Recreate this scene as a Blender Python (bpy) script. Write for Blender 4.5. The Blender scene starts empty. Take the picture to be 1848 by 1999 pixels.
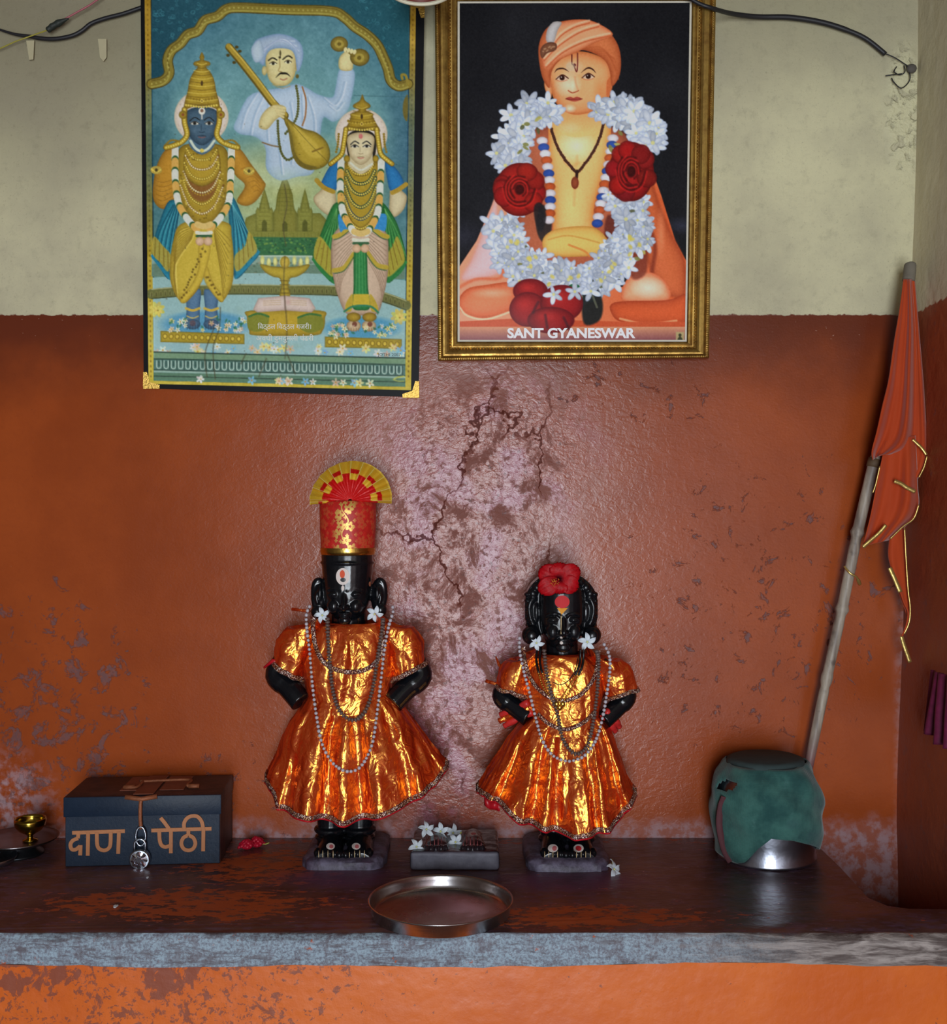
import bpy, bmesh, math, random
import numpy as np
from mathutils import Vector, Matrix, noise
from mathutils.bvhtree import BVHTree

random.seed(7)
PI = math.pi
# ---------------------------------------------------------------- camera geometry
F, D, CX, CY, H = 2150.0, 2.15, 924.0, 999.5, 1.5
SLAB = H - 0.636            # height of the ledge top
def W(px, py, d):
    s = (D - d) / F
    return Vector(((px - CX) * s, -d, H + (CY - py) * s))
def S(d): return (D - d) / F
def on_slab(px, py, dz=0.0):
    depth = (0.636 - dz) * F / (py - CY)
    return Vector(((px - CX) * depth / F, depth - D, SLAB + dz))
scene = bpy.context.scene
COL = scene.collection

# ---------------------------------------------------------------- node materials
def lin(c):
    return tuple((v / 12.92 if v <= 0.04045 else ((v + 0.055) / 1.055) ** 2.4) for v in [x / 255.0 for x in c])
class NT:
    def __init__(s, name):
        s.m = bpy.data.materials.new(name); s.m.use_nodes = True
        s.t = s.m.node_tree; s.t.nodes.clear()
        s.out = s.t.nodes.new('ShaderNodeOutputMaterial')
    def put(s, sock, v):
        if isinstance(v, bpy.types.NodeSocket): s.t.links.new(v, sock)
        elif v is not None:
            if isinstance(v, (tuple, list)) and sock.type == 'RGBA' and len(v) == 3: v = (*v, 1)
            sock.default_value = v
    def n(s, typ, ins=None, **kw):
        nd = s.t.nodes.new(typ)
        for k, v in kw.items(): setattr(nd, k, v)
        for k, v in (ins or {}).items(): s.put(nd.inputs[k], v)
        return nd
    def pos(s): return s.n('ShaderNodeNewGeometry').outputs['Position']
    def obj(s): return s.n('ShaderNodeTexCoord').outputs['Object']
    def xyz(s, v): o = s.n('ShaderNodeSeparateXYZ', {0: v}).outputs; return o[0], o[1], o[2]
    def vec(s, x, y, z): return s.n('ShaderNodeCombineXYZ', {0: x, 1: y, 2: z}).outputs[0]
    def m2(s, op, a, b=None, c=None, clamp=False):
        nd = s.n('ShaderNodeMath', {0: a}, operation=op, use_clamp=clamp)
        if b is not None: s.put(nd.inputs[1], b)
        if c is not None: s.put(nd.inputs[2], c)
        return nd.outputs[0]
    def vm(s, op, a, b=None, out=0):
        nd = s.n('ShaderNodeVectorMath', {0: a}, operation=op)
        if b is not None: s.put(nd.inputs[1], b)
        return nd.outputs['Value' if op in ('LENGTH', 'DOT_PRODUCT', 'DISTANCE') else 0]
    def noise(s, v, scale, detail=4, rough=0.55, dist=0.0, col=False):
        nd = s.n('ShaderNodeTexNoise', {'Vector': v, 'Scale': scale, 'Detail': detail, 'Roughness': rough, 'Distortion': dist})
        return nd.outputs['Color' if col else 'Fac']
    def voro(s, v, scale, feature='F1', out='Distance'):
        return s.n('ShaderNodeTexVoronoi', {'Vector': v, 'Scale': scale}, feature=feature).outputs[out]
    def mr(s, v, a, b, c=0.0, d=1.0, smooth=True):
        nd = s.n('ShaderNodeMapRange', {0: v, 1: a, 2: b, 3: c, 4: d}, interpolation_type='SMOOTHSTEP' if smooth else 'LINEAR')
        return nd.outputs[0]
    def mix(s, f, a, b, mode='MIX'):
        nd = s.n('ShaderNodeMix', data_type='RGBA', blend_type=mode)
        s.put(nd.inputs[0], f); s.put(nd.inputs[6], a); s.put(nd.inputs[7], b)
        return nd.outputs[2]
    def blob(s, p, px, py, rx, ry, soft=0.45):
        c = W(px, py, 0)
        v = s.vm('SUBTRACT', p, tuple(c)); v = s.vm('MULTIPLY', v, (1000.0 / rx, 0, 1000.0 / ry))
        return s.mr(s.vm('LENGTH', v), 1 - soft, 1 + soft, 1, 0)
    def bump(s, h, strength=0.3, dist=0.01, normal=None):
        nd = s.n('ShaderNodeBump', {'Strength': strength, 'Distance': dist, 'Height': h})
        if normal is not None: s.put(nd.inputs['Normal'], normal)
        return nd.outputs[0]
    def bsdf(s, color, rough=0.5, metal=0.0, normal=None, spec=0.5, coat=0.0, coat_rough=0.1, sheen=0.0, emit=None):
        nd = s.n('ShaderNodeBsdfPrincipled', {'Base Color': color, 'Roughness': rough, 'Metallic': metal,
                 'Specular IOR Level': spec, 'Coat Weight': coat, 'Coat Roughness': coat_rough, 'Sheen Weight': sheen})
        if normal is not None: s.put(nd.inputs['Normal'], normal)
        return nd.outputs[0]
    def done(s, sh): s.t.links.new(sh, s.out.inputs[0]); return s.m
    def flower(s, u, v, cell, size, petals=5, ring=True):
        """mask of five-petalled printed flowers scattered over the (u, v) sheet"""
        p = s.vec(s.m2('MULTIPLY', u, 1 / cell), s.m2('MULTIPLY', v, 1 / cell), 0)
        nd = s.n('ShaderNodeTexVoronoi', {'Vector': p, 'Scale': 1.0, 'Randomness': 0.75}, voronoi_dimensions='2D')
        dv = s.vm('SUBTRACT', p, nd.outputs['Position'])
        dx, dy, _ = s.xyz(dv)
        r = s.vm('LENGTH', s.vec(dx, dy, 0))
        a = s.m2('ARCTAN2', dy, dx)
        pet = s.m2('ABSOLUTE', s.m2('COSINE', s.m2('MULTIPLY', a, petals / 2)))
        lim = s.m2('MULTIPLY_ADD', pet, size * 0.5, size * 0.5)
        q = s.m2('DIVIDE', r, lim)
        mask = s.mr(q, 0.9, 1.05, 1, 0)
        if ring: mask = s.m2('MULTIPLY', mask, s.mr(q, 0.2, 0.35, 0, 1))
        return mask
def simple(name, rgb, rough=0.5, metal=0.0, spec=0.5, var=0.12, scale=60, bump=0.0, coat=0.0):
    t = NT(name); p = t.obj()
    nz = t.noise(p, scale, 5)
    c = lin(rgb); dark = tuple(v * (1 - 2 * var) for v in c); lite = tuple(min(1, v * (1 + 1.5 * var)) for v in c)
    col = t.mix(nz, dark, lite)
    nm = t.bump(nz, bump, 0.004) if bump else None
    return t.done(t.bsdf(col, rough, metal, nm, spec, coat))

# ---------------------------------------------------------------- mesh building
def catmull(pts, n=6, closed=False):
    pts = [Vector(p) for p in pts]; out = []; N = len(pts)
    for i in range(N if closed else N - 1):
        if closed: a, b, c, d = pts[i - 1], pts[i], pts[(i + 1) % N], pts[(i + 2) % N]
        else: a, b, c, d = pts[max(i - 1, 0)], pts[i], pts[i + 1], pts[min(i + 2, N - 1)]
        for k in range(n):
            t = k / n
            out.append(0.5 * ((2 * b) + (c - a) * t + (2 * a - 5 * b + 4 * c - d) * t * t + (3 * b - a - 3 * c + d) * t ** 3))
    if not closed: out.append(pts[-1])
    return out
def lerp(a, b, t): return a + (b - a) * t
def curve1(pts, x):
    """smooth-ish piecewise linear table lookup"""
    xs = [p[0] for p in pts]; ys = [p[1] for p in pts]
    return float(np.interp(x, xs, ys))
def resample(pts, step):
    out = [pts[0].copy()]; acc = 0.0
    for a, b in zip(pts[:-1], pts[1:]):
        L = (b - a).length
        if L < 1e-9: continue
        t = step - acc
        while t <= L:
            out.append(a.lerp(b, t / L)); t += step
        acc = L - (t - step)
    return out
class MB:
    def __init__(s): s.v = []; s.f = []
    def add(s, v, f):
        o = len(s.v); s.v += [Vector(x) for x in v]; s.f += [tuple(i + o for i in q) for q in f]; return s
    def box(s, lo, hi, mat=None):
        x0, y0, z0 = lo; x1, y1, z1 = hi
        v = [Vector(p) for p in ((x0,y0,z0),(x1,y0,z0),(x1,y1,z0),(x0,y1,z0),(x0,y0,z1),(x1,y0,z1),(x1,y1,z1),(x0,y1,z1))]
        if mat is not None: v = [mat @ p for p in v]
        return s.add(v, [(0,3,2,1),(4,5,6,7),(0,1,5,4),(1,2,6,5),(2,3,7,6),(3,0,4,7)])
    def bbox(s, lo, hi, r=0.004, seg=2, mat=None):
        b = bmesh.new()
        bmesh.ops.create_cube(b, size=1)
        for v in b.verts: v.co = Vector([lerp(lo[i], hi[i], v.co[i] + 0.5) for i in range(3)])
        bmesh.ops.bevel(b, geom=b.edges[:], offset=r, segments=seg, affect='EDGES', profile=0.5)
        b.verts.index_update()
        vs = [(mat @ v.co if mat is not None else v.co.copy()) for v in b.verts]
        s.add(vs, [tuple(v.index for v in f.verts) for f in b.faces]); b.free(); return s
    def loft(s, rings, closed=True, cap0=False, cap1=False):
        n = len(rings[0]); o = len(s.v)
        for r in rings: s.v += [Vector(p) for p in r]
        for i in range(len(rings) - 1):
            for j in range(n if closed else n - 1):
                k = (j + 1) % n
                s.f.append((o + i * n + j, o + i * n + k, o + (i + 1) * n + k, o + (i + 1) * n + j))
        if cap0: s.f.append(tuple(o + j for j in reversed(range(n))))
        if cap1: s.f.append(tuple(o + (len(rings) - 1) * n + j for j in range(n)))
        return s
    def tube(s, path, r, n=12, caps=True, squash=1.0):
        path = [Vector(p) for p in path]; N = len(path)
        rs = r if isinstance(r, (list, tuple)) else [r] * N
        rings = []; up = None
        for i, p in enumerate(path):
            t = (path[min(i + 1, N - 1)] - path[max(i - 1, 0)])
            t = t.normalized() if t.length > 1e-9 else Vector((0, 0, 1))
            if up is None:
                up = Vector((0, 1, 0)) if abs(t.y) < 0.9 else Vector((1, 0, 0))
            up = (up - t * up.dot(t)).normalized(); b = t.cross(up)
            rings.append([p + (up * math.cos(a) * squash + b * math.sin(a)) * rs[i] for a in [2 * PI * k / n for k in range(n)]])
        return s.loft(rings, True, caps, caps)
    def lathe(s, prof, c, n=48, rot=None, cap0=True, cap1=True):
        c = Vector(c); rings = []
        for r, z in prof:
            ring = [Vector((r * math.cos(2 * PI * k / n), r * math.sin(2 * PI * k / n), z)) for k in range(n)]
            rings.append([(rot @ p if rot is not None else p) + c for p in ring])
        return s.loft(rings, True, cap0, cap1)
    def ell(s, c, r, u=16, w=10, rot=None):
        c = Vector(c); r = Vector(r if hasattr(r, '__len__') else (r, r, r))
        rings = []
        for i in range(1, w):
            ph = PI * i / w
            ring = [Vector((r.x * math.sin(ph) * math.cos(2 * PI * k / u), r.y * math.sin(ph) * math.sin(2 * PI * k / u), -r.z * math.cos(ph))) for k in range(u)]
            rings.append([(rot @ p if rot is not None else p) + c for p in ring])
        o = len(s.v); s.loft(rings)
        a = Vector((0, 0, -r.z)); b = Vector((0, 0, r.z))
        if rot is not None: a, b = rot @ a, rot @ b
        s.v += [a + c, b + c]; ia, ib = len(s.v) - 2, len(s.v) - 1
        for k in range(u):
            s.f.append((ia, o + (k + 1) % u, o + k)); s.f.append((ib, o + (w - 2) * u + k, o + (w - 2) * u + (k + 1) % u))
        return s
    def grid(s, rows, thick=None):
        n = len(rows[0]); o = len(s.v)
        for r in rows: s.v += [Vector(p) for p in r]
        for i in range(len(rows) - 1):
            for j in range(n - 1):
                s.f.append((o + i * n + j, o + i * n + j + 1, o + (i + 1) * n + j + 1, o + (i + 1) * n + j))
        return s
    def build(s, name, mat, parent=None, smooth=True, origin=None, solid=0.0, bevel=0.0, subsurf=0, angle=None):
        me = bpy.data.meshes.new(name)
        org = Vector(parent['_w']) if parent is not None else (Vector(origin) if origin is not None else Vector((0, 0, 0)))
        me.from_pydata([tuple(v - org) for v in s.v], [], s.f); me.update()
        b = bmesh.new(); b.from_mesh(me); bmesh.ops.recalc_face_normals(b, faces=b.faces[:]); b.to_mesh(me); b.free()
        if smooth:
            me.polygons.foreach_set('use_smooth', [True] * len(me.polygons))
            if angle is not None: me.set_sharp_from_angle(angle=math.radians(angle))
        for m in (mat if isinstance(mat, (list, tuple)) else [mat]): me.materials.append(m)
        o = bpy.data.objects.new(name, me); COL.objects.link(o)
        if parent is not None: o.parent = parent
        else: o.location = org
        WPOS[o.name] = org
        if solid: md = o.modifiers.new('thickness', 'SOLIDIFY'); md.thickness = solid; md.offset = 0
        if bevel:
            md = o.modifiers.new('soft_edges', 'BEVEL'); md.width = bevel; md.segments = 2; md.limit_method = 'ANGLE'
        if subsurf: md = o.modifiers.new('smooth', 'SUBSURF'); md.levels = subsurf; md.render_levels = subsurf
        o['_w'] = tuple(org)
        return o
    def bvh(s): return BVHTree.FromPolygons([tuple(v) for v in s.v], s.f)
WPOS = {}
def thing(name, label, cat, loc, group=None):
    o = bpy.data.objects.new(name, None); COL.objects.link(o); o.location = loc
    o.empty_display_size = 0.02
    o['label'] = label; o['category'] = cat; o['_w'] = tuple(loc)
    if group: o['group'] = group
    return o
def tag(o, label, cat, group=None):
    o['label'] = label; o['category'] = cat
    if group: o['group'] = group
    return o
def remesh(mb, voxel, it=4):
    me = bpy.data.meshes.new('tmp'); me.from_pydata([tuple(v) for v in mb.v], [], mb.f); me.update()
    b = bmesh.new(); b.from_mesh(me); bmesh.ops.recalc_face_normals(b, faces=b.faces[:]); b.to_mesh(me); b.free()
    o = bpy.data.objects.new('tmp', me); COL.objects.link(o)
    md = o.modifiers.new('r', 'REMESH'); md.mode = 'VOXEL'; md.voxel_size = voxel
    if it: sm = o.modifiers.new('s', 'SMOOTH'); sm.iterations = it; sm.factor = 0.5
    dg = bpy.context.evaluated_depsgraph_get(); e = o.evaluated_get(dg); m2 = e.to_mesh()
    out = MB(); out.v = [v.co.copy() for v in m2.vertices]; out.f = [tuple(p.vertices) for p in m2.polygons]
    e.to_mesh_clear(); bpy.data.objects.remove(o); bpy.data.meshes.remove(me)
    return out
CAM = Vector((0, -D, H))
def hit(trees, px, py, off=0.0, d=0.15):
    """point of a surface that lies along the sight line, lifted off it a little"""
    dr = (W(px, py, 0) - CAM).normalized(); best = None
    for t in trees:
        loc, nrm, idx, dist = t.ray_cast(CAM, dr)
        if loc is not None and (best is None or dist < best[1]): best = (loc, dist)
    p = best[0] if best else W(px, py, d)
    return p - dr * off
def path_on(trees, pts, off, d=0.15, n=8, smooth_it=3):
    P = [hit(trees, q[0], q[1], off, d) for q in [(v.x, v.y) for v in catmull([(a, b, 0) for a, b in pts], n)]]
    U = [(F * p.x / (D + p.y) + CX, CY - F * (p.z - H) / (D + p.y)) for p in P]; dd = [-p.y for p in P]
    for _ in range(smooth_it):
        dd = [max(dd[0], dd[1] - .004)] + [max(dd[i], (dd[i-1] + dd[i] + dd[i+1]) / 3) for i in range(1, len(dd) - 1)] + [max(dd[-1], dd[-2] - .004)]
    return [W(u, v, q) for (u, v), q in zip(U, dd)]
def ribbon(path, w, thick=0.0015, nrm=None):
    """flat strip following a path, facing the open side (-Y)"""
    mb = MB(); rings = []; N = len(path)
    for i, p in enumerate(path):
        t = (path[min(i + 1, N - 1)] - path[max(i - 1, 0)]).normalized()
        nn = nrm if nrm is not None else Vector((0, -1, 0))
        b = t.cross(nn)
        b = b.normalized() if b.length > 1e-6 else Vector((1, 0, 0))
        k = b.cross(t).normalized()
        if k.dot(nn) < 0: k = -k
        ww = w[i] if isinstance(w, (list, tuple)) else w
        rings.append([p - b * ww / 2, p + b * ww / 2, p + b * ww / 2 * .9 + k * thick, p - b * ww / 2 * .9 + k * thick])
    return mb.loft(rings, True, True, True)
def decal(trees, cx, cy, rx, ry, off=0.0008, n=20, rot=0.0, d=0.15, shape=None):
    """small painted patch hugging a surface"""
    mb = MB(); rings = []
    ctr = hit(trees, cx, cy, off, d)
    for k in (1.0, 0.7, 0.4, 0.12):
        ring = []
        for i in range(n):
            a = 2 * PI * i / n; m = shape(a) if shape else 1.0
            x, y = rx * m * math.cos(a) * k, ry * m * math.sin(a) * k
            ring.append(hit(trees, cx + x * math.cos(rot) - y * math.sin(rot), cy + x * math.sin(rot) + y * math.cos(rot), off, d))
        rings.append(ring)
    return mb.loft(rings, True, False, True)
def copy_tree(o, parent=None):
    c = o.copy(); COL.objects.link(c)
    if parent is not None: c.parent = parent
    for ch in [k for k in o.children]: copy_tree(ch, c)
    return c
# ================================================================ the setting
def back_wall_material():
    t = NT('painted_plaster'); p = t.pos(); x, y, z = t.xyz(p)
    warp = t.noise(p, 9, 3)
    # ---- colours
    n1 = t.noise(p, 4.0, 6, .6); n2 = t.noise(p, 38, 6, .65); n3 = t.noise(p, 130, 4, .6)
    cream = t.mix(t.mr(n1, .3, .7), lin((192, 184, 154)), lin((222, 214, 174)))
    cream = t.mix(t.mr(n2, .5, .75, 0, .28), cream, lin((142, 134, 112)))
    cream = t.mix(t.mr(t.noise(p, 210, 3, .7), .58, .74, 0, .3), cream, lin((142, 134, 108)))
    cream = t.mix(t.mr(n3, .62, .78, 0, .35), cream, lin((120, 112, 90)))
    top_shade = t.m2('MAXIMUM', t.blob(p, 60, -20, 420, 300, .9), t.m2('MULTIPLY', t.blob(p, 1500, -120, 420, 230, .7), .75))  # shade and vignetting near the top, painted into the cream
    top_shade = t.m2('MULTIPLY', top_shade, t.mr(n1, .1, .8, .55, 1))
    cream = t.mix(t.m2('MULTIPLY', top_shade, .8), cream, lin((104, 94, 76)))
    flake = t.m2('MULTIPLY', t.blob(p, 1764, 215, 34, 120, .35), t.mr(t.noise(p, 40, 5), .38, .5))
    cream = t.mix(t.m2('MULTIPLY', flake, .8), cream, lin((222, 215, 175)))
    red = t.mix(t.mr(n1, .3, .72), lin((148, 65, 24)), lin((168, 77, 30)))
    red = t.mix(t.mr(n3, .45, .8, 0, .25), red, lin((140, 62, 30)))
    # maroon band, darker towards the top edge of the dado
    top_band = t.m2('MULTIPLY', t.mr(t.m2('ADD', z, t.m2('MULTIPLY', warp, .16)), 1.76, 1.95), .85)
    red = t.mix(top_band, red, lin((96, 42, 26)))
    # worn paint between and above the statues, mauve sheen painted into the colour
    core = t.m2('MAXIMUM', t.blob(p, 905, 1120, 190, 330, .5), t.m2('MAXIMUM', t.blob(p, 850, 1420, 110, 330, .5), t.blob(p, 950, 900, 190, 160, .5)))
    core = t.m2('MULTIPLY', core, t.mr(t.noise(p, 6, 4), .2, .5, .55, 1))
    wmask = t.m2('MAXIMUM', t.mr(t.noise(t.vm('MULTIPLY', p, (1, 1, .8)), 13, 10, .75, .5), .5, .58), t.mr(t.noise(p, 70, 6, .7), .53, .6, 0, .8))
    worn = t.mix(wmask, t.mix(t.mr(t.noise(p, 7, 3), .48, .6), lin((160, 84, 68)), lin((172, 110, 128))), lin((104, 44, 28)))
    red = t.mix(t.m2('MULTIPLY', core, .9), red, worn)
    haze = t.m2('MAXIMUM', t.blob(p, 960, 1040, 420, 560, .6), t.blob(p, 1010, 1500, 420, 260, .5))
    red = t.mix(t.m2('MULTIPLY', haze, .18), red, lin((140, 62, 40)))  # pinkish reflection haze around the centre, painted into the red
    wp_ = t.vm('ADD', t.vm('MULTIPLY', p, (1, 1, .55)), t.vm('MULTIPLY', t.noise(p, 12, 4, .6, col=True), (.10, .10, .10)))
    crack = t.m2('MULTIPLY', t.mr(t.voro(wp_, 4.2, 'DISTANCE_TO_EDGE'), .004, .012, 1, 0), t.m2('MULTIPLY', core, t.mr(t.noise(p, 5, 2), .45, .55)))
    red = t.mix(t.m2('MULTIPLY', crack, .8), red, lin((70, 28, 22)))
    # chips and abrasions
    chip_n = t.noise(p, 24, 10, .72, .5)
    zone = t.m2('MAXIMUM', t.m2('MULTIPLY', t.blob(p, 60, 1420, 280, 300, .6), 1.35), t.m2('MAXIMUM', t.blob(p, 1490, 1190, 330, 340, .5), t.m2('MAXIMUM', t.blob(p, 500, 1560, 380, 120, .6), t.blob(p, 1250, 760, 200, 90, .5))))
    thr = t.m2('MULTIPLY_ADD', zone, -.135, .71)
    chips = t.mr(t.m2('SUBTRACT', chip_n, thr), 0, .03)
    red = t.mix(t.m2('MULTIPLY', chips, t.mr(t.noise(p, 110, 4, .7), .35, .55, .35, .85)), red, lin((100, 68, 70)))
    spot = t.mr(t.m2('SUBTRACT', t.noise(p, 75, 5, .7), t.m2('MULTIPLY_ADD', core, -.1, .70)), 0, .02)
    red = t.mix(t.m2('MULTIPLY', spot, .55), red, lin((84, 40, 34)))
    # pale bloom of salts along the foot of the wall, lime along the corner
    foot = t.mr(t.m2('ADD', z, t.m2('MULTIPLY', t.noise(p, 20, 5), .07)), SLAB + .035, SLAB + .085, 1, 0)
    foot = t.m2('MAXIMUM', foot, t.m2('MULTIPLY', t.blob(p, 5, 1590, 90, 100, .6), t.mr(n2, .35, .6)))
    red = t.mix(t.m2('MULTIPLY', foot, t.mr(n2, .42, .6, .15, .85)), red, lin((170, 140, 146)))
    lime = t.m2('MULTIPLY', t.mr(x, .815, .838), t.mr(t.m2('ADD', z, t.m2('MULTIPLY', warp, .2)), 1.42, 1.5, 1, 0))
    red = t.mix(t.m2('MULTIPLY', lime, t.mr(n2, .4, .6, .1, .8)), red, lin((170, 126, 122)))
    # flecks of lime splashed just under the cream edge
    fl = t.m2('MULTIPLY', t.mr(t.noise(t.vm('MULTIPLY', p, (1, 1, 2)), 95, 3, .6), .69, .72), t.mr(z, 1.81, 1.85))
    red = t.mix(t.m2('MULTIPLY', fl, .6), red, lin((205, 170, 150)))
    # ---- the line between the two paints
    edge = t.m2('ADD', z, t.m2('MULTIPLY', t.m2('SUBTRACT', t.noise(p, 60, 4), .5), .012))
    mask = t.mr(edge, H + .3838, H + .3862, 1, 0)
    col = t.mix(mask, cream, red)
    # ---- relief: trowelled plaster under brushed oil paint
    big = t.noise(p, 5, 3, .5)
    brush = t.noise(t.vm('MULTIPLY', p, (75, 75, 110)), 1.0, 3, .6, .8)
    fine = t.noise(p, 260, 3, .6)
    h = t.m2('ADD', t.m2('MULTIPLY', big, .22), t.m2('MULTIPLY', brush, t.m2('MULTIPLY_ADD', t.m2('MAXIMUM', core, t.m2('MULTIPLY', haze, .4)), .11, .022)))
    h = t.m2('ADD', h, t.m2('MULTIPLY', fine, .018))
    h = t.m2('SUBTRACT', h, t.m2('MULTIPLY', chips, .04))
    h = t.m2('ADD', h, t.m2('MULTIPLY', t.mr(z, H + .383, H + .387), t.m2('ADD', t.m2('MULTIPLY', t.noise(p, 26, 6, .65), .22), t.m2('MULTIPLY', n3, .05))))
    h = t.m2('ADD', h, t.m2('MULTIPLY', flake, t.m2('MULTIPLY', t.noise(p, 60, 4), 1.0)))
    h = t.m2('ADD', h, t.m2('MULTIPLY', mask, .05))
    nm = t.bump(h, .75, .012)
    rough = t.m2('MULTIPLY_ADD', mask, -.58, .82)
    rough = t.m2('ADD', rough, t.m2('MULTIPLY', t.m2('MAXIMUM', chips, foot), .25))
    rough = t.m2('ADD', rough, t.m2('MULTIPLY', crack, .5)); rough = t.m2('ADD', rough, t.m2('MULTIPLY', wmask, t.m2('MULTIPLY', core, .30)))
    return t.done(t.bsdf(col, rough, 0, nm, .38))
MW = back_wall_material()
def side_wall_material():
    t = NT('side_wall_paint'); p = t.pos(); x, y, z = t.xyz(p)
    n1 = t.noise(p, 5, 6, .6); n2 = t.noise(p, 40, 6, .65)
    cream = t.mix(t.mr(n1, .3, .7), lin((206, 196, 170)), lin((224, 214, 184)))
    cream = t.mix(t.mr(t.noise(t.vm('MULTIPLY', p, (60, 60, 14)), 1, 4), .55, .75, 0, .3), cream, lin((190, 182, 160)))
    red = t.mix(t.mr(n1, .3, .7), lin((142, 66, 40)), lin((160, 78, 46)))
    red = t.mix(t.mr(n2, .58, .7, 0, .6), red, lin((112, 74, 76)))
    edge = t.m2('ADD', t.m2('ADD', z, t.m2('MULTIPLY', y, .02)), t.m2('MULTIPLY', t.m2('SUBTRACT', t.noise(p, 60, 4), .5), .02))
    mask = t.mr(edge, H + .382, H + .386, 1, 0)
    col = t.mix(mask, cream, red)
    nm = t.bump(t.m2('ADD', t.noise(p, 14, 6), t.m2('MULTIPLY', n2, .3)), .6, .008)
    return t.done(t.bsdf(col, t.m2('MULTIPLY_ADD', mask, -.3, .8), 0, nm, .45))
MSW = side_wall_material()
MPLAIN = simple('sooty_limewash', (92, 78, 68), .9, var=.12, scale=6, bump=.2)
MFLOOR = simple('cement_floor', (74, 62, 56), .6, var=.15, scale=9, bump=.2)
def structure(o): o['kind'] = 'structure'; return o
XL, XR0, XR1, YF, ZC = -1.9, .828, .868, -4.3, 2.75   # room limits (right wall leans a little)
# back wall: a dense, very slightly uneven sheet of plaster
nx, nz = 120, 110; rows = []
for j in range(nz + 1):
    zz = ZC * j / nz; row = []
    for i in range(nx + 1):
        xx = lerp(XL, .90, i / nx)
        w = noise.noise(Vector((xx * 2.2, 3.1, zz * 2.2))) * .0012 + .0013
        row.append((xx, w if zz > SLAB else 0, zz))
    rows.append(row)
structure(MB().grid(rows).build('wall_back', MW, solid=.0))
mb = MB()
def xr(z): return lerp(XR0, XR1, min(1, max(0, (z - .9) / 1.5)))
rows = []
for j in range(41):
    zz = ZC * j / 40
    rows.append([(xr(zz) + noise.noise(Vector((7, yy * 3, zz * 2.5))) * .006, yy, zz) for yy in [lerp(.02, YF, k / 60) for k in range(61)]])
structure(MB().grid(rows).build('wall_right', MSW))
structure(MB().box((XL - .1, YF, 0), (XL, .02, ZC)).build('wall_left', MPLAIN, smooth=False))
structure(MB().box((XL - .1, YF - .1, -.1), (.97, .1, 0)).build('floor', MFLOOR, smooth=False))
structure(MB().box((XL - .1, YF - .1, ZC), (.97, .1, ZC + .1)).build('ceiling', MPLAIN, smooth=False))
DX0, DX1, DZ1 = -.55, .50, 2.25               # doorway behind the camera
mb = MB().box((XL - .1, YF - .12, 0), (DX0, YF, ZC)).box((DX1, YF - .12, 0), (.97, YF, ZC)).box((DX0, YF - .12, DZ1), (DX1, YF, ZC))
structure(mb.build('wall_front', MPLAIN, smooth=False))
mw = simple('door_wood', (96, 62, 40), .5, var=.2, scale=20)
mb = MB().box((DX0, YF - .1, 0), (DX0 + .06, YF + .02, DZ1)).box((DX1 - .06, YF - .1, 0), (DX1, YF + .02, DZ1)).box((DX0, YF - .1, DZ1 - .06), (DX1, YF + .02, DZ1))
structure(mb.build('door_1', mw, smooth=False))

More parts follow.
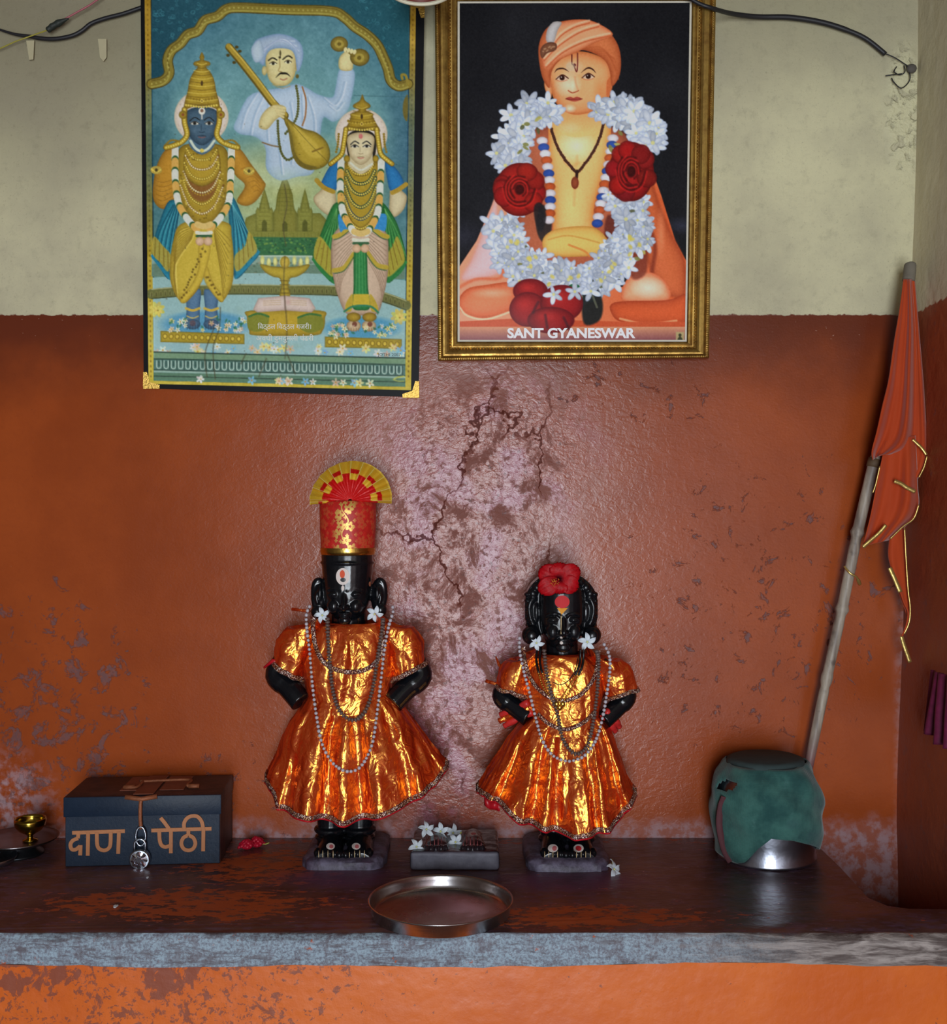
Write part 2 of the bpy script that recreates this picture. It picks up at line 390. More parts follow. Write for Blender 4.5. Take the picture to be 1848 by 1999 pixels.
# ---- masonry ledge the shrine stands on
def ledge_material():
    t = NT('ledge_stone'); p = t.pos(); x, y, z = t.xyz(p)
    n1 = t.noise(p, 7, 6, .6); n2 = t.noise(t.vm('MULTIPLY', p, (1, 2.2, 1)), 34, 7, .68); n3 = t.noise(p, 120, 5, .7)
    top = t.mix(t.mr(n1, .3, .7), lin((56, 37, 38)), lin((98, 64, 56)))
    top = t.mix(t.mr(n2, .46, .62, 0, .7), top, lin((84, 64, 82)))
    def b2(px, py, rx, ry, soft=.5):
        c = on_slab(px, py)
        v = t.vm('MULTIPLY', t.vm('SUBTRACT', p, tuple(c)), (1 / rx, 1 / ry, 0))
        return t.mr(t.vm('LENGTH', v), 1 - soft, 1 + soft, 1, 0)
    zone = t.m2('MAXIMUM', b2(360, 1765, .24, .08), t.m2('MAXIMUM', b2(520, 1690, .16, .10), b2(1130, 1790, .22, .05)))
    zone = t.m2('MAXIMUM', zone, t.m2('MULTIPLY', b2(860, 1640, 1.2, .03), .6))
    orange = t.mr(t.m2('ADD', n2, t.m2('MULTIPLY', zone, .22)), .66, .7)
    top = t.mix(orange, top, lin((160, 72, 34)))
    vio = t.m2('MULTIPLY', t.m2('MAXIMUM', b2(668, 1712, .11, .05), b2(1110, 1720, .13, .05)), t.mr(n1, .3, .6, .3, .8))
    top = t.mix(vio, top, lin((98, 62, 90)))
    sc = t.mr(t.noise(t.vm('MULTIPLY', p, (12, 60, 1)), 1, 5, .7), .62, .72, 0, .35)
    top = t.mix(sc, top, lin((120, 104, 112)))
    # worn front edge: bare blue-grey stone, browner towards the corner
    sc2 = t.noise(t.vm('MULTIPLY', p, (18, 1, 110)), 1, 6, .65, .6)
    vs = t.noise(t.vm('MULTIPLY', p, (55, 1, 14)), 1, 6, .7, .8)
    edge = t.mix(t.mr(t.noise(p, 230, 6, .75), .42, .62), lin((150, 170, 184)), lin((108, 112, 124))); edge = t.mix(t.mr(vs, .48, .66, 0, .45), edge, lin((104, 96, 104))); edge = t.mix(t.mr(t.noise(p, 48, 8, .75), .52, .6, 0, .55), edge, lin((92, 78, 84)))
    edge = t.mix(t.mr(sc2, .5, .66, 0, .7), edge, lin((84, 72, 76)))
    edge = t.mix(t.mr(x, .2, .55), edge, t.mix(t.mr(sc2, .35, .65), lin((84, 72, 68)), lin((164, 154, 148))))
    edge = t.mix(t.mr(t.noise(p, 26, 7, .7), .64, .68, 0, .9), edge, lin((172, 80, 40)))
    yy = t.m2('ADD', y, t.m2('MULTIPLY', t.m2('SUBTRACT', t.noise(p, 25, 5), .5), .014))
    front = t.mr(yy, -.488, -.482, 1, 0)
    col = t.mix(front, top, edge)
    nm = t.bump(t.m2('ADD', n1, t.m2('MULTIPLY', t.m2('ADD', n2, t.m2('MULTIPLY', sc2, t.m2('MULTIPLY', front, 2.5))), .3)), .6, .007)
    rough = t.m2('ADD', t.m2('MULTIPLY_ADD', front, .38, .24), t.m2('MULTIPLY', t.m2('MAXIMUM', orange, sc), .2))
    return t.done(t.bsdf(col, rough, 0, nm, .5))
def dado_material():
    t = NT('orange_oil_paint'); p = t.pos(); x, y, z = t.xyz(p)
    n1 = t.noise(p, 5, 6, .6); n2 = t.noise(p, 24, 9, .7, .5)
    col = t.mix(t.mr(n1, .3, .7), lin((200, 92, 26)), lin((216, 108, 36)))
    wear = t.m2('MULTIPLY', t.mr(x, .0, -.45), .17)
    n4 = t.noise(p, 85, 8, .7, .3)
    chips = t.m2('MAXIMUM', t.mr(t.m2('ADD', n2, wear), .70, .73), t.mr(t.m2('ADD', n4, t.m2('ADD', t.m2('MULTIPLY', wear, .7), t.m2('MULTIPLY', t.m2('SUBTRACT', n1, .5), .3))), .66, .69))
    col = t.mix(t.m2('MULTIPLY', chips, .75), col, lin((112, 66, 58)))
    col = t.mix(t.mr(t.noise(t.vm('MULTIPLY', p, (90, 1, 9)), 1, 3), .73, .76, 0, .8), col, lin((236, 168, 110)))  # pale vertical glints painted into the orange
    nm = t.bump(t.m2('ADD', t.noise(p, 9, 3), t.m2('MULTIPLY', t.noise(p, 80, 4), .15)), .5, .008)
    return t.done(t.bsdf(col, .38, 0, nm, .5))
ML, MD = ledge_material(), dado_material()
led = thing('stone_ledge', 'dark brown stone ledge with a worn grey front edge above an orange painted base', 'ledge', (0, -.25, 0))
# ledge slab outline with the notch at its back right corner
XE = .835
out = [(XL + .002, -.0005), (.655, -.0005), (.656, -.18), (.650, -.335), (.668, -.372), (.700, -.385), (XE, -.39), (XE, -.495)]
front = [(lerp(XE, XL + .002, k / 90), -.495 - .004 * noise.noise(Vector((k * .9, 0, 0)))) for k in range(1, 91)]
pts = out + front
def front_z(x, k): return 0.0055 * noise.noise(Vector((x * 3.3, k, 1.7))) + .002 * noise.noise(Vector((x * 19, k, 1.7)))
N = len(pts)
r1 = [Vector((a, b, SLAB)) for a, b in pts]
r0 = [Vector((a, b + (.006 if b < -.45 else 0), SLAB - .047 + (front_z(a, 5) if b < -.45 else 0))) for a, b in pts]
ri = [Vector((a, b + (.009 if b < -.45 else 0), SLAB)) for a, b in pts]
r1 = [Vector((a, b, SLAB - .010 + (front_z(a, 9) if b < -.45 else 0))) if b < -.45 else Vector((a, b, SLAB)) for a, b in pts]
mb = MB(); mb.v = r0 + r1 + ri
for i in range(N):
    j = (i + 1) % N
    mb.f.append((i, j, N + j, N + i)); mb.f.append((N + i, N + j, 2 * N + j, 2 * N + i))
mb.f.append(tuple(range(2 * N, 3 * N))); mb.f.append(tuple(reversed(range(N))))
mb.build('ledge_slab', ML, led, smooth=True, angle=50)
mb = MB().box((XL + .002, -.478, 0), (XE - .006, -.385, SLAB - .046)).box((XL + .002, -.39, 0), (.652, -.01, SLAB - .046))
mb.build('base_masonry', MD, led, smooth=False)
# ================================================================ printed pictures
class Paint:
    """a tiny painter: fills a colour sheet (in print units) that becomes the ink of a printed sheet"""
    def __init__(s, x0, y0, x1, y1, res, base):
        s.x0, s.y0, s.res = x0, y0, res
        s.w, s.h = int(round((x1 - x0) * res)) + 1, int(round((y1 - y0) * res)) + 1
        s.xs = x0 + np.arange(s.w) / res; s.ys = y0 + np.arange(s.h) / res
        s.c = np.empty((s.h, s.w, 3), np.float32); s.c[:] = np.array(base, np.float32)
    def win(s, a, b, c, d):
        i0 = max(0, int((a - s.x0) * s.res)); i1 = min(s.w, int((c - s.x0) * s.res) + 2)
        j0 = max(0, int((b - s.y0) * s.res)); j1 = min(s.h, int((d - s.y0) * s.res) + 2)
        if i1 <= i0 or j1 <= j0: return None
        X, Y = np.meshgrid(s.xs[i0:i1], s.ys[j0:j1]); return (slice(j0, j1), slice(i0, i1)), X, Y
    def put(s, sl, cov, col):
        cov = np.clip(cov, 0, 1)[..., None]; s.c[sl] = s.c[sl] * (1 - cov) + np.asarray(col, np.float32) * cov
    def colour(s, col, X, Y, grad):
        col = np.array(col, np.float32)
        if grad is None: return col
        c2, ax, ay, bx, by = grad
        t = ((X - ax) * (bx - ax) + (Y - ay) * (by - ay)) / ((bx - ax) ** 2 + (by - ay) ** 2)
        t = np.clip(t, 0, 1)[..., None]; return col * (1 - t) + np.array(c2, np.float32) * t
    def poly(s, pts, col, a=1, fe=1.2, sm=True, grad=None, rim=None):
        P = np.array([(v.x, v.y) for v in catmull([(x, y, 0) for x, y in pts], 5, True)] if sm else pts, float)
        w = s.win(P[:, 0].min() - fe - 1, P[:, 1].min() - fe - 1, P[:, 0].max() + fe + 1, P[:, 1].max() + fe + 1)
        if w is None: return
        sl, X, Y = w; dmin = np.full(X.shape, 1e9); ins = np.zeros(X.shape, bool)
        for (x1, y1), (x2, y2) in zip(P, np.roll(P, -1, 0)):
            ex, ey = x2 - x1, y2 - y1; L = ex * ex + ey * ey
            if L < 1e-9: continue
            t = np.clip(((X - x1) * ex + (Y - y1) * ey) / L, 0, 1)
            dmin = np.minimum(dmin, (X - x1 - t * ex) ** 2 + (Y - y1 - t * ey) ** 2)
            if y1 != y2:
                c = ((y1 > Y) != (y2 > Y)) & (X < ex * (Y - y1) / ey + x1); ins ^= c
        d = np.sqrt(dmin); d = np.where(ins, d, -d)
        C = s.colour(col, X, Y, grad)
        if rim is not None:
            rc, rw = rim; k = np.exp(-np.maximum(d, 0) / rw)[..., None]; C = C * (1 - k) + np.array(rc, np.float32) * k
        s.put(sl, np.clip(d / fe + .5, 0, 1) * a, C)
    def ell(s, cx, cy, rx, ry, col, a=1, fe=1.2, rot=0, grad=None, rim=None, soft=None):
        m = max(rx, ry) * (1 if soft is None else 1.0) + fe + 1; w = s.win(cx - m, cy - m, cx + m, cy + m)
        if w is None: return
        sl, X, Y = w; c, q = math.cos(rot), math.sin(rot); U = (X - cx) * c + (Y - cy) * q; V = -(X - cx) * q + (Y - cy) * c
        r = np.sqrt((U / rx) ** 2 + (V / ry) ** 2); d = (1 - r) * min(rx, ry)
        C = s.colour(col, X, Y, grad)
        if rim is not None:
            rc, rw = rim; k = np.exp(-np.maximum(d, 0) / rw)[..., None]; C = C * (1 - k) + np.array(rc, np.float32) * k
        cov = np.clip(1 - r, 0, 1) ** soft if soft else np.clip(d / fe + .5, 0, 1)
        s.put(sl, cov * a, C)
    def line(s, pts, w, col, a=1, fe=1.0, sm=True, taper=False, dash=None):
        P = [(v.x, v.y) for v in catmull([(x, y, 0) for x, y in pts], 5)] if (sm and len(pts) > 2) else pts
        A = np.array(P); m = w / 2 + fe + 1
        W_ = s.win(A[:, 0].min() - m, A[:, 1].min() - m, A[:, 0].max() + m, A[:, 1].max() + m)
        if W_ is None: return
        sl, X, Y = W_; best = np.full(X.shape, 1e9); N = len(P) - 1; acc = 0
        for i in range(N):
            (x1, y1), (x2, y2) = P[i], P[i + 1]; ex, ey = x2 - x1, y2 - y1; L = ex * ex + ey * ey
            if L < 1e-9: continue
            t = np.clip(((X - x1) * ex + (Y - y1) * ey) / L, 0, 1)
            d = np.sqrt((X - x1 - t * ex) ** 2 + (Y - y1 - t * ey) ** 2)
            hw = w / 2
            if taper: hw = hw * (1 - ((i + t) / N)) if taper is True else hw * np.sin(PI * np.clip((i + t) / N, .04, .96))
            best = np.minimum(best, d - hw)
        s.put(sl, np.clip(-best / fe + .5, 0, 1) * a, col)
    def dots(s, pts, step, r, col, a=1, jit=0, sm=True):
        P = catmull([(x, y, 0) for x, y in pts], 6) if sm else [Vector((x, y, 0)) for x, y in pts]
        for p in resample(P, step): s.ell(p.x + random.uniform(-jit, jit), p.y + random.uniform(-jit, jit), r, r, col, a, .9)
    def flower(s, x, y, r, col, ctr, n=5, a=1, ry=1.0):
        o = random.uniform(0, 2)
        for k in range(n):
            an = o + 2 * PI * k / n
            s.ell(x + math.cos(an) * r * .58, y + math.sin(an) * r * .58 * ry, r * .5, r * .27, [v + random.uniform(-12, 8) for v in col], a, .8, an)
        s.ell(x, y, r * .22, r * .2, ctr, a, .8)
    def noise(s, cell, amp, seed=1, tint=(1, 1, 1)):
        g = np.random.default_rng(seed); h, w = int(s.h / s.res / cell) + 3, int(s.w / s.res / cell) + 3
        n = g.standard_normal((h, w)); yy = np.arange(s.h) / s.res / cell; xx = np.arange(s.w) / s.res / cell
        i, j = yy.astype(int), xx.astype(int); fy, fx = (yy - i)[:, None], (xx - j)[None]
        v = (n[i][:, j] * (1 - fy) * (1 - fx) + n[i + 1][:, j] * fy * (1 - fx) + n[i][:, j + 1] * (1 - fy) * fx + n[i + 1][:, j + 1] * fy * fx)
        s.c += (v * amp)[..., None] * np.array(tint, np.float32)
    def sheet(s, name, mat, parent, depth):
        c = np.clip(s.c / 255.0, 0, 1); L = np.where(c <= .04045, c / 12.92, ((c + .055) / 1.055) ** 2.4)
        X, Y = np.meshgrid(s.xs, s.ys); d = depth(X, Y); sc = (D - d) / F
        co = np.stack([(X - CX) * sc, -d, H + (CY - Y) * sc], -1) - np.array(tuple(parent['_w']))
        me = bpy.data.meshes.new(name); nv = s.w * s.h; nf = (s.w - 1) * (s.h - 1)
        me.vertices.add(nv); me.vertices.foreach_set('co', co.astype(np.float32).ravel())
        idx = np.arange(nv).reshape(s.h, s.w)
        q = np.stack([idx[:-1, :-1], idx[1:, :-1], idx[1:, 1:], idx[:-1, 1:]], -1).reshape(-1)
        me.loops.add(nf * 4); me.loops.foreach_set('vertex_index', q.astype(np.int32))
        me.polygons.add(nf); me.polygons.foreach_set('loop_start', (np.arange(nf) * 4).astype(np.int32))
        me.update(calc_edges=True)
        L = np.clip(L ** 1.06 * (1.55 if 'portrait' in name else 1.8), 0, .95)
        at = me.color_attributes.new('ink', 'FLOAT_COLOR', 'POINT')
        at.data.foreach_set('color', np.concatenate([L, np.ones(L.shape[:2] + (1,))], -1).astype(np.float32).ravel())
        me.polygons.foreach_set('use_smooth', [True] * nf)
        me.materials.append(mat); o = bpy.data.objects.new(name, me); COL.objects.link(o); o.parent = parent
        o['_w'] = parent['_w']; return o
def print_material(name, rough, coat):
    t = NT(name)
    c = t.n('ShaderNodeVertexColor', layer_name='ink').outputs[0]
    p = t.pos()
    nm = t.bump(t.noise(p, 6, 2), .25, .01)
    return t.done(t.bsdf(c, rough, 0, nm, .06, coat, .12))
MPRINT1, MPRINT2 = print_material('printed_card', .55, .03), print_material('printed_photo', .5, .06)
MBLACK = simple('black_board', (14, 14, 17), .5, spec=.15, var=.2)
def text_mesh(name, body, px, py, width_px, height_px, d, mat, parent, bold=0.0, depth=0.0004, dfun=None):
    cu = bpy.data.curves.new('t', 'FONT'); cu.body = body; cu.offset = bold; cu.resolution_u = 4
    o = bpy.data.objects.new('t', cu); COL.objects.link(o)
    dg = bpy.context.evaluated_depsgraph_get(); dg.update(); me = o.evaluated_get(dg).to_mesh()
    v = np.array([tuple(q.co) for q in me.vertices]); f = [tuple(q.vertices) for q in me.polygons]
    o.evaluated_get(dg).to_mesh_clear(); bpy.data.objects.remove(o)
    mn, mx = v.min(0), v.max(0); mb = MB()
    for q in v:
        x = px + (q[0] - mn[0]) / (mx[0] - mn[0]) * width_px; y = py - (q[1] - mn[1]) / (mx[1] - mn[1]) * height_px
        mb.v.append(W(x, y, (dfun(x, y) if dfun else d) + depth))
    mb.f = f
    return mb.build(name, mat, parent, smooth=False)

# ---------------------------------------------------------------- the devotional card (unframed, black border)
def dcard(x, y): return .0055 + .045 * (770 - y) / 770.0
p = Paint(274, -46, 829, 777, .8, (24, 24, 27))
OUT = [(274, -46), (829, -46), (816.5, 775), (280.5, 757.5)]
# printed gold strip and field
def L_(y): return 282 + 7 * (y / 757)
p.poly([(281.5, -34), (812.5, -26), (802.5, 762), (289.5, 749.5)], (150, 118, 40), sm=False, grad=((176, 158, 62), 500, 0, 500, 700))
for k in range(78):
    y = -20 + k * 9.8
    p.ell(288 + 6.5 * y / 750, y, 1.5, 2.2, (95, 66, 26), .6); p.ell(806 - 9 * y / 750, y, 1.5, 2.2, (95, 66, 26), .6)
p.poly([(294, -20), (801, -13), (790.5, 755), (300, 743)], (20, 40, 50), sm=False)
p.poly([(296, -18), (799, -11), (788.5, 752.5), (302, 740.5)], (66, 112, 132), sm=False, grad=((94, 140, 142), 540, 120, 540, 480))
for gx, gy, rx, ry, c, a in ((390, 230, 130, 170, (120, 168, 172), .55), (560, 170, 190, 180, (128, 172, 170), .6), (705, 260, 130, 160, (118, 165, 170), .5), (560, 380, 230, 130, (172, 176, 116), .95), (545, 330, 120, 60, (190, 196, 150), .6), (300, 300, 60, 200, (36, 76, 96), .6), (795, 300, 60, 220, (36, 72, 104), .6)):
    p.ell(gx, gy, rx, ry, c, a, soft=.8)
p.noise(16, 5, 3); p.noise(5, 4, 4)
# arch and spandrels
arch = [(296, 164), (318, 158), (330, 143), (327, 118), (335, 98), (352, 85), (366, 68), (386, 60), (400, 40), (424, 32), (442, 18), (470, 15), (556, 19), (645, 22), (672, 34), (692, 52), (716, 68), (736, 88), (748, 112), (757, 134), (763, 157), (778, 168), (796, 164)]
ca = [(v.x, v.y) for v in catmull([(a, b, 0) for a, b in arch], 4)]
p.poly([(296, -18), (799, -11), (796, 164)] + ca[::-1] + [(296, 164)], (24, 66, 86), sm=False, grad=((30, 80, 98), 300, 0, 800, 0))
for k in range(150):
    x = random.choice((random.uniform(298, 400), random.uniform(690, 795), random.uniform(300, 790))); y = random.uniform(-16, 130)
    edge = np.interp(x, [296, 330, 352, 386, 424, 470, 645, 692, 736, 757, 796], [150, 90, 76, 50, 22, 4, 10, 42, 78, 122, 150]) - 8
    if y < edge:
        r = random.uniform(3, 6); o = random.uniform(0, 6)
        p.line([(x + r * (1 - i / 7) * math.cos(o + i), y + r * (1 - i / 7) * math.sin(o + i)) for i in range(6)], 1.2, (58, 122, 140), .7)
p.line(arch, 21, (74, 62, 26)); p.line(arch, 17, (128, 112, 46)); p.line([(x, y + 6) for x, y in arch], 3, (164, 152, 74), .8); p.line([(x, y - 6) for x, y in arch], 2.4, (96, 78, 30), .8)
p.dots(arch, 9, 1.9, (168, 156, 82), .8)
for x0, sg in ((789, 1),):
    p.line([(796, 166), (792, 148), (784, 146), (785, 154)], 5, (138, 120, 48)); p.poly([(796, 186), (787, 200), (787, 225), (795, 235)], (104, 92, 44))
p.line([(690, 186), (740, 188), (800, 189)], 1, (46, 84, 96), .8)
# mist, temple, hedge
for k in range(30): p.ell(random.uniform(450, 660), random.uniform(320, 420), random.uniform(14, 34), random.uniform(10, 22), random.choice(((190, 190, 130), (150, 160, 92), (176, 186, 148))), .22, soft=1)
def spire(cx, w, top, base, c):
    p.poly([(cx - w, base), (cx - w, base - 40), (cx - w * .8, base - 48), (cx - w * .66, top + 40), (cx - w * .3, top + 16), (cx, top), (cx + w * .3, top + 16), (cx + w * .66, top + 40), (cx + w * .8, base - 48), (cx + w, base - 40), (cx + w, base)], c, sm=False, rim=((92, 92, 40), 2.5))
    for i in range(7): p.line([(cx - w * .62, top + 30 + i * 8), (cx + w * .62, top + 30 + i * 8)], 1, (84, 84, 36), .6)
    for q in (-.4, 0, .4): p.line([(cx + q * w, top + 30), (cx + q * w * 1.3, base - 40)], 1, (80, 80, 34), .5)
    p.poly([(cx - 5, base), (cx - 5, base - 18), (cx, base - 24), (cx + 5, base - 18), (cx + 5, base)], (70, 72, 30), .8, sm=False)
p.poly([(470, 465), (480, 425), (500, 416), (625, 416), (636, 428), (640, 465)], (126, 124, 58), sm=False, rim=((98, 98, 44), 6))
spire(516, 17, 368, 452, (130, 128, 58)); spire(595, 15, 368, 452, (128, 128, 60)); spire(556, 23, 340, 455, (122, 118, 52))
p.poly([(478, 468), (640, 468), (640, 452), (478, 452)], (120, 120, 54), sm=False)
for k in range(22): p.line([(482 + k * 7, 468), (482 + k * 7, 455)], 1, (86, 88, 38), .5)
p.poly([(440, 462), (650, 464), (650, 500), (440, 500)], (46, 96, 62), sm=False)
for k in range(170): p.ell(random.uniform(470, 645), random.uniform(466, 494), 2.4, 1.8, random.choice(((34, 84, 52), (70, 124, 70), (104, 140, 66), (30, 70, 56))), .8)
p.poly([(296, 498), (790, 500), (790, 520), (296, 518)], (128, 152, 140), sm=False); p.line([(296, 498), (790, 502)], 3, (168, 186, 170))
p.poly([(296, 515), (790, 518), (790, 545), (296, 540)], (96, 122, 108), sm=False)
for k in range(60): p.ell(random.uniform(470, 660), random.uniform(508, 535), 3, 2, random.choice(((70, 92, 76), (120, 120, 120), (150, 130, 110))), .6)
# terrace
p.poly([(298, 542), (420, 534), (560, 533), (700, 536), (792, 548), (790, 700), (300, 700)], (138, 172, 174), sm=False, grad=((146, 180, 186), 540, 540, 540, 690))
fr = [(296, 574), (340, 570), (400, 566), (470, 565), (560, 566), (640, 567), (720, 574), (760, 584), (792, 596)]
p.line(fr, 20, (98, 100, 58)); p.line([(x, y - 9) for x, y in fr], 2, (160, 160, 120)); p.line([(x, y + 9) for x, y in fr], 2, (60, 66, 44))
for q in resample(catmull([(a, b, 0) for a, b in fr], 4), 9): p.ell(q.x, q.y + 1, 3, 6, (120, 118, 70)); p.ell(q.x, q.y + 2, 1.6, 4.6, (82, 82, 48))
for k in range(60): p.ell(random.uniform(300, 790), random.uniform(590, 690), random.uniform(10, 26), random.uniform(4, 9), random.choice(((158, 186, 190), (118, 156, 172), (146, 174, 162))), .3, soft=1)
GOLD, GD, GL, GR = (172, 142, 46), (104, 80, 26), (214, 190, 88), (136, 108, 34)
# ---------------- saint in white with a lute
WB, WD, WL = (176, 192, 212), (128, 156, 186), (208, 212, 224)
SK, SKD = (212, 200, 150), (168, 146, 92)
p.poly([(545, 172), (515, 176), (488, 186), (474, 205), (462, 232), (456, 250), (470, 262), (500, 268), (518, 290), (520, 330), (545, 352), (580, 345), (610, 338), (622, 300), (630, 232), (650, 238), (672, 225), (684, 200), (692, 140), (664, 134), (655, 170), (648, 190), (620, 184), (600, 172), (578, 164)], WB, rim=(WD, 7), fe=2)
p.ell(560, 345, 60, 26, (176, 196, 180), .5, soft=1)
for a in ([(500, 182), (480, 215), (470, 250)], [(512, 190), (496, 225), (488, 262)], [(524, 196), (520, 230), (522, 275)], [(600, 190), (612, 230), (612, 280)], [(588, 185), (590, 240), (584, 300)], [(640, 205), (655, 215), (668, 200)], [(630, 190), (650, 205), (664, 190), (672, 160)], [(566, 200), (572, 250), (568, 320)], [(540, 270), (545, 300), (550, 340)]):
    p.line(a, 3, WD, .55, 2); p.line([(x + 4, y + 1) for x, y in a], 2.5, WL, .6, 2)
p.line([(590, 170), (597, 195), (596, 225), (590, 245)], 3, (150, 100, 60)); p.line([(512, 278), (530, 284), (548, 287)], 3, (126, 104, 80))
p.poly([(664, 136), (661, 118), (668, 105), (682, 98), (696, 102), (690, 120), (686, 137)], SK, rim=(SKD, 3))
p.ell(662, 86, 17, 15, (132, 112, 44), rim=((74, 58, 22), 3)); p.ell(662, 86, 9, 8, (158, 138, 62)); p.ell(662, 86, 4, 3.4, (100, 82, 30))
p.ell(702, 112, 19, 17, (132, 112, 44), rim=((74, 58, 22), 3)); p.ell(701, 113, 10, 9, (160, 140, 62)); p.ell(701, 113, 4, 4, (100, 82, 30))
p.line([(674, 95), (690, 108)], 7, (112, 92, 38)); 
for i in range(4): p.ell(674 + i * 6, 97 + i * 1.5, 3.2, 5, SK, 1, 1, .3)
p.poly([(518, 120), (520, 100), (530, 90), (552, 86), (572, 92), (577, 105), (578, 128), (574, 150), (562, 165), (545, 168), (532, 163), (523, 150)], SK, rim=(SKD, 5))
p.ell(516, 138, 5, 9, SK, rim=(SKD, 3)); p.ell(580, 130, 4, 9, SKD); p.ell(580, 149, 3.4, 4, (96, 84, 40))
p.ell(540, 148, 18, 8, (196, 178, 120), .5, soft=1)
p.poly([(514, 128), (497, 110), (493, 92), (500, 78), (520, 70), (545, 66), (570, 72), (586, 84), (592, 104), (588, 128), (580, 140), (576, 112), (568, 98), (548, 94), (530, 97), (520, 108)], (172, 186, 206), rim=((112, 140, 178), 6))
for i in range(6): p.line([(505 + i * 2, 120 - i * 5), (530 + i * 5, 84 - i * 2), (575 + i * 2, 80 + i * 5)], 2, (140, 158, 192) if i % 2 else (200, 206, 222), .7, 1.5)
p.poly([(498, 122), (490, 96), (504, 78), (512, 88), (514, 112)], (186, 200, 214), rim=((140, 160, 186), 4))
p.line([(524, 118), (532, 113), (540, 117)], 2.6, (38, 32, 26)); p.line([(552, 116), (562, 109), (570, 113)], 2.6, (38, 32, 26))
for ex, ey in ((533, 124), (562, 121)):
    p.ell(ex, ey, 6.5, 3.2, (226, 220, 190)); p.ell(ex, ey, 2.8, 3, (34, 28, 24)); p.line([(ex - 7, ey), (ex, ey - 3.6), (ex + 7, ey)], 1.4, (60, 46, 30))
p.line([(545, 112), (546, 130), (543, 138), (550, 140)], 1.8, (172, 146, 96)); p.ell(547, 104, 1.8, 6, (84, 74, 50)); p.ell(546, 112, 2.4, 2.4, (64, 54, 40))
p.line([(538, 152), (546, 144), (552, 143), (560, 144), (567, 150)], 4.4, (28, 24, 22), taper='m'); p.line([(547, 154), (553, 156), (560, 153)], 2.4, (168, 116, 88))
p.line([(532, 165), (550, 172), (566, 168)], 2, (160, 140, 90), .7)
p.dots([(578, 168), (582, 195), (580, 225), (570, 245), (556, 262)], 5, 2.7, (82, 84, 44)); p.dots([(542, 236), (543, 262), (548, 295), (560, 312), (574, 306)], 5, 2.7, (82, 84, 44))
p.line([(447, 92), (470, 120), (500, 158), (530, 198), (556, 226)], 15, (92, 74, 26), sm=False); p.line([(446, 90), (470, 118), (500, 156), (530, 196), (556, 224)], 10, (166, 138, 52), sm=False); p.line([(450, 90), (476, 120), (506, 158), (536, 198)], 3, (198, 172, 84), .9, sm=False)
for x, y in ((445, 108), (457, 122), (462, 92), (468, 100)): p.ell(x, y, 3.6, 3, (70, 58, 24))
p.poly([(553, 222), (562, 232), (590, 250), (616, 258), (636, 275), (644, 296), (640, 318), (622, 330), (600, 330), (580, 318), (572, 296), (566, 262), (556, 240)], (176, 150, 58), rim=((96, 80, 28), 5))
p.poly([(560, 236), (570, 268), (576, 298), (592, 318), (618, 326), (604, 332), (582, 322), (570, 300), (564, 264)], (112, 96, 40)); p.poly([(572, 244), (596, 262), (618, 282), (628, 306), (606, 306), (588, 284)], (196, 170, 74), .8, 4)
p.line([(556, 226), (600, 276), (638, 314)], 1.2, (110, 92, 40), .8); p.line([(610, 296), (630, 288)], 3, (124, 96, 40))
p.poly([(505, 246), (510, 226), (524, 210), (540, 204), (556, 208), (558, 218), (546, 228), (536, 236), (522, 252), (512, 252)], SK, rim=(SKD, 4))
for i in range(4): p.line([(534 + i * 3, 208 + i * 5), (556 - i * 1, 211 + i * 6)], 4.4, (206, 190, 138)); p.line([(534 + i * 3, 211 + i * 5), (556 - i, 214 + i * 6)], 1, SKD, .8)
# ---------------- jewelled figures
def jewel_figure(cx, top, halo, face_c, fr_, crown_pts, skin, skind, male):
    hx, hy, hr = halo
    p.ell(hx, hy, hr + 26, hr + 26, (150, 186, 178), .5, soft=1); p.ell(hx, hy, hr, hr * .98, (214, 200, 192), rim=((186, 170, 150), 4))
    for k in range(30): a = random.uniform(0, 6.3); p.ell(hx + math.cos(a) * hr * .9, hy + math.sin(a) * hr * .9, 1.2, 1.2, (170, 140, 130), .4)
def crown(cx, pts, y0, y1, w0):
    p.poly(pts, GOLD, rim=(GD, 5))
    n = int((y1 - y0) / 7)
    for i in range(n):
        y = lerp(y0, y1, (i + .5) / n); hw = lerp(5, w0, ((i + .5) / n) ** .6)
        p.line([(cx - hw, y), (cx, y + 3), (cx + hw, y)], 1.6, GD if i % 2 else GL, .7)
    p.dots([(cx - w0 + 2, y1), (cx, y1 + 4), (cx + w0 - 2, y1)], 5, 2, GL); p.dots([(cx - w0 * .85, y1 - 14), (cx, y1 - 10), (cx + w0 * .85, y1 - 14)], 6, 2.4, GR)
    p.ell(cx, lerp(y0, y1, .5), 2.4, 5, (70, 48, 26)); p.ell(cx, y1 - 8, 3.4, 3.4, GL); p.ell(cx, y1 - 8, 1.6, 1.6, (96, 60, 28))
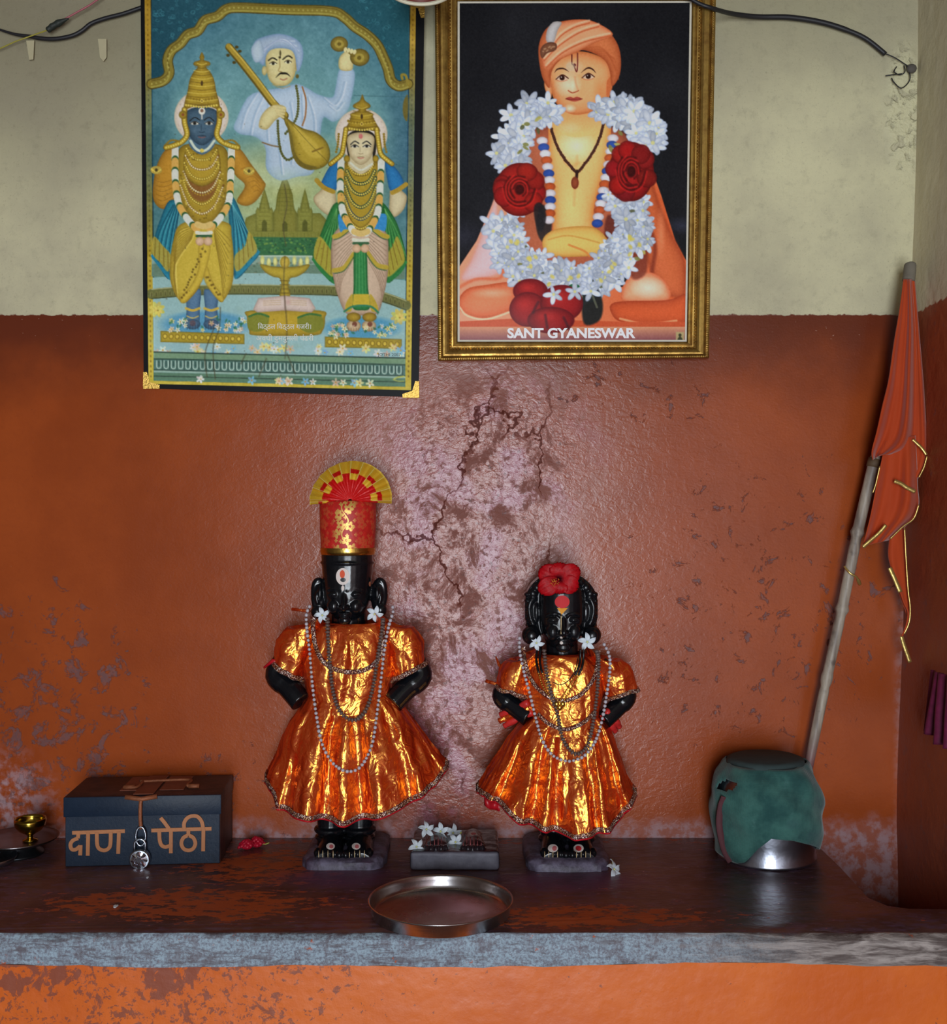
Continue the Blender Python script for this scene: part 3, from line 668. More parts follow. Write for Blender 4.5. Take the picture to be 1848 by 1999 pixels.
def face(cx, cy, rx, ry, c, cd, lip, male):
    p.poly([(cx - rx, cy - ry * .75), (cx, cy - ry), (cx + rx, cy - ry * .75), (cx + rx, cy), (cx + rx * .72, cy + ry * .62), (cx, cy + ry), (cx - rx * .72, cy + ry * .62), (cx - rx, cy)], c, rim=(cd, rx * .22))
    p.ell(cx - rx * .5, cy + ry * .22, rx * .3, ry * .2, [min(255, v + 16) for v in c], .6, soft=1); p.ell(cx + rx * .5, cy + ry * .22, rx * .3, ry * .2, [min(255, v + 16) for v in c], .6, soft=1)
    for s_ in (-1, 1):
        ex, ey = cx + s_ * rx * .47, cy - ry * .14
        p.line([(ex - rx * .32, ey - ry * .17 + (2 if s_ < 0 else 0)), (ex, ey - ry * .3), (ex + rx * .32, ey - ry * .17 + (2 if s_ > 0 else 0))], 2, (24, 26, 34))
        p.ell(ex, ey, rx * .27, ry * .085, (210, 206, 194)); p.ell(ex, ey, rx * .11, ry * .085, (26, 24, 28)); p.line([(ex - rx * .3, ey + 1), (ex, ey - ry * .1), (ex + rx * .3, ey + 1)], 1.3, (30, 28, 34))
    p.line([(cx - 1, cy - ry * .1), (cx - 1.5, cy + ry * .22)], 1.2, cd, .7); p.line([(cx - rx * .16, cy + ry * .3), (cx, cy + ry * .34), (cx + rx * .16, cy + ry * .3)], 1.6, cd)
    p.line([(cx - rx * .26, cy + ry * .52), (cx, cy + ry * .5), (cx + rx * .26, cy + ry * .52)], 2, cd); p.line([(cx - rx * .2, cy + ry * .56), (cx, cy + ry * .6), (cx + rx * .2, cy + ry * .56)], 2.6, lip)
# blue-skinned man
jewel_figure(393, 103, (393, 228, 53), None, None, None, None, None, True)
p.poly([(335, 288), (318, 298), (304, 330), (298, 372), (302, 396), (318, 408), (338, 396), (348, 372), (350, 300)], (186, 134, 48), rim=((126, 86, 30), 6))
p.poly([(452, 286), (470, 292), (490, 320), (512, 350), (518, 364), (500, 392), (480, 402), (462, 392), (478, 362), (458, 340), (448, 300)], (186, 134, 48), rim=((126, 86, 30), 6))
for i in range(6):
    p.line([(302 + i, 352 + i * 9), (318, 356 + i * 9), (338, 350 + i * 8)], 1.6, (146, 100, 36), .8); p.line([(470 + i * 5, 330 + i * 9), (488 + i * 3, 326 + i * 9), (502 + i * 2, 340 + i * 8)], 1.6, (146, 100, 36), .7)
for x, y in ((305, 332), (486, 334)): p.ell(x, y, 11, 8, (176, 150, 70)); p.dots([(x - 9, y - 2), (x, y + 4), (x + 9, y - 1)], 4, 1.8, GL); p.ell(x, y, 3, 3.4, (76, 64, 34))
BL, BLD = (38, 122, 146), (18, 70, 96)
p.poly([(330, 392), (312, 430), (300, 470), (297, 500), (310, 520), (330, 545), (338, 500), (342, 450), (352, 400)], BL, rim=(BLD, 4)); p.poly([(455, 385), (474, 425), (490, 470), (506, 494), (490, 516), (460, 545), (452, 500), (448, 450), (446, 400)], BL, rim=(BLD, 4))
for i in range(5):
    a = i / 4
    p.line([(lerp(338, 350, a), 400), (lerp(312, 344, a), 450), (lerp(299, 334, a), 505 + 30 * a)], 2.4, BLD, .8); p.line([(lerp(342, 352, a), 400), (lerp(316, 347, a), 450), (lerp(304, 336, a), 500 + 30 * a)], 1.6, (92, 172, 184), .6)
    p.line([(450, 395), (lerp(480, 456, a), 450), (lerp(502, 458, a), 495 + 40 * a)], 2.4, BLD, .8); p.line([(453, 398), (lerp(484, 460, a), 452), (lerp(504, 462, a), 490 + 40 * a)], 1.6, (92, 172, 184), .6)
p.poly([(300, 462), (297, 496), (312, 512), (328, 530), (334, 500), (318, 480)], (170, 148, 60), .9, 2); p.poly([(486, 452), (502, 486), (488, 505), (462, 530), (458, 500), (478, 480)], (166, 146, 60), .9, 2)
p.line([(297, 500), (312, 520), (331, 544)], 5, (34, 118, 150)); p.line([(505, 492), (488, 514), (460, 542)], 5, (34, 118, 150))
for i in range(4): p.line([(303 + i * 8, 466 + i * 8), (302 + i * 9, 500 + i * 10)], 1.6, (114, 92, 34), .8); p.line([(490 - i * 8, 460 + i * 8), (494 - i * 9, 490 + i * 12)], 1.6, (114, 92, 34), .8)
# dhoti, legs
p.ell(400, 634, 84, 26, (74, 138, 178), .85, 8)
p.poly([(366, 575), (364, 610), (362, 632), (374, 642), (388, 634), (390, 600), (391, 565)], (84, 116, 150), rim=((48, 76, 110), 4)); p.poly([(399, 565), (400, 600), (400, 634), (412, 642), (426, 632), (424, 605), (424, 575)], (84, 116, 150), rim=((48, 76, 110), 4))
for x in (376, 412): p.line([(x - 13, 602), (x, 606), (x + 13, 602)], 5, (190, 160, 70)); p.line([(x - 11, 617), (x, 621), (x + 11, 617)], 2, (190, 170, 90)); p.ell(x, 633, 15, 10, (76, 106, 138), rim=((44, 66, 92), 3)); p.ell(x, 631, 6, 6, (92, 70, 80), .8); [p.line([(x - 10 + 5 * i, 634), (x - 11 + 5.4 * i, 643)], 1.2, (40, 60, 84)) for i in range(5)]
DY, DYD = (190, 164, 62), (132, 106, 34)
p.poly([(352, 438), (338, 470), (332, 510), (332, 545), (342, 575), (358, 592), (374, 580), (388, 562), (398, 540), (408, 562), (420, 578), (432, 590), (446, 572), (455, 545), (456, 500), (452, 460), (446, 436), (400, 428)], DY, rim=(DYD, 6))
for i in range(11):
    a = i / 10
    p.line([(382 - 8 * a, 440 + 26 * a), (lerp(350, 340, a), lerp(450, 520, a)), (lerp(336, 345, a), lerp(480, 580, a))], 1.6, DYD, .8); p.line([(416 + 4 * a, 440 + 30 * a), (lerp(432, 430, a), lerp(452, 530, a)), (lerp(450, 436, a), lerp(470, 584, a))], 1.6, DYD, .7)
    p.line([(384 - 8 * a, 442 + 26 * a), (lerp(353, 343, a), lerp(452, 522, a)), (lerp(339, 348, a), lerp(483, 582, a))], 1.3, (218, 196, 100), .6)
p.poly([(388, 480), (410, 480), (404, 520), (394, 550), (372, 580), (358, 592), (352, 584), (376, 552), (388, 520)], (196, 168, 62), .9, 2, rim=((140, 110, 36), 2)); p.poly([(404, 520), (398, 545), (416, 575), (432, 590), (436, 580), (416, 552)], (196, 168, 62), .9, 2, rim=((140, 110, 36), 2))
for k in range(20): a = k / 20; p.ell(lerp(398, 356, a) + random.uniform(-5, 5), lerp(486, 586, a), 2.2, 2.2, (92, 70, 26), .8)
for k in range(9): a = k / 9; p.ell(lerp(403, 432, a), lerp(540, 582, a) + random.uniform(-4, 4), 2.2, 2.2, (92, 70, 26), .8)
# chest and jewellery
p.poly([(350, 290), (372, 280), (416, 280), (440, 290), (448, 320), (448, 365), (438, 400), (420, 430), (396, 440), (374, 430), (354, 400), (344, 365), (344, 320)], (160, 132, 44), rim=(GD, 6))
p.ell(394, 352, 30, 42, (124, 78, 40), .9, 3); p.poly([(364, 290), (394, 300), (424, 290), (428, 340), (394, 364), (360, 340)], GOLD, .95, 2, rim=(GD, 4))
for i, (yy, hw, dp) in enumerate(((300, 30, 16), (314, 32, 22), (328, 34, 28), (345, 36, 40), (358, 38, 52), (372, 42, 58))):
    q = [(394 - hw, yy - 10), (394 - hw * .6, yy + dp * .5), (394, yy + dp * .78), (394 + hw * .6, yy + dp * .5), (394 + hw, yy - 10)]
    p.line(q, 4.5, (110, 66, 34) if i % 2 else GD, .8); p.dots(q, 4.6, 1.8, GL if i % 2 == 0 else (218, 206, 160)); p.dots([(x, y + 5) for x, y in q], 5.5, 1.5, GOLD)
for k in range(60): a = random.uniform(0, 6.28); p.ell(394 + math.cos(a) * random.uniform(34, 50), 360 + math.sin(a) * random.uniform(50, 72), 1.8, 1.8, random.choice((GL, GD)), .7)
def garland(L, R, end):
    for P_ in (L, R):
        pts = catmull([(a, b, 0) for a, b in P_], 8); seg = resample(pts, 2); cyc = 0
        for i in range(len(seg) - 1):
            u = (i * 2) % 46; c = (206, 206, 198) if u < 20 else (40, 84, 50) if u < 24 else (206, 160, 84) if u < 42 else (40, 84, 50)
            p.line([(seg[i].x, seg[i].y), (seg[i + 1].x, seg[i + 1].y)], 13, c, 1, 1, False)
    x, y = end
    p.line([(x - 13, y - 26), (x, y - 22), (x + 13, y - 26)], 12, (206, 176, 110)); p.line([(x - 14, y - 10), (x, y - 8), (x + 14, y - 10)], 7, (208, 206, 190)); p.line([(x - 14, y - 3), (x + 14, y - 3)], 5, (46, 86, 58)); p.ell(x - 8, y + 7, 8.5, 8.5, (214, 180, 152), rim=((170, 130, 100), 3)); p.ell(x + 8, y + 7, 8.5, 8.5, (214, 180, 152), rim=((170, 130, 100), 3))
garland([(342, 290), (342, 350), (348, 395), (364, 425), (384, 448)], [(452, 290), (450, 350), (446, 395), (430, 425), (408, 448)], (398, 464))
p.poly([(372, 262), (394, 280), (416, 262), (418, 285), (394, 302), (370, 285)], (70, 98, 124)); p.line([(372, 275), (382, 290), (394, 295), (406, 290), (418, 275)], 5, (196, 204, 190)); p.ell(394, 294, 4, 4, GL)
face(394, 246, 30, 38, (66, 92, 116), (32, 50, 72), (104, 78, 88), True)
p.ell(394, 217, 6.5, 7, (212, 206, 196)); p.ell(394, 216, 3, 3.4, (120, 84, 70)); p.line([(394, 222), (394, 232)], 2.4, (212, 206, 196))
crown(394, [(394, 102), (399, 112), (398, 117), (409, 121), (410, 127), (402, 131), (410, 140), (418, 156), (422, 178), (428, 200), (428, 214), (412, 209), (394, 207), (376, 209), (360, 214), (360, 200), (366, 178), (370, 156), (378, 140), (386, 131), (378, 127), (379, 121), (390, 117), (389, 112)], 120, 205, 33)
for s_ in (-1, 1):
    q = [(394 + s_ * 34, 214), (394 + s_ * 34, 238), (394 + s_ * 29, 262), (394 + s_ * 38, 276), (394 + s_ * 55, 284), (394 + s_ * 70, 288)]
    p.line(q, 11, GD); p.line(q, 8, GOLD); p.dots(q, 5, 2, GL); p.ell(394 + s_ * 37, 224, 8, 8, GOLD, rim=(GD, 3)); p.ell(394 + s_ * 37, 224, 3, 3, (130, 70, 40))
    p.dots([(394 + s_ * 44, 276), (394 + s_ * 60, 274), (394 + s_ * 72, 284)], 4, 2.2, GR)
# lady in green
jewel_figure(705, 190, (705, 262, 51), None, None, None, None, None, False)
LS, LSD = (206, 192, 158), (150, 128, 96)
p.poly([(648, 352), (625, 372), (612, 386), (618, 402), (640, 420), (652, 414), (656, 392)], LS, rim=(LSD, 4)); p.poly([(764, 352), (784, 372), (794, 384), (788, 408), (770, 424), (760, 410), (760, 390)], LS, rim=(LSD, 4))
p.poly([(664, 312), (646, 322), (632, 345), (628, 362), (650, 376), (662, 352)], (40, 116, 176), rim=((22, 74, 128), 4)); p.poly([(752, 314), (772, 328), (786, 350), (786, 366), (764, 374), (756, 352)], (40, 116, 176), rim=((22, 74, 128), 4))
p.line([(618, 352), (632, 366), (650, 374)], 9, (166, 134, 50)); p.line([(766, 376), (778, 370), (792, 360)], 9, (166, 134, 50))
p.poly([(650, 400), (632, 440), (618, 478), (610, 505), (626, 530), (652, 552), (654, 500), (660, 440), (664, 400)], (46, 122, 62), rim=((24, 76, 40), 4)); p.poly([(752, 400), (772, 430), (786, 470), (793, 510), (782, 530), (756, 552), (752, 500), (746, 440), (744, 400)], (46, 122, 62), rim=((24, 76, 40), 4))
for i in range(5):
    a = i / 4
    p.line([(660, 405), (lerp(634, 656, a), 455), (lerp(612, 650, a), 505 + 40 * a)], 2.2, (26, 82, 44), .8); p.line([(657, 408), (lerp(637, 658, a), 455), (lerp(616, 652, a), 500 + 40 * a)], 1.6, (104, 170, 96), .6)
    p.line([(748, 405), (lerp(772, 752, a), 455), (lerp(790, 754, a), 505 + 40 * a)], 2.2, (26, 82, 44), .8); p.line([(751, 408), (lerp(776, 755, a), 455), (lerp(792, 757, a), 500 + 40 * a)], 1.6, (104, 170, 96), .6)
p.poly([(622, 462), (612, 500), (628, 522), (650, 540), (652, 505), (640, 480)], (176, 152, 56), .85, 2); p.poly([(776, 462), (790, 505), (778, 524), (756, 540), (752, 505), (766, 480)], (176, 152, 56), .85, 2)
for i in range(4): p.line([(626 + i * 7, 470 + i * 6), (616 + i * 10, 508 + i * 9)], 2, (120, 96, 36), .8); p.line([(772 - i * 6, 470 + i * 6), (784 - i * 8, 508 + i * 9)], 2, (120, 96, 36), .8)
p.line([(611, 506), (628, 530), (652, 552)], 5, (40, 116, 62)); p.line([(792, 512), (780, 532), (757, 550)], 5, (40, 116, 62))
p.ell(706, 640, 72, 22, (70, 140, 180), .85, 8)
for x in (690, 720): p.ell(x, 636, 14, 11, (200, 178, 146), rim=((140, 110, 84), 3)); p.ell(x + 2, 633, 5, 5, (104, 52, 44), .85); [p.line([(x - 10 + 5 * i, 640), (x - 10 + 5 * i, 647)], 1.2, (130, 100, 76)) for i in range(5)]
SKT, SKTD = (196, 170, 150), (140, 112, 96)
p.poly([(650, 460), (646, 500), (650, 540), (660, 580), (676, 612), (704, 616), (736, 612), (748, 580), (756, 540), (758, 500), (756, 460), (740, 442), (704, 436), (668, 442)], SKT, rim=(SKTD, 6))
for i in range(12):
    a = i / 11
    p.line([(686, 452 + 60 * a), (668, 462 + 84 * a), (650 + 12 * a, 470 + 110 * a)], 1.6, SKTD, .7); p.line([(720, 452 + 60 * a), (738, 462 + 84 * a), (756 - 10 * a, 470 + 110 * a)], 1.6, SKTD, .7)
for q in ([(652, 528), (672, 522), (690, 496)], [(754, 522), (734, 516), (716, 492)], [(652, 462), (664, 458), (680, 446)], [(756, 462), (744, 458), (728, 446)]): p.line(q, 9, (176, 152, 58)); p.line([(x, y + 6) for x, y in q], 2, (66, 96, 66))
p.poly([(692, 484), (714, 484), (718, 560), (722, 600), (706, 606), (688, 600), (690, 560)], (44, 124, 70), rim=((24, 82, 44), 4)); [p.line([(696 + i * 5, 490), (694 + i * 7, 596)], 1.6, (92, 160, 96), .6) for i in range(4)]
p.poly([(690, 574), (720, 574), (722, 596), (688, 596)], (190, 164, 56), sm=False); p.poly([(676, 590), (688, 574), (686, 606), (674, 606)], (178, 152, 56)); p.poly([(734, 590), (722, 574), (724, 606), (738, 606)], (178, 152, 56)); p.line([(672, 608), (690, 598), (722, 598), (738, 610)], 4, (50, 120, 90))
for x in (690, 721): p.ell(x, 619, 14, 9, (178, 148, 54), rim=(GD, 4))
p.poly([(664, 452), (672, 448), (690, 445), (676, 420), (660, 420)], (50, 130, 190)); p.poly([(740, 448), (752, 450), (754, 420), (738, 420), (726, 444)], (50, 130, 190))
p.poly([(672, 318), (704, 310), (740, 318), (746, 350), (744, 400), (730, 440), (704, 458), (680, 440), (668, 400), (666, 350)], (166, 138, 46), rim=(GD, 6))
for i, (yy, hw, dp) in enumerate(((330, 24, 14), (342, 27, 22), (355, 29, 32), (372, 30, 42), (392, 32, 46), (412, 32, 44))):
    q = [(704 - hw, yy - 8), (704 - hw * .6, yy + dp * .5), (704, yy + dp * .78), (704 + hw * .6, yy + dp * .5), (704 + hw, yy - 8)]
    p.line(q, 7, (30, 58, 56) if i in (1, 2, 3) else (44, 60, 84) if i == 4 else GD, .85); p.dots(q, 4.4, 1.8, GL); p.dots([(x, y + 5) for x, y in q], 5, 1.6, GOLD)
garland([(666, 312), (664, 360), (668, 410), (682, 440), (694, 456)], [(744, 316), (742, 360), (738, 410), (726, 440), (714, 456)], (704, 478))
p.poly([(684, 300), (704, 318), (724, 300), (728, 322), (704, 340), (680, 322)], (196, 182, 148)); p.line([(684, 318), (704, 332), (726, 320)], 4, (206, 206, 190))
p.poly([(676, 285), (680, 262), (704, 252), (730, 262), (734, 290), (728, 312), (722, 280), (686, 280), (682, 310)], (30, 26, 26))
face(704, 290, 25, 32, (212, 198, 164), (160, 138, 104), (190, 130, 118), False); p.ell(704, 266, 4, 5, (196, 110, 110))
crown(706, [(707, 184), (712, 196), (722, 204), (722, 210), (714, 215), (728, 222), (728, 228), (734, 240), (742, 256), (730, 256), (706, 252), (682, 256), (672, 256), (680, 240), (684, 228), (684, 222), (700, 215), (690, 210), (690, 204), (702, 196)], 205, 250, 31)
for s_ in (-1, 1):
    q = [(705 + s_ * 30, 252), (705 + s_ * 34, 280), (705 + s_ * 38, 300), (705 + s_ * 50, 312), (705 + s_ * 60, 320)]
    p.line(q, 10, GD); p.line(q, 7, GOLD); p.dots(q, 5, 2, GL); p.ell(705 + s_ * 28, 310, 6, 7, GOLD, rim=(GD, 2)); p.dots([(705 + s_ * 44, 262), (705 + s_ * 46, 284), (705 + s_ * 50, 300)], 5, 2.4, GR)
# lamp, book, cushions
for i in range(8):
    x = 512 + i * 12.5; p.ell(x, 508 + 5 * abs(math.sin(i * 1.3)), 4, 9, (196, 190, 110), .9, 2); p.ell(x, 510, 2.4, 5, (226, 214, 140), .9)
p.poly([(508, 516), (532, 520), (556, 521), (580, 520), (604, 516), (596, 530), (580, 540), (566, 544), (563, 560), (566, 578), (546, 578), (549, 560), (546, 544), (532, 540), (516, 530)], (180, 156, 54), rim=((110, 92, 32), 4)); p.ell(556, 512, 9, 12, (196, 170, 70), rim=((130, 106, 36), 3))
for yy in (548, 556, 564, 572): p.line([(547, yy), (565, yy)], 2, (112, 92, 32))
p.poly([(490, 606), (482, 620), (486, 645), (500, 655), (610, 655), (630, 645), (634, 622), (624, 606)], (180, 150, 50), rim=((120, 100, 36), 5))
p.poly([(486, 618), (502, 612), (524, 616), (520, 640), (500, 648), (484, 640)], (118, 122, 48), .95, 2); p.poly([(582, 618), (606, 614), (628, 618), (630, 640), (606, 650), (584, 640)], (118, 122, 48), .95, 2); p.line([(486, 618), (504, 612), (524, 618)], 4, (60, 104, 56)); p.line([(582, 620), (604, 613), (626, 616)], 4, (60, 104, 56))
p.poly([(494, 604), (504, 582), (556, 577), (604, 582), (616, 602), (608, 610), (556, 606), (502, 610)], (206, 186, 180), sm=False, rim=((160, 136, 130), 4)); p.line([(556, 578), (556, 606)], 2, (150, 120, 116)); p.ell(562, 590, 9, 8, (170, 120, 116), .5, soft=1)
for i in range(3): p.line([(514, 588 + i * 4), (548, 586 + i * 4)], 1.6, (180, 150, 110), .6); p.line([(566, 586 + i * 4), (598, 588 + i * 4)], 1.6, (180, 150, 110), .6)
# pedestals and strewn flowers
for pts in ([(313, 646), (477, 652), (477, 672), (313, 668)], [(634, 657), (784, 662), (784, 681), (634, 678)]):
    p.poly(pts, (172, 148, 50), sm=False, rim=((110, 96, 36), 2.4)); x0, x1 = pts[0][0], pts[1][0]
    for k in range(int((x1 - x0) / 12)): p.ell(x0 + 9 + k * 12, lerp(pts[0][1], pts[1][1], k * 12 / (x1 - x0)) + 10.5, 5, 5.5, (132, 108, 38)); p.ell(x0 + 9 + k * 12, lerp(pts[0][1], pts[1][1], k * 12 / (x1 - x0)) + 10.5, 3, 3.5, (204, 178, 72))
PAL = ((220, 214, 190), (214, 206, 140), (196, 168, 150), (120, 172, 206), (208, 210, 208), (222, 190, 160))
for k in range(36): p.flower(random.uniform(306, 786), random.uniform(676, 692), random.uniform(6, 9), random.choice(PAL), (190, 150, 60), random.choice((5, 6)), .9)
for cx, y0, w_ in ((400, 634, 78), (706, 645, 66)):
    for k in range(40):
        x = cx + random.uniform(-w_, w_)
        if abs(x - cx) < 30 and random.random() < .7: continue
        p.ell(x, y0 + random.uniform(-14, 12), 4, 2, (40, 104, 72), .7, 1, random.uniform(0, 3)); p.flower(x, y0 + random.uniform(-12, 12), random.uniform(4, 6), random.choice(PAL[:3] + PAL[4:]), (180, 140, 60), 5, .9)
for x, y in ((306, 604), (778, 618)): p.flower(x, y, 15, (196, 182, 90), (150, 126, 50), 8, .9); p.flower(x + 2, y + 2, 9, (214, 198, 110), (150, 126, 50), 7, .9)
# lower mouldings
def band(y0, y1, c, sl=.024): p.poly([(300, y0), (791, y0 + 491 * sl), (791, y1 + 491 * sl), (300, y1)], c, sm=False)
band(687, 699, (112, 142, 116)); band(686, 688.5, (40, 60, 56)); band(699, 702, (50, 74, 66)); band(702, 722, (78, 112, 108)); band(722, 727, (140, 168, 160)); band(727, 743, (84, 118, 100)); band(721, 723, (40, 60, 58)); band(733, 735, (46, 66, 60))
for k in range(34):
    x = 304 + k * 14.2; y = 704 + (x - 300) * .024
    p.line([(x + 2, y), (x + 2, y + 12), (x + 6, y + 15), (x + 10, y + 12), (x + 10, y)], 2, (170, 192, 184)); p.line([(x + 13, y - 1), (x + 13, y + 16)], 1.4, (42, 62, 62)); p.line([(x + 6, y + 1), (x + 6, y + 10)], 1.6, (38, 60, 62))
for k in range(18): x = random.uniform(350, 740); p.flower(x, 738 + (x - 300) * .024, random.uniform(6, 9), random.choice(PAL), (180, 130, 60), 5, .85)
p.line([(768, 741), (775, 737), (788, 735)], 3, (170, 176, 90)); p.line([(768, 741), (776, 744), (788, 744)], 2.4, (150, 160, 90))
# handling marks: drips and scuffs on the card
for q in ([(430, 600), (428, 640), (416, 680), (420, 740)], [(418, 640), (400, 690), (404, 735)], [(556, 500), (554, 560), (560, 640), (556, 700)], [(555, 360), (560, 400), (553, 440), (558, 480)], [(480, 690), (470, 710)], [(520, 700), (505, 735)], [(560, 690), (576, 730)]):
    p.line(q, 3, (70, 62, 44), .35, 3); p.line(q, 1.2, (60, 50, 38), .5)
for k in range(60): p.ell(random.uniform(300, 790), random.uniform(200, 740), random.uniform(.6, 1.6), random.uniform(.6, 1.8), (52, 46, 36), .5)
p.noise(120, 5, 11); p.noise(2.2, 4, 12)
p.poly([(296, -18), (799, -11), (788.5, 752.5), (302, 740.5)], (92, 92, 48), .14, sm=False)
# crop the sheet to the printed field, the black border is the card itself
card = thing('devotional_print', 'black bordered unframed print of a blue crowned figure, green robed lady and lute player', 'picture', tuple(W(550, 770, .01)))
q = [W(x, y, dcard(x, y)) for x, y in OUT]; bk = [v + Vector((0, .006, 0)) for v in q]
MB().add(q + bk, [(0, 3, 2, 1), (4, 5, 6, 7), (0, 1, 5, 4), (1, 2, 6, 5), (2, 3, 7, 6), (3, 0, 4, 7)]).build('backing_board', MBLACK, card, smooth=False)
def warp_sheet(o, corners, dfun, lift):
    """trim the printed sheet to its four real corners"""
    me = o.data; n = len(me.vertices)
sheet_corners = [(281.5, -34), (812.5, -26), (802.5, 762), (289.5, 749.5)]
# keep only the printed quad: remap the sheet's unit square to the quad and sample ink there
def quad_sheet(P, corners, name, mat, parent, dfun, nu, nv):
    u = np.linspace(0, 1, nu)[None, :]; v = np.linspace(0, 1, nv)[:, None]
    (ax, ay), (bx, by), (cx, cy), (dx, dy) = corners
    X = (1 - v) * ((1 - u) * ax + u * bx) + v * ((1 - u) * dx + u * cx); Y = (1 - v) * ((1 - u) * ay + u * by) + v * ((1 - u) * dy + u * cy)
    fi = np.clip((Y - P.y0) * P.res, 0, P.h - 1.001); fj = np.clip((X - P.x0) * P.res, 0, P.w - 1.001); i = fi.astype(int); j = fj.astype(int); a = (fi - i)[..., None]; b = (fj - j)[..., None]
    c = P.c; C = c[i, j] * (1 - a) * (1 - b) + c[i + 1, j] * a * (1 - b) + c[i, j + 1] * (1 - a) * b + c[i + 1, j + 1] * a * b
    Q = Paint(0, 0, nu - 1, nv - 1, 1, (0, 0, 0)); Q.c = C.astype(np.float32)
    class G: pass
    o = None
    # positions
    d = dfun(X, Y); sc = (D - d) / F
    Q_pos = np.stack([(X - CX) * sc, -d, H + (CY - Y) * sc], -1)
    me_o = Q.sheet(name, mat, parent, lambda x, y: np.zeros_like(x))
    me_o.data.vertices.foreach_set('co', (Q_pos - np.array(tuple(parent['_w']))).astype(np.float32).ravel()); me_o.data.update()
    return me_o
pr1 = quad_sheet(p, sheet_corners, 'printed_sheet', MPRINT1, card, lambda x, y: dcard(x, y) + .0006, 425, 628)
MINKW, MINKB = simple('white_ink', (226, 226, 214), .5, var=.03), simple('dark_ink', (40, 52, 60), .5, var=.03)
text_mesh('publisher_lettering', 'JOTHI 2087', 737, 697, 45, 7.5, 0, MINKB, card, dfun=dcard, depth=.0010)
text_mesh('verse_lettering', 'िवठ्ठल िवठ्ठल गजरी।', 503, 646, 104, 16, 0, MINKW, card, dfun=dcard, depth=.0010, bold=.008)
text_mesh('verse_lettering', 'अवघी दुमदुमली पंढरी', 500, 669, 112, 17, 0, MINKW, card, dfun=dcard, depth=.0010, bold=.008)
MBRASS = simple('stamped_brass', (206, 166, 84), .34, 1.0, var=.12, scale=300, bump=.35)
for cxn, cyn, sx, sy in ((280.5, 757.5, 1, -1), (816.5, 775, -1, -1), (827.5, 4, -1, 1)):
    # pressed metal corner with a scooped inner edge
    arc = [(cxn + sx * (30 - 20 * math.sin(a)), cyn + sy * (30 - 20 * math.cos(a))) for a in [PI / 2 * k / 8 for k in range(9)]]
    P_ = [(cxn - sx * 1.5, cyn - sy * 1.5), (cxn + sx * 31, cyn - sy * 1.2)] + [(cxn + sx * (32 - 22 * math.sin(PI / 2 * k / 8)), cyn + sy * (32 - 22 * math.cos(PI / 2 * k / 8)) - 0) for k in range(0)] + [(cxn + sx * lerp(31, 12, k / 6) - sx * 0, cyn + sy * lerp(6, 12, k / 6)) for k in range(7)] + [(cxn + sx * lerp(12, 6, k / 6), cyn + sy * lerp(12, 31, k / 6)) for k in range(1, 7)] + [(cxn - sx * 1.2, cyn + sy * 31)]
    fr_ = [W(x, y, dcard(x, y) + .0022) for x, y in P_]; bk = [W(x, y, dcard(x, y) - .002) for x, y in P_]; n = len(P_)
    m_ = MB(); m_.v = fr_ + bk; m_.f = [tuple(range(n)), tuple(reversed(range(n, 2 * n)))] + [(i, (i + 1) % n, n + (i + 1) % n, n + i) for i in range(n)]
    c_ = m_.build('metal_corner', MBRASS, card, smooth=False); c_['label'] = 'stamped brass corner guard'

# ---------------------------------------------------------------- gilt framed portrait
def dport(x, y): return .022 + .04 * (700 - y) / 740.0
p = Paint(880, -12, 1362, 680, .85, (26, 26, 29))
p.ell(1110, 300, 330, 420, (36, 35, 40), .7, soft=1); p.ell(1330, 440, 40, 20, (58, 60, 78), .7, soft=1); p.ell(900, 460, 60, 40, (54, 54, 68), .6, soft=1)
CP, CPD, CPL = (226, 158, 116), (176, 92, 56), (244, 202, 176)
# robe
p.poly([(985, 330), (960, 400), (930, 470), (890, 530), (886, 600), (890, 640), (1345, 640), (1345, 520), (1318, 470), (1290, 380), (1268, 320), (1240, 350), (1230, 560), (1000, 560)], (222, 150, 118), sm=False, grad=((206, 96, 52), 950, 400, 1310, 420))
p.poly([(982, 340), (965, 390), (940, 455), (920, 505), (900, 545), (940, 545), (980, 530), (1000, 490), (975, 440), (972, 380)], (232, 190, 196), .9, 8, rim=((214, 150, 140), 8))
p.poly([(1262, 330), (1284, 390), (1310, 455), (1336, 510), (1336, 575), (1300, 575), (1275, 540), (1262, 500), (1254, 430)], (202, 104, 62), .95, 6, rim=((150, 62, 34), 8)); p.ell(1290, 455, 10, 60, (226, 142, 100), .7, soft=1)
p.line([(898, 560), (930, 545), (975, 543), (982, 520)], 6, (206, 106, 70), .8, 4); p.line([(1262, 430), (1278, 480), (1272, 530)], 8, (120, 46, 30), .7, 5)
p.poly([(892, 595), (910, 565), (950, 556), (1000, 552), (1010, 580), (1000, 605), (960, 620), (915, 618)], (224, 128, 88), rim=((180, 76, 40), 8)); p.ell(960, 572, 46, 12, (244, 182, 150), .7, soft=1)
p.line([(897, 600), (912, 616), (950, 623), (1005, 605)], 4, (246, 196, 160), .9, 2); p.poly([(1215, 560), (1240, 532), (1280, 535), (1305, 560), (1300, 588), (1220, 590)], (236, 170, 132), rim=((196, 96, 58), 9)); p.ell(1265, 562, 36, 22, (250, 206, 186), .9, soft=.8)
p.poly([(1200, 590), (1300, 586), (1342, 575), (1342, 625), (1300, 634), (1220, 630), (1195, 615)], (206, 92, 50), rim=((158, 62, 34), 8)); p.line([(1210, 622), (1260, 632), (1320, 626)], 4, (240, 158, 112), .9, 2)
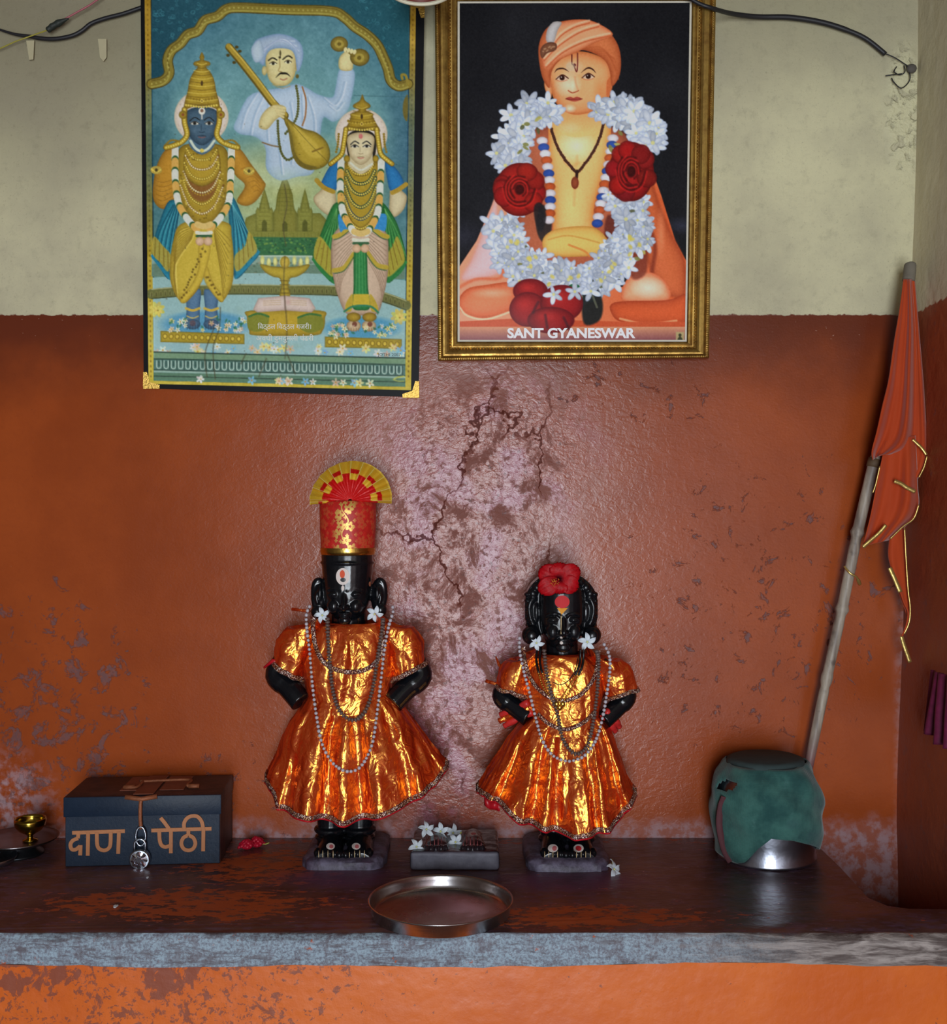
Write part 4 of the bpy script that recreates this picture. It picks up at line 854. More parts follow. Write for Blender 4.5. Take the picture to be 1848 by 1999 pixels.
p.poly([(890, 628), (1000, 622), (1215, 628), (1345, 628), (1345, 642), (890, 642)], (190, 84, 50), sm=False)
p.poly([(886, 638), (1345, 638), (1345, 674), (886, 674)], (196, 136, 104), sm=False, grad=((112, 62, 76), 1100, 640, 1100, 670))
p.poly([(1225, 500), (1258, 470), (1262, 530), (1235, 545)], (110, 46, 34), .8, 6)
# torso
p.poly([(1040, 250), (1010, 330), (1000, 430), (1010, 520), (1100, 545), (1200, 520), (1236, 430), (1236, 330), (1205, 250)], (176, 96, 66), fe=6, rim=((120, 56, 40), 12))
p.poly([(1056, 400), (1046, 440), (1056, 470), (1072, 470), (1076, 420)], (40, 36, 36), .9, 3); p.poly([(1186, 420), (1180, 470), (1200, 480), (1222, 440)], (92, 40, 34), .8, 4)
p.poly([(1075, 225), (1070, 260), (1074, 330), (1080, 400), (1085, 470), (1150, 470), (1160, 400), (1180, 330), (1192, 262), (1185, 228), (1130, 250)], (238, 184, 116), rim=((206, 124, 60), 9)); p.ell(1125, 285, 40, 34, (252, 226, 196), .8, soft=.8); p.ell(1115, 405, 32, 60, (244, 204, 132), .8, soft=1)
p.line([(1126, 305), (1124, 340), (1120, 400)], 5, (224, 160, 96), .5, 4); p.line([(1092, 300), (1110, 325), (1130, 318)], 5, (222, 150, 90), .4, 4)
p.poly([(1062, 462), (1090, 446), (1150, 442), (1180, 460), (1190, 490), (1150, 500), (1080, 500), (1060, 485)], (226, 186, 104), rim=((186, 130, 60), 6)); p.line([(1070, 468), (1110, 460), (1170, 474)], 3, (190, 140, 66), .7); p.line([(1110, 478), (1140, 490), (1150, 500)], 4, (206, 124, 60), .8)
p.poly([(1088, 205), (1084, 240), (1100, 262), (1130, 268), (1165, 258), (1178, 235), (1172, 200)], (226, 158, 100), fe=3, grad=((238, 184, 116), 1125, 222, 1125, 262)); p.ell(1112, 250, 26, 14, (244, 196, 148), .7, soft=1)
# head
p.poly([(1072, 165), (1066, 150), (1068, 130), (1090, 110), (1130, 100), (1170, 110), (1192, 130), (1194, 165), (1188, 192), (1172, 210), (1150, 220), (1122, 224), (1100, 216), (1082, 196)], (232, 168, 116), rim=((188, 104, 56), 10)); p.ell(1108, 165, 28, 26, (250, 216, 188), .85, soft=.8); p.ell(1112, 212, 13, 9, (252, 222, 196), .9, soft=.8); p.ell(1172, 180, 18, 34, (204, 122, 66), .6, soft=1); p.ell(1120, 132, 22, 18, (240, 196, 164), .8, soft=1)
p.poly([(1066, 150), (1062, 166), (1068, 185), (1076, 190), (1076, 160)], (232, 176, 132), rim=((200, 120, 70), 4)); p.poly([(1192, 150), (1196, 162), (1192, 180), (1184, 188), (1184, 160)], (196, 106, 60))
TB, TBD = (226, 158, 116), (184, 92, 54)
p.poly([(1072, 172), (1058, 150), (1051, 110), (1053, 82), (1066, 56), (1090, 43), (1130, 38), (1160, 43), (1188, 62), (1206, 88), (1212, 120), (1208, 150), (1194, 168), (1190, 140), (1180, 118), (1158, 104), (1134, 98), (1110, 106), (1088, 122), (1076, 142)], (206, 120, 74), rim=((160, 76, 42), 9))
p.poly([(1062, 90), (1070, 56), (1098, 42), (1140, 38), (1172, 48), (1196, 68), (1160, 84), (1130, 100), (1090, 118), (1068, 140), (1058, 120)], TB, rim=(TBD, 5))
for a in ([(1062, 118), (1090, 90), (1130, 64), (1168, 52)], [(1066, 132), (1096, 104), (1140, 82), (1190, 70)], [(1072, 100), (1092, 72), (1120, 54), (1150, 45)]): p.line(a, 3, (190, 96, 58), .9, 2); p.line([(x, y - 5) for x, y in a], 4, (242, 190, 154), .7, 3)
for i in range(6): p.line([(1136 + i * 11, 96 + i * 3), (1170 + i * 6, 92 + i * 5), (1192 + i * 3, 110 + i * 9)], 2, (176, 88, 50), .6, 2)
p.line([(1074, 168), (1066, 140), (1076, 125)], 6, (190, 104, 64), .7, 4)
p.poly([(1066, 80), (1068, 58), (1080, 43), (1096, 44), (1088, 60), (1080, 84)], (192, 188, 186), rim=((150, 140, 136), 4)); p.poly([(1054, 100), (1060, 88), (1074, 82), (1086, 86), (1084, 98), (1068, 104), (1058, 114)], (128, 82, 56), rim=((90, 54, 40), 4)); [p.ell(1060 + k * 2.2, 100 - 1.4 * k + random.uniform(-4, 6), 1.6, 1.6, (176, 136, 104), .8) for k in range(11)]
p.line([(1082, 142), (1088, 135), (1100, 134), (1110, 140)], 3, (40, 22, 18), taper='m'); p.line([(1134, 142), (1146, 133), (1156, 135), (1163, 143)], 3, (40, 22, 18), taper='m')
for ex, ey in ((1097, 152), (1148, 149)):
    p.ell(ex, ey, 11, 5.4, (222, 186, 160)); p.ell(ex, ey, 5, 5, (52, 26, 18)); p.line([(ex - 12, ey + 3), (ex, ey - 6), (ex + 12, ey + 1)], 2, (64, 28, 20)); p.ell(ex - 1.5, ey - 1.5, 1, 1, (240, 230, 220)); p.line([(ex - 10, ey + 5), (ex, ey + 7), (ex + 10, ey + 4)], 1.2, (170, 96, 66), .7)
p.line([(1122, 150), (1124, 165), (1128, 174)], 3, (206, 140, 96), .6, 3); p.ell(1118, 168, 6, 14, (252, 220, 192), .7, soft=1); p.line([(1109, 177), (1116, 181), (1122, 180), (1129, 177)], 2.2, (168, 84, 54))
p.poly([(1104, 193), (1112, 189), (1119, 191), (1126, 189), (1136, 193), (1128, 197), (1118, 198)], (190, 88, 72), rim=((150, 60, 48), 2)); p.line([(1104, 193), (1118, 194), (1136, 193)], 1.6, (120, 44, 38))
p.line([(1116, 107), (1116, 124), (1120, 128), (1125, 140), (1127, 128), (1127, 104)], 2.2, (96, 32, 34)); p.ell(1121, 127, 3, 3, (90, 30, 34)); p.ell(1113, 130, 9, 9, (190, 180, 150), .6, 2)
# tulsi beads
for P_ in ([(1076, 252), (1084, 278), (1100, 308), (1124, 336)], [(1178, 240), (1168, 275), (1150, 308), (1128, 336)]): p.line(P_, 5, (58, 34, 26)); p.dots(P_, 4.4, 2.9, (70, 40, 30), 1, .8)
p.line([(1126, 334), (1125, 348)], 6, (54, 32, 26)); p.ell(1122, 357, 7.5, 12, (160, 82, 50), rim=((110, 48, 30), 4))
# inner garland of beads
for P_ in ([(1058, 275), (1066, 310), (1072, 350), (1074, 400), (1070, 440)], [(1196, 270), (1190, 310), (1180, 360), (1170, 410), (1165, 440)]):
    seg = resample(catmull([(a, b, 0) for a, b in P_], 6), 13)
    for i, q in enumerate(seg): c = ((222, 210, 214), (52, 82, 160), (224, 216, 220), (196, 90, 46))[i % 4]; p.ell(q.x, q.y, 11, 8, c, 1, 1.5, rim=(tuple(v * .75 for v in c), 3))
# jasmine and roses
def bloom(x, y, r, sh=1.0):
    n = random.choice((5, 6)); o = random.uniform(0, 6)
    for k in range(n):
        an = o + 2 * PI * k / n + random.uniform(-.2, .2); L_r = r * random.uniform(.8, 1.15); b = random.uniform(.84, 1.03) * sh; c = (232 * b, 236 * b, 243 * b)
        p.ell(x + math.cos(an) * L_r * .52, y + math.sin(an) * L_r * .52, L_r * .55, L_r * .26, c, 1, 1.2, an, rim=((176 * b, 188 * b, 212 * b), 2.0))
    p.ell(x, y, r * .16, r * .16, (206, 200, 130), .9)
def leafbit(x, y): p.ell(x, y, random.uniform(5, 9), random.uniform(2.5, 4), random.choice(((126, 124, 66), (176, 168, 90), (90, 92, 60))), .9, 1.2, random.uniform(0, 3))
L1 = [(1060, 205), (1040, 225), (1012, 248), (1000, 280), (992, 310), (1005, 330)]; R1 = [(1190, 205), (1215, 218), (1245, 232), (1262, 255), (1255, 285)]
for P_ in (L1, R1):
    for q in resample(catmull([(a, b, 0) for a, b in P_], 6), 9):
        for k in range(4): bloom(q.x + random.uniform(-26, 28), q.y + random.uniform(-16, 18), random.uniform(17, 25), random.uniform(.84, 1.03))
for k in range(10): leafbit(random.choice((random.uniform(1010, 1055), random.uniform(1180, 1215))), random.uniform(225, 300))
Lw = [(985, 430), (985, 455), (1000, 490), (1030, 520), (1075, 540), (1125, 552), (1170, 545), (1205, 515), (1232, 480), (1245, 445), (1235, 420), (1205, 405)]
for q in resample(catmull([(a, b, 0) for a, b in Lw], 6), 8):
    leafbit(q.x + random.uniform(-20, 20), q.y + random.uniform(-20, 20))
    for k in range(4): bloom(q.x + random.uniform(-30, 30), q.y + random.uniform(-28, 28), random.uniform(14, 23), random.uniform(.82, 1.04))
for k in range(24): q = Lw[random.randrange(2, 9)]; p.ell(q[0] + random.uniform(-20, 20), q[1] + random.uniform(-20, 20), 5, 3.4, (206, 190, 90), .8, 2, random.uniform(0, 3))
def rose(cx, cy, rx, ry, c):
    p.ell(cx, cy, rx, ry, c, rim=(tuple(v * .55 for v in c), 7))
    for k in range(10): a = random.uniform(0, 6.3); p.ell(cx + math.cos(a) * rx * .72, cy + math.sin(a) * ry * .72, rx * .42, ry * .34, [v * random.uniform(.8, 1.1) for v in c], .95, 2, a + 1.4, rim=(tuple(v * .58 for v in c), 4))
    for i in range(5):
        r = .62 - i * .12; o = i * 1.1
        p.line([(cx + math.cos(o + t) * rx * r, cy + math.sin(o + t) * ry * r) for t in (0, .8, 1.6, 2.4, 3.2, 4.0)], 5, tuple(v * .45 for v in c), .8, 3); p.line([(cx + math.cos(o + t) * rx * (r + .07), cy + math.sin(o + t) * ry * (r + .07)) for t in (0, .8, 1.6, 2.4, 3.2)], 3, tuple(min(255, v * 1.25) for v in c), .7, 3)
    p.ell(cx, cy, rx * .2, ry * .2, tuple(v * .35 for v in c), .9, 4)
rose(1014, 370, 48, 52, (164, 34, 28)); rose(1232, 335, 44, 58, (158, 30, 28))
p.poly([(1042, 404), (1055, 396), (1066, 420), (1058, 452), (1046, 440)], (38, 34, 36), .9, 3); p.poly([(1146, 545), (1160, 550), (1176, 590), (1170, 625), (1140, 632), (1136, 580)], (30, 34, 34), .95, 4); p.ell(1120, 562, 12, 8, (34, 92, 50)); p.line([(1150, 560), (1165, 600)], 4, (110, 112, 90), .7)
for cx, cy, rx, ry in ((1035, 568, 34, 24), (1030, 604, 36, 34), (1096, 592, 42, 36), (1075, 625, 46, 26)): p.ell(cx, cy, rx, ry, (160, 34, 34), rim=((96, 18, 24), 9)); p.ell(cx - rx * .2, cy - ry * .3, rx * .6, ry * .5, (190, 50, 44), .7, soft=1)
for q in ([(1064, 615), (1068, 640)], [(1100, 620), (1112, 645)], [(1050, 590), (1040, 610)]): p.line(q, 5, (66, 24, 34), .7, 3)
for k in range(5): bloom(random.uniform(1060, 1200), random.uniform(540, 575), 18, .95)
p.poly([(1319, 648), (1335, 648), (1335, 667), (1319, 667)], (170, 160, 110), .8, sm=False); p.ell(1327, 654, 3, 3, (60, 60, 40)); p.poly([(1322, 664), (1327, 656), (1332, 664)], (60, 60, 40))
p.noise(60, 4, 5); p.noise(2.0, 3.0, 6)
fr_o = thing('framed_portrait', 'gilt framed portrait of a turbaned seated figure wearing a white flower garland', 'picture', tuple(W(1120, 703, .02)))
IN = [(893, 3), (1350, 2), (1340, 667), (893, 667)]
OUTF = [(848, -44), (1398, -46), (1383.5, 699), (855, 704.5)]
pr2 = quad_sheet(p, [(896, 5), (1347, 4), (1337.5, 664.5), (896, 664.5)], 'printed_portrait', MPRINT2, fr_o, lambda x, y: dport(x, y) - .004, 420, 615)
text_mesh('caption_lettering', 'SANT GYANESWAR', 990, 660.5, 250, 20.5, 0, simple('white_caption', (250, 248, 250), .5, var=.01), fr_o, bold=.036, dfun=dport, depth=-.0032)
MMAT = simple('white_mount', (216, 208, 190), .6, var=.05)
m_ = MB(); a = [W(x, y, dport(x, y) - .003) for x, y in IN]; b_ = [W(x, y, dport(x, y) - .0034) for x, y in [(897, 6.5), (1346, 5.5), (1336.5, 663.5), (897, 663.5)]]
m_.loft([[v for v in a], [v for v in b_]], True).build('mount_edge', MMAT, fr_o, smooth=False)
def gilt():
    t = NT('antique_gilt'); q = t.pos()
    n1 = t.noise(q, 55, 6, .65); n2 = t.noise(t.vm('MULTIPLY', q, (30, 30, 4)), 6, 4)
    c = t.mix(t.mr(n1, .35, .7), lin((190, 152, 78)), lin((142, 106, 52))); c = t.mix(t.mr(n2, .55, .75, 0, .5), c, lin((110, 76, 30)))
    return t.done(t.bsdf(c, t.mr(n1, .3, .7, .36, .52), .82, t.bump(n1, .15, .003)))
MGILT = gilt()
prof = [(0, -.022), (0, .001), (.06, .004), (.14, .004), (.17, .001), (.20, .0035), (.26, .006), (.36, .0065), (.46, .005), (.56, .0025), (.60, -.001), (.64, -.002), (.70, .001), (.76, .001), (.80, -.001), (.86, .0), (.93, -.001), (1.0, -.005)]
rings = []
for f_, h_ in prof:
    ring = []
    for (ox, oy), (ix, iy) in zip(OUTF, IN):
        x, y = lerp(ox, ix, f_), lerp(oy, iy, f_); ring.append(W(x, y, dport(x, y) + h_))
    rings.append(ring)
MB().loft(rings, True).build('gilt_frame', MGILT, fr_o, smooth=False)
for f_, st, r_, h_ in ((.09, .0042, .0017, .0055), (.67, .0062, .0021, -.0005)):
    m_ = MB(); crn = [W(lerp(o[0], i[0], f_), lerp(o[1], i[1], f_), dport(lerp(o[0], i[0], f_), lerp(o[1], i[1], f_)) + h_) for o, i in zip(OUTF, IN)]
    for k in range(4):
        for q in resample([crn[k], crn[(k + 1) % 4]], st):
            m_.ell(q, (r_, r_, r_), 6, 5)
    m_.build('beaded_moulding', MGILT, fr_o)
# ================================================================ statues
def stone_material():
    t = NT('polished_black_stone'); q = t.pos()
    n = t.noise(q, 90, 5, .6); n2 = t.noise(q, 25, 4)
    col = t.mix(n, (.002, .0022, .003), (.008, .009, .012))
    return t.done(t.bsdf(col, t.mr(n2, .3, .7, .16, .32), 0, t.bump(n, .12, .002), .45))
MSTONE = stone_material()
def base_material():
    t = NT('smeared_base_stone'); q = t.pos(); n = t.noise(q, 45, 7, .65)
    col = t.mix(t.mr(n, .35, .65), lin((112, 106, 128)), lin((62, 54, 68))); col = t.mix(t.mr(t.noise(q, 18, 5), .5, .7, 0, .6), col, lin((84, 52, 78)))
    return t.done(t.bsdf(col, .5, 0, t.bump(n, .5, .004)))
MBASE = base_material()
def lame_material():
    """orange gold lame: red dyed thread with a metallic film over it and faint printed flowers"""
    t = NT('orange_gold_lame'); q = t.pos(); x, y, z = t.xyz(q)
    st = t.vm('MULTIPLY', q, (1, 1, .35))
    cr1 = t.noise(st, 20, 1.5, .45, .8); cr2 = t.noise(q, 44, 2, .45, 1.6); cr3 = t.noise(q, 300, 2)
    h = t.m2('ADD', t.m2('MULTIPLY', cr1, 1.0), t.m2('ADD', t.m2('MULTIPLY', cr2, .16), t.m2('MULTIPLY', cr3, .012)))
    nm = t.bump(h, .9, .026)
    fl = t.flower(t.m2('ADD', x, t.m2('MULTIPLY', y, .6)), z, .036, .30, 5)
    gold = t.mix(t.m2('MULTIPLY', fl, .5), (1.0, .49, .07), (.85, .18, .02))
    lw = t.n('ShaderNodeLayerWeight', {'Blend': .35, 'Normal': nm}).outputs['Facing']
    gold = t.mix(t.mr(lw, .12, .6), gold, (.85, .12, .012))
    met = t.bsdf(gold, .25, 1.0, nm)
    dye = t.bsdf(t.mix(cr2, (.50, .022, .003), (.66, .055, .006)), .5, 0, nm)
    mx = t.n('ShaderNodeMixShader', {0: .50}); t.put(mx.inputs[1], dye); t.put(mx.inputs[2], met)
    return t.done(mx.outputs[0])
MLAME = lame_material()
def lace_material():
    t = NT('silver_gold_lace'); q = t.pos()
    v = t.voro(q, 420); n = t.noise(q, 160, 2)
    c = t.mix(t.mr(n, .4, .6), lin((244, 228, 214)), lin((206, 150, 96))); c = t.mix(t.mr(v, .25, .6), c, lin((92, 36, 34)))
    return t.done(t.bsdf(c, .32, .35, t.bump(v, .6, .002)))
MLACE = lace_material()
MRED = simple('red_satin', (190, 22, 34), .38, var=.15, scale=40)
MWB, MBB, MGB = simple('grey_white_bead', (190, 182, 190), .35, var=.15, scale=200, coat=.3), simple('brown_wood_bead', (104, 84, 78), .5, var=.2, scale=300), simple('gold_bead', (220, 170, 80), .28, 1.0, var=.05)
MCORD, MBLK = simple('cord', (70, 58, 54), .8), simple('black_bead_string', (14, 13, 15), .35, var=.2)
MPW, MPR, MPO, MPC = simple('white_paste', (226, 212, 204), .7, var=.05), simple('vermilion_paste', (206, 34, 40), .7, var=.08), simple('turmeric_paste', (236, 158, 40), .7, var=.08), simple('sandal_line', (214, 186, 140), .7, var=.08)
MPOR = simple('orange_paste', (222, 84, 44), .7, var=.08); MPINK = simple('pink_paste', (206, 110, 112), .7, var=.1)
def simg(px, py, dd, d0):
    """outline position: lateral place taken at the silhouette depth d0, then set at depth dd"""
    v = W(px, py, d0); return Vector((v.x, -dd, v.z))
def head_rings(cx, rows, d0, n=32):
    rings = []
    for py, l, r, bf, bb in rows:        # left, right half widths; depth reach to the front and back
        ring = []
        for k in range(n):
            a = 2 * PI * k / n; c, s_ = math.cos(a), math.sin(a)
            e = 0.86
            c2 = math.copysign(abs(c) ** e, c); s2 = math.copysign(abs(s_) ** e, s_)
            ring.append(simg(cx + (r if c > 0 else l) * c2, py, d0 + (bf if s_ < 0 else bb) * -s2, d0))
        rings.append(ring)
    return rings
def ellp(mb, px, py, d, rx, ry, rd, d0, rot=0.0):
    c = simg(px, py, d, d0); s0 = S(d0)
    return mb.ell(c, (rx * s0, rd, ry * s0), 16, 10, Matrix.Rotation(rot, 3, 'Y'))
def statue_face(mb, cx, eye_y, nose_y, lip_y, chin_y, hw, df, d0, k=1.0):
    """df: depth of the face's front plane"""
    for s_ in (-1, 1):
        ex = cx + s_ * hw * .46
        br = [simg(cx + s_ * hw * a, eye_y - b, df - .003 - c, d0) for a, b, c in ((.12, 6, -.002), (.3, 11, 0), (.55, 11, .002), (.8, 6, .007))]
        mb.tube(catmull(br, 4), .0021 * k, 8)
        ellp(mb, ex, eye_y, df - .0065, hw * .25, 5.5 * k, .0075, d0)
        mb.tube(catmull([simg(ex + s_ * q * hw * .3, eye_y + 1.5 - u, df - .001 - abs(q) * .003, d0) for q, u in ((-1, 0), (-.4, 5 * k), (.4, 5 * k), (1, 0))], 4), .0012 * k, 6)
        mb.tube(catmull([simg(ex + s_ * q * hw * .3, eye_y + 1.5 + u, df - .0015 - abs(q) * .003, d0) for q, u in ((-1, 0), (-.4, 4 * k), (.4, 4 * k), (1, 0))], 4), .0010 * k, 6)
        ellp(mb, cx + s_ * hw * .48, lerp(eye_y, lip_y, .62), df - .016, hw * .36, 17 * k, .018, d0)
        ellp(mb, cx + s_ * hw * .13, nose_y, df + .001, 4.6 * k, 4.2 * k, .006, d0)
    mb.tube(catmull([simg(cx, eye_y - 6, df - .004, d0), simg(cx, lerp(eye_y, nose_y, .5), df + .002, d0), simg(cx, nose_y - 2, df + .0075, d0), simg(cx, nose_y + 4, df + .002, d0)], 5), [.003 * k + .0022 * k * min(1, i / 12) for i in range(16)], 10)
    ellp(mb, cx, nose_y, df + .0035, 5 * k, 5 * k, .0065, d0)
    for dy, w, r in ((0, 11.5, 3.2), (6, 9.0, 3.8)):
        ellp(mb, cx, lip_y + dy * k, df - .0025, w * k, r * k, .0062, d0)
    ellp(mb, cx, chin_y - 6 * k, df - .009, 13 * k, 9 * k, .0105, d0)

def statue_feet(mb, x0, x1, d0, yank, ytoe, dtoe, k=1.0):
    cx = (x0 + x1) / 2; hw = (x1 - x0) / 2
    s0 = S(d0)
    for s_ in (-1, 1):
        fx = cx + s_ * hw * .5
        rows = []
        for dd, zt, w in ((.045, .030, .40), (.09, .032, .42), (.125, .028, .45), (.155, .021, .49), (.172, .015, .50), (.180, .009, .48)):
            xc = W(fx, 1640, d0).x; ww = w * (x1 - x0) * s0 * .5
            z0 = SLAB + .012
            rows.append([Vector((xc + ww * math.cos(a) if abs(math.cos(a)) < .85 else xc + ww * math.copysign(.93, math.cos(a)), -dd, z0 + (zt + .006) * max(0, math.sin(a)) - (.004 if math.sin(a) < 0 else 0))) for a in [2 * PI * j / 18 for j in range(18)]])
        mb.loft(rows, True, True, True)
        for i in range(5):
            u = (i - 2) / 2.3
            xc = W(fx, 1640, d0).x + u * (x1 - x0) * s0 * .225
            mb.ell((xc, -(.178 - .006 * abs(i - (0 if s_ > 0 else 4)) * .5), SLAB + .023), (.0062 * k + .0012 * (i == (0 if s_ > 0 else 4)), .011, .008), 12, 8)
def skirt(d0, cx, top, bot, hem_y, L, R, b0, b1, pleats, seed, nrow=56, ncol=260):
    """gathered skirt: L, R tables of (row fraction, px); hem_y(px) front hem height; returns MB + hem paths"""
    rnd = random.Random(seed); ph = [rnd.uniform(0, 6.28) for _ in range(8)]
    rows = []
    for i in range(nrow + 1):
        t = i / nrow; row = []
        xl, xr_ = curve1(L, t), curve1(R, t)
        for j in range(ncol):
            a = 2 * PI * j / ncol; c, s_ = math.cos(a), math.sin(a)
            f = (math.sin(pleats * a + ph[0] + 1.2 * math.sin(3 * a + ph[1])) * .6 + math.sin((pleats * 1.7) * a + ph[2]) * .3 + math.sin((pleats * .5) * a + ph[3]) * .55)
            f = math.copysign(abs(f) ** .85, f)
            amp = .075 * (t ** .75) + .03
            px_ = cx + ((xr_ - cx) if c > 0 else (cx - xl)) * math.copysign(abs(c) ** .9, c)
            px_ += f * amp * 40 * s_ * s_ * .55
            b = lerp(b0, b1, t ** .8)
            dd = d0 - math.copysign(abs(s_) ** .9, s_) * b * (1 + f * amp * 1.9) * (1 if s_ < 0 else .45)
            hy = hem_y(px_)
            # hem height is taken where the cloth really hangs
            dh = d0 - math.copysign(abs(s_) ** .9, s_) * b1 * (1 if s_ < 0 else .45)
            zt = H + (CY - top(px_)) * S(d0); zh = H + (CY - hy) * S(dh)
            if s_ > 0: zh = H + (CY - hem_y(cx + (px_ - cx) * 1.0) + 14) * S(d0)
            z = lerp(zt, zh, t)
            x = (px_ - CX) * S(d0)
            q = Vector((x, -dd, z))
            w = noise.noise_vector(Vector((x * 26, t * 3.2 + seed, dd * 26))) * .0075 + noise.noise_vector(Vector((x * 40, z * 30, seed))) * .0022
            w *= (.25 + .75 * t)
            row.append(q + Vector((w.x * .5, w.y, w.z * .3 * (t > .02))))
        rows.append(row)
    return MB().loft(rows, True), rows
def garment_rings(d0, table, n=64, seed=1, crumple=.003, e=.85):
    rings = []
    for py, xl, xr_, bf, bb in table:
        ring = []
        for k in range(n):
            a = 2 * PI * k / n; c, s_ = math.cos(a), math.sin(a)
            px_ = (xl + xr_) / 2 + (xr_ - xl) / 2 * math.copysign(abs(c) ** e, c)
            q = simg(px_, py, d0 - math.copysign(abs(s_) ** e, s_) * (bf if s_ < 0 else bb), d0)
            w = noise.noise_vector(Vector((q.x * 30, q.z * 22, seed + s_))) * crumple + noise.noise_vector(Vector((q.x * 75, q.z * 60, seed))) * crumple * .5
            ring.append(q + Vector((w.x * .4, w.y, w.z * .3)))
        rings.append(ring)
    return rings
def dense(table, n):
    t = np.array(table, float); u = np.linspace(0, len(t) - 1, n); P_ = catmull([Vector((r[0], r[1], r[2])) for r in table], 12); Q_ = catmull([Vector((r[3], r[4], 0)) for r in table], 12)
    idx = np.linspace(0, len(P_) - 1, n).round().astype(int)
    return [(P_[i].x, P_[i].y, P_[i].z, Q_[i].x, Q_[i].y) for i in idx]
def sleeve(d0, stations, seed, n=40):
    """stations: (px, py, direction angle of the opening in px space, half width px, half depth m)"""
    st = []
    for i in range(len(stations) - 1):
        for k in range(8):
            t = k / 8; st.append(tuple(lerp(a, b, t) for a, b in zip(stations[i], stations[i + 1])))
    st.append(stations[-1]); rings = []
    for ii, (px_, py_, ang, hw, hd, dd) in enumerate(st):
        ring = []
        for k in range(n):
            a = 2 * PI * k / n; f = 1 + .05 * math.sin(7 * a + seed) * ii / len(st)
            q = simg(px_ + math.cos(ang) * hw * math.cos(a) * f, py_ + math.sin(ang) * hw * math.cos(a) * f, dd - math.sin(a) * hd * f, d0)
            w = noise.noise_vector(Vector((q.x * 45, q.z * 45, seed + math.sin(a)))) * .0042
            ring.append(q + w)
        rings.append(ring)
    cap = rings[0]; cc = sum(cap, Vector()) / len(cap)
    return MB().loft([[cc.lerp(q, .1) for q in cap]] + rings, True, True), rings
MBEADMESH = {}
def bead_string(name, label, path, r, mat, group, cord, spacing, squash=1.0, parent_loc=None, labels=None):
    root = thing(name, label, 'necklace', tuple(path[0]), group)
    MB().tube(path, r * .22, 6).build('cord', cord, root)
    pts = resample(path, spacing)
    mb = MB().ell((0, 0, 0), (r, r, r * squash), 14, 9)
    first = None
    for i, q in enumerate(pts[:100]):
        t = (pts[min(i + 1, len(pts) - 1)] - pts[max(i - 1, 0)])
        if first is None:
            first = mb.build('bead', mat, None); first.parent = root; o = first; first['_w'] = root['_w']
        else:
            o = first.copy(); COL.objects.link(o); o.parent = root
        o.location = q - Vector(root['_w'])
        sc = random.uniform(.9, 1.1); o.scale = (sc, sc, sc)
        o.rotation_euler = t.to_track_quat('Z', 'Y').to_euler()
    return root
def white_flower(name, label, loc, r, tilt, spin, group, mats, stalk=False, petals=5, cat='flower'):
    """waxy pinwheel flower"""
    root = thing(name, label, cat, tuple(loc), group)
    R_ = Matrix.Rotation(tilt[2], 3, 'Z') @ Matrix.Rotation(tilt[1], 3, 'Y') @ Matrix.Rotation(tilt[0], 3, 'X')
    mb = MB()
    for k in range(petals):
        a = spin + 2 * PI * k / petals; rows = []
        for i in range(8):
            t = i / 7; w = r * .27 * math.sin(PI * min(1, .12 + t * .86)) ** .8; row = []
            for j in range(5):
                u = (j - 2) / 2; rr = r * (.08 + .92 * t); tw = .28 * t * t
                y = u * w
                z = r * (.16 * math.sin(t * 2.4) + .10 * u * t - .22 * t * t * (1 if k % 2 else .5)) + .05 * r * u * u
                ang = a + tw
                row.append(R_ @ Vector((rr * math.cos(ang) - y * math.sin(ang), rr * math.sin(ang) + y * math.cos(ang), z)) + Vector(loc))
            rows.append(row)
        mb.grid(rows)
    mb.build('petals', mats[0], root, solid=.0007)
    MB().ell(Vector(loc) + R_ @ Vector((0, 0, r * .05)), r * .11, 10, 6).build('flower_centre', mats[1], root)
    if stalk:
        MB().tube([Vector(loc), Vector(loc) + R_ @ Vector((.1 * r, .5 * r, -.25 * r)), Vector(loc) + R_ @ Vector((.3 * r, 1.2 * r, -.35 * r))], [r * .07] * 3, 8).build('flower_stalk', mats[2], root)
    return root
MPETAL, MCENT, MSTALK = simple('white_petal', (214, 224, 232), .5, var=.05, scale=120), simple('pale_yellow_centre', (214, 214, 140), .6), simple('green_stalk', (190, 196, 90), .6)
FACE_CAM = (PI / 2, 0, 0)        # flower turned to the open side

# ---------------------------------------------------------------- tall statue (man)
d0 = .10
male = thing('deity_statue', 'tall black stone statue in an orange gold dress and red fan crested turban', 'statue', tuple(W(680, 1640, .10) * 1) , 'dressed black statues on the ledge')
male.location.z = SLAB; male['_w'] = tuple(male.location)
body = MB()
rows = [(1070, 49, 49, .044, .044), (1084, 50, 50, .046, .045), (1100, 49.5, 50, .047, .045), (1125, 47, 48, .047, .045), (1148, 45, 46, .045, .043), (1165, 43, 44, .045, .042), (1180, 40, 41, .043, .040), (1193, 34, 35, .039, .036), (1203, 26, 27, .033, .030), (1211, 16, 17, .022, .024), (1217, 5, 5, .008, .010)]
body.loft(head_rings(678, rows, d0), True, True, True)
body.tube([simg(678 + 50.5 * math.cos(a), 1098, d0 - .0475 * math.sin(a), d0) for a in [2 * PI * k / 40 for k in range(41)]], .0024, 8, False)
statue_face(body, 677, 1157, 1182, 1194, 1213, 43, d0 + .045, d0)
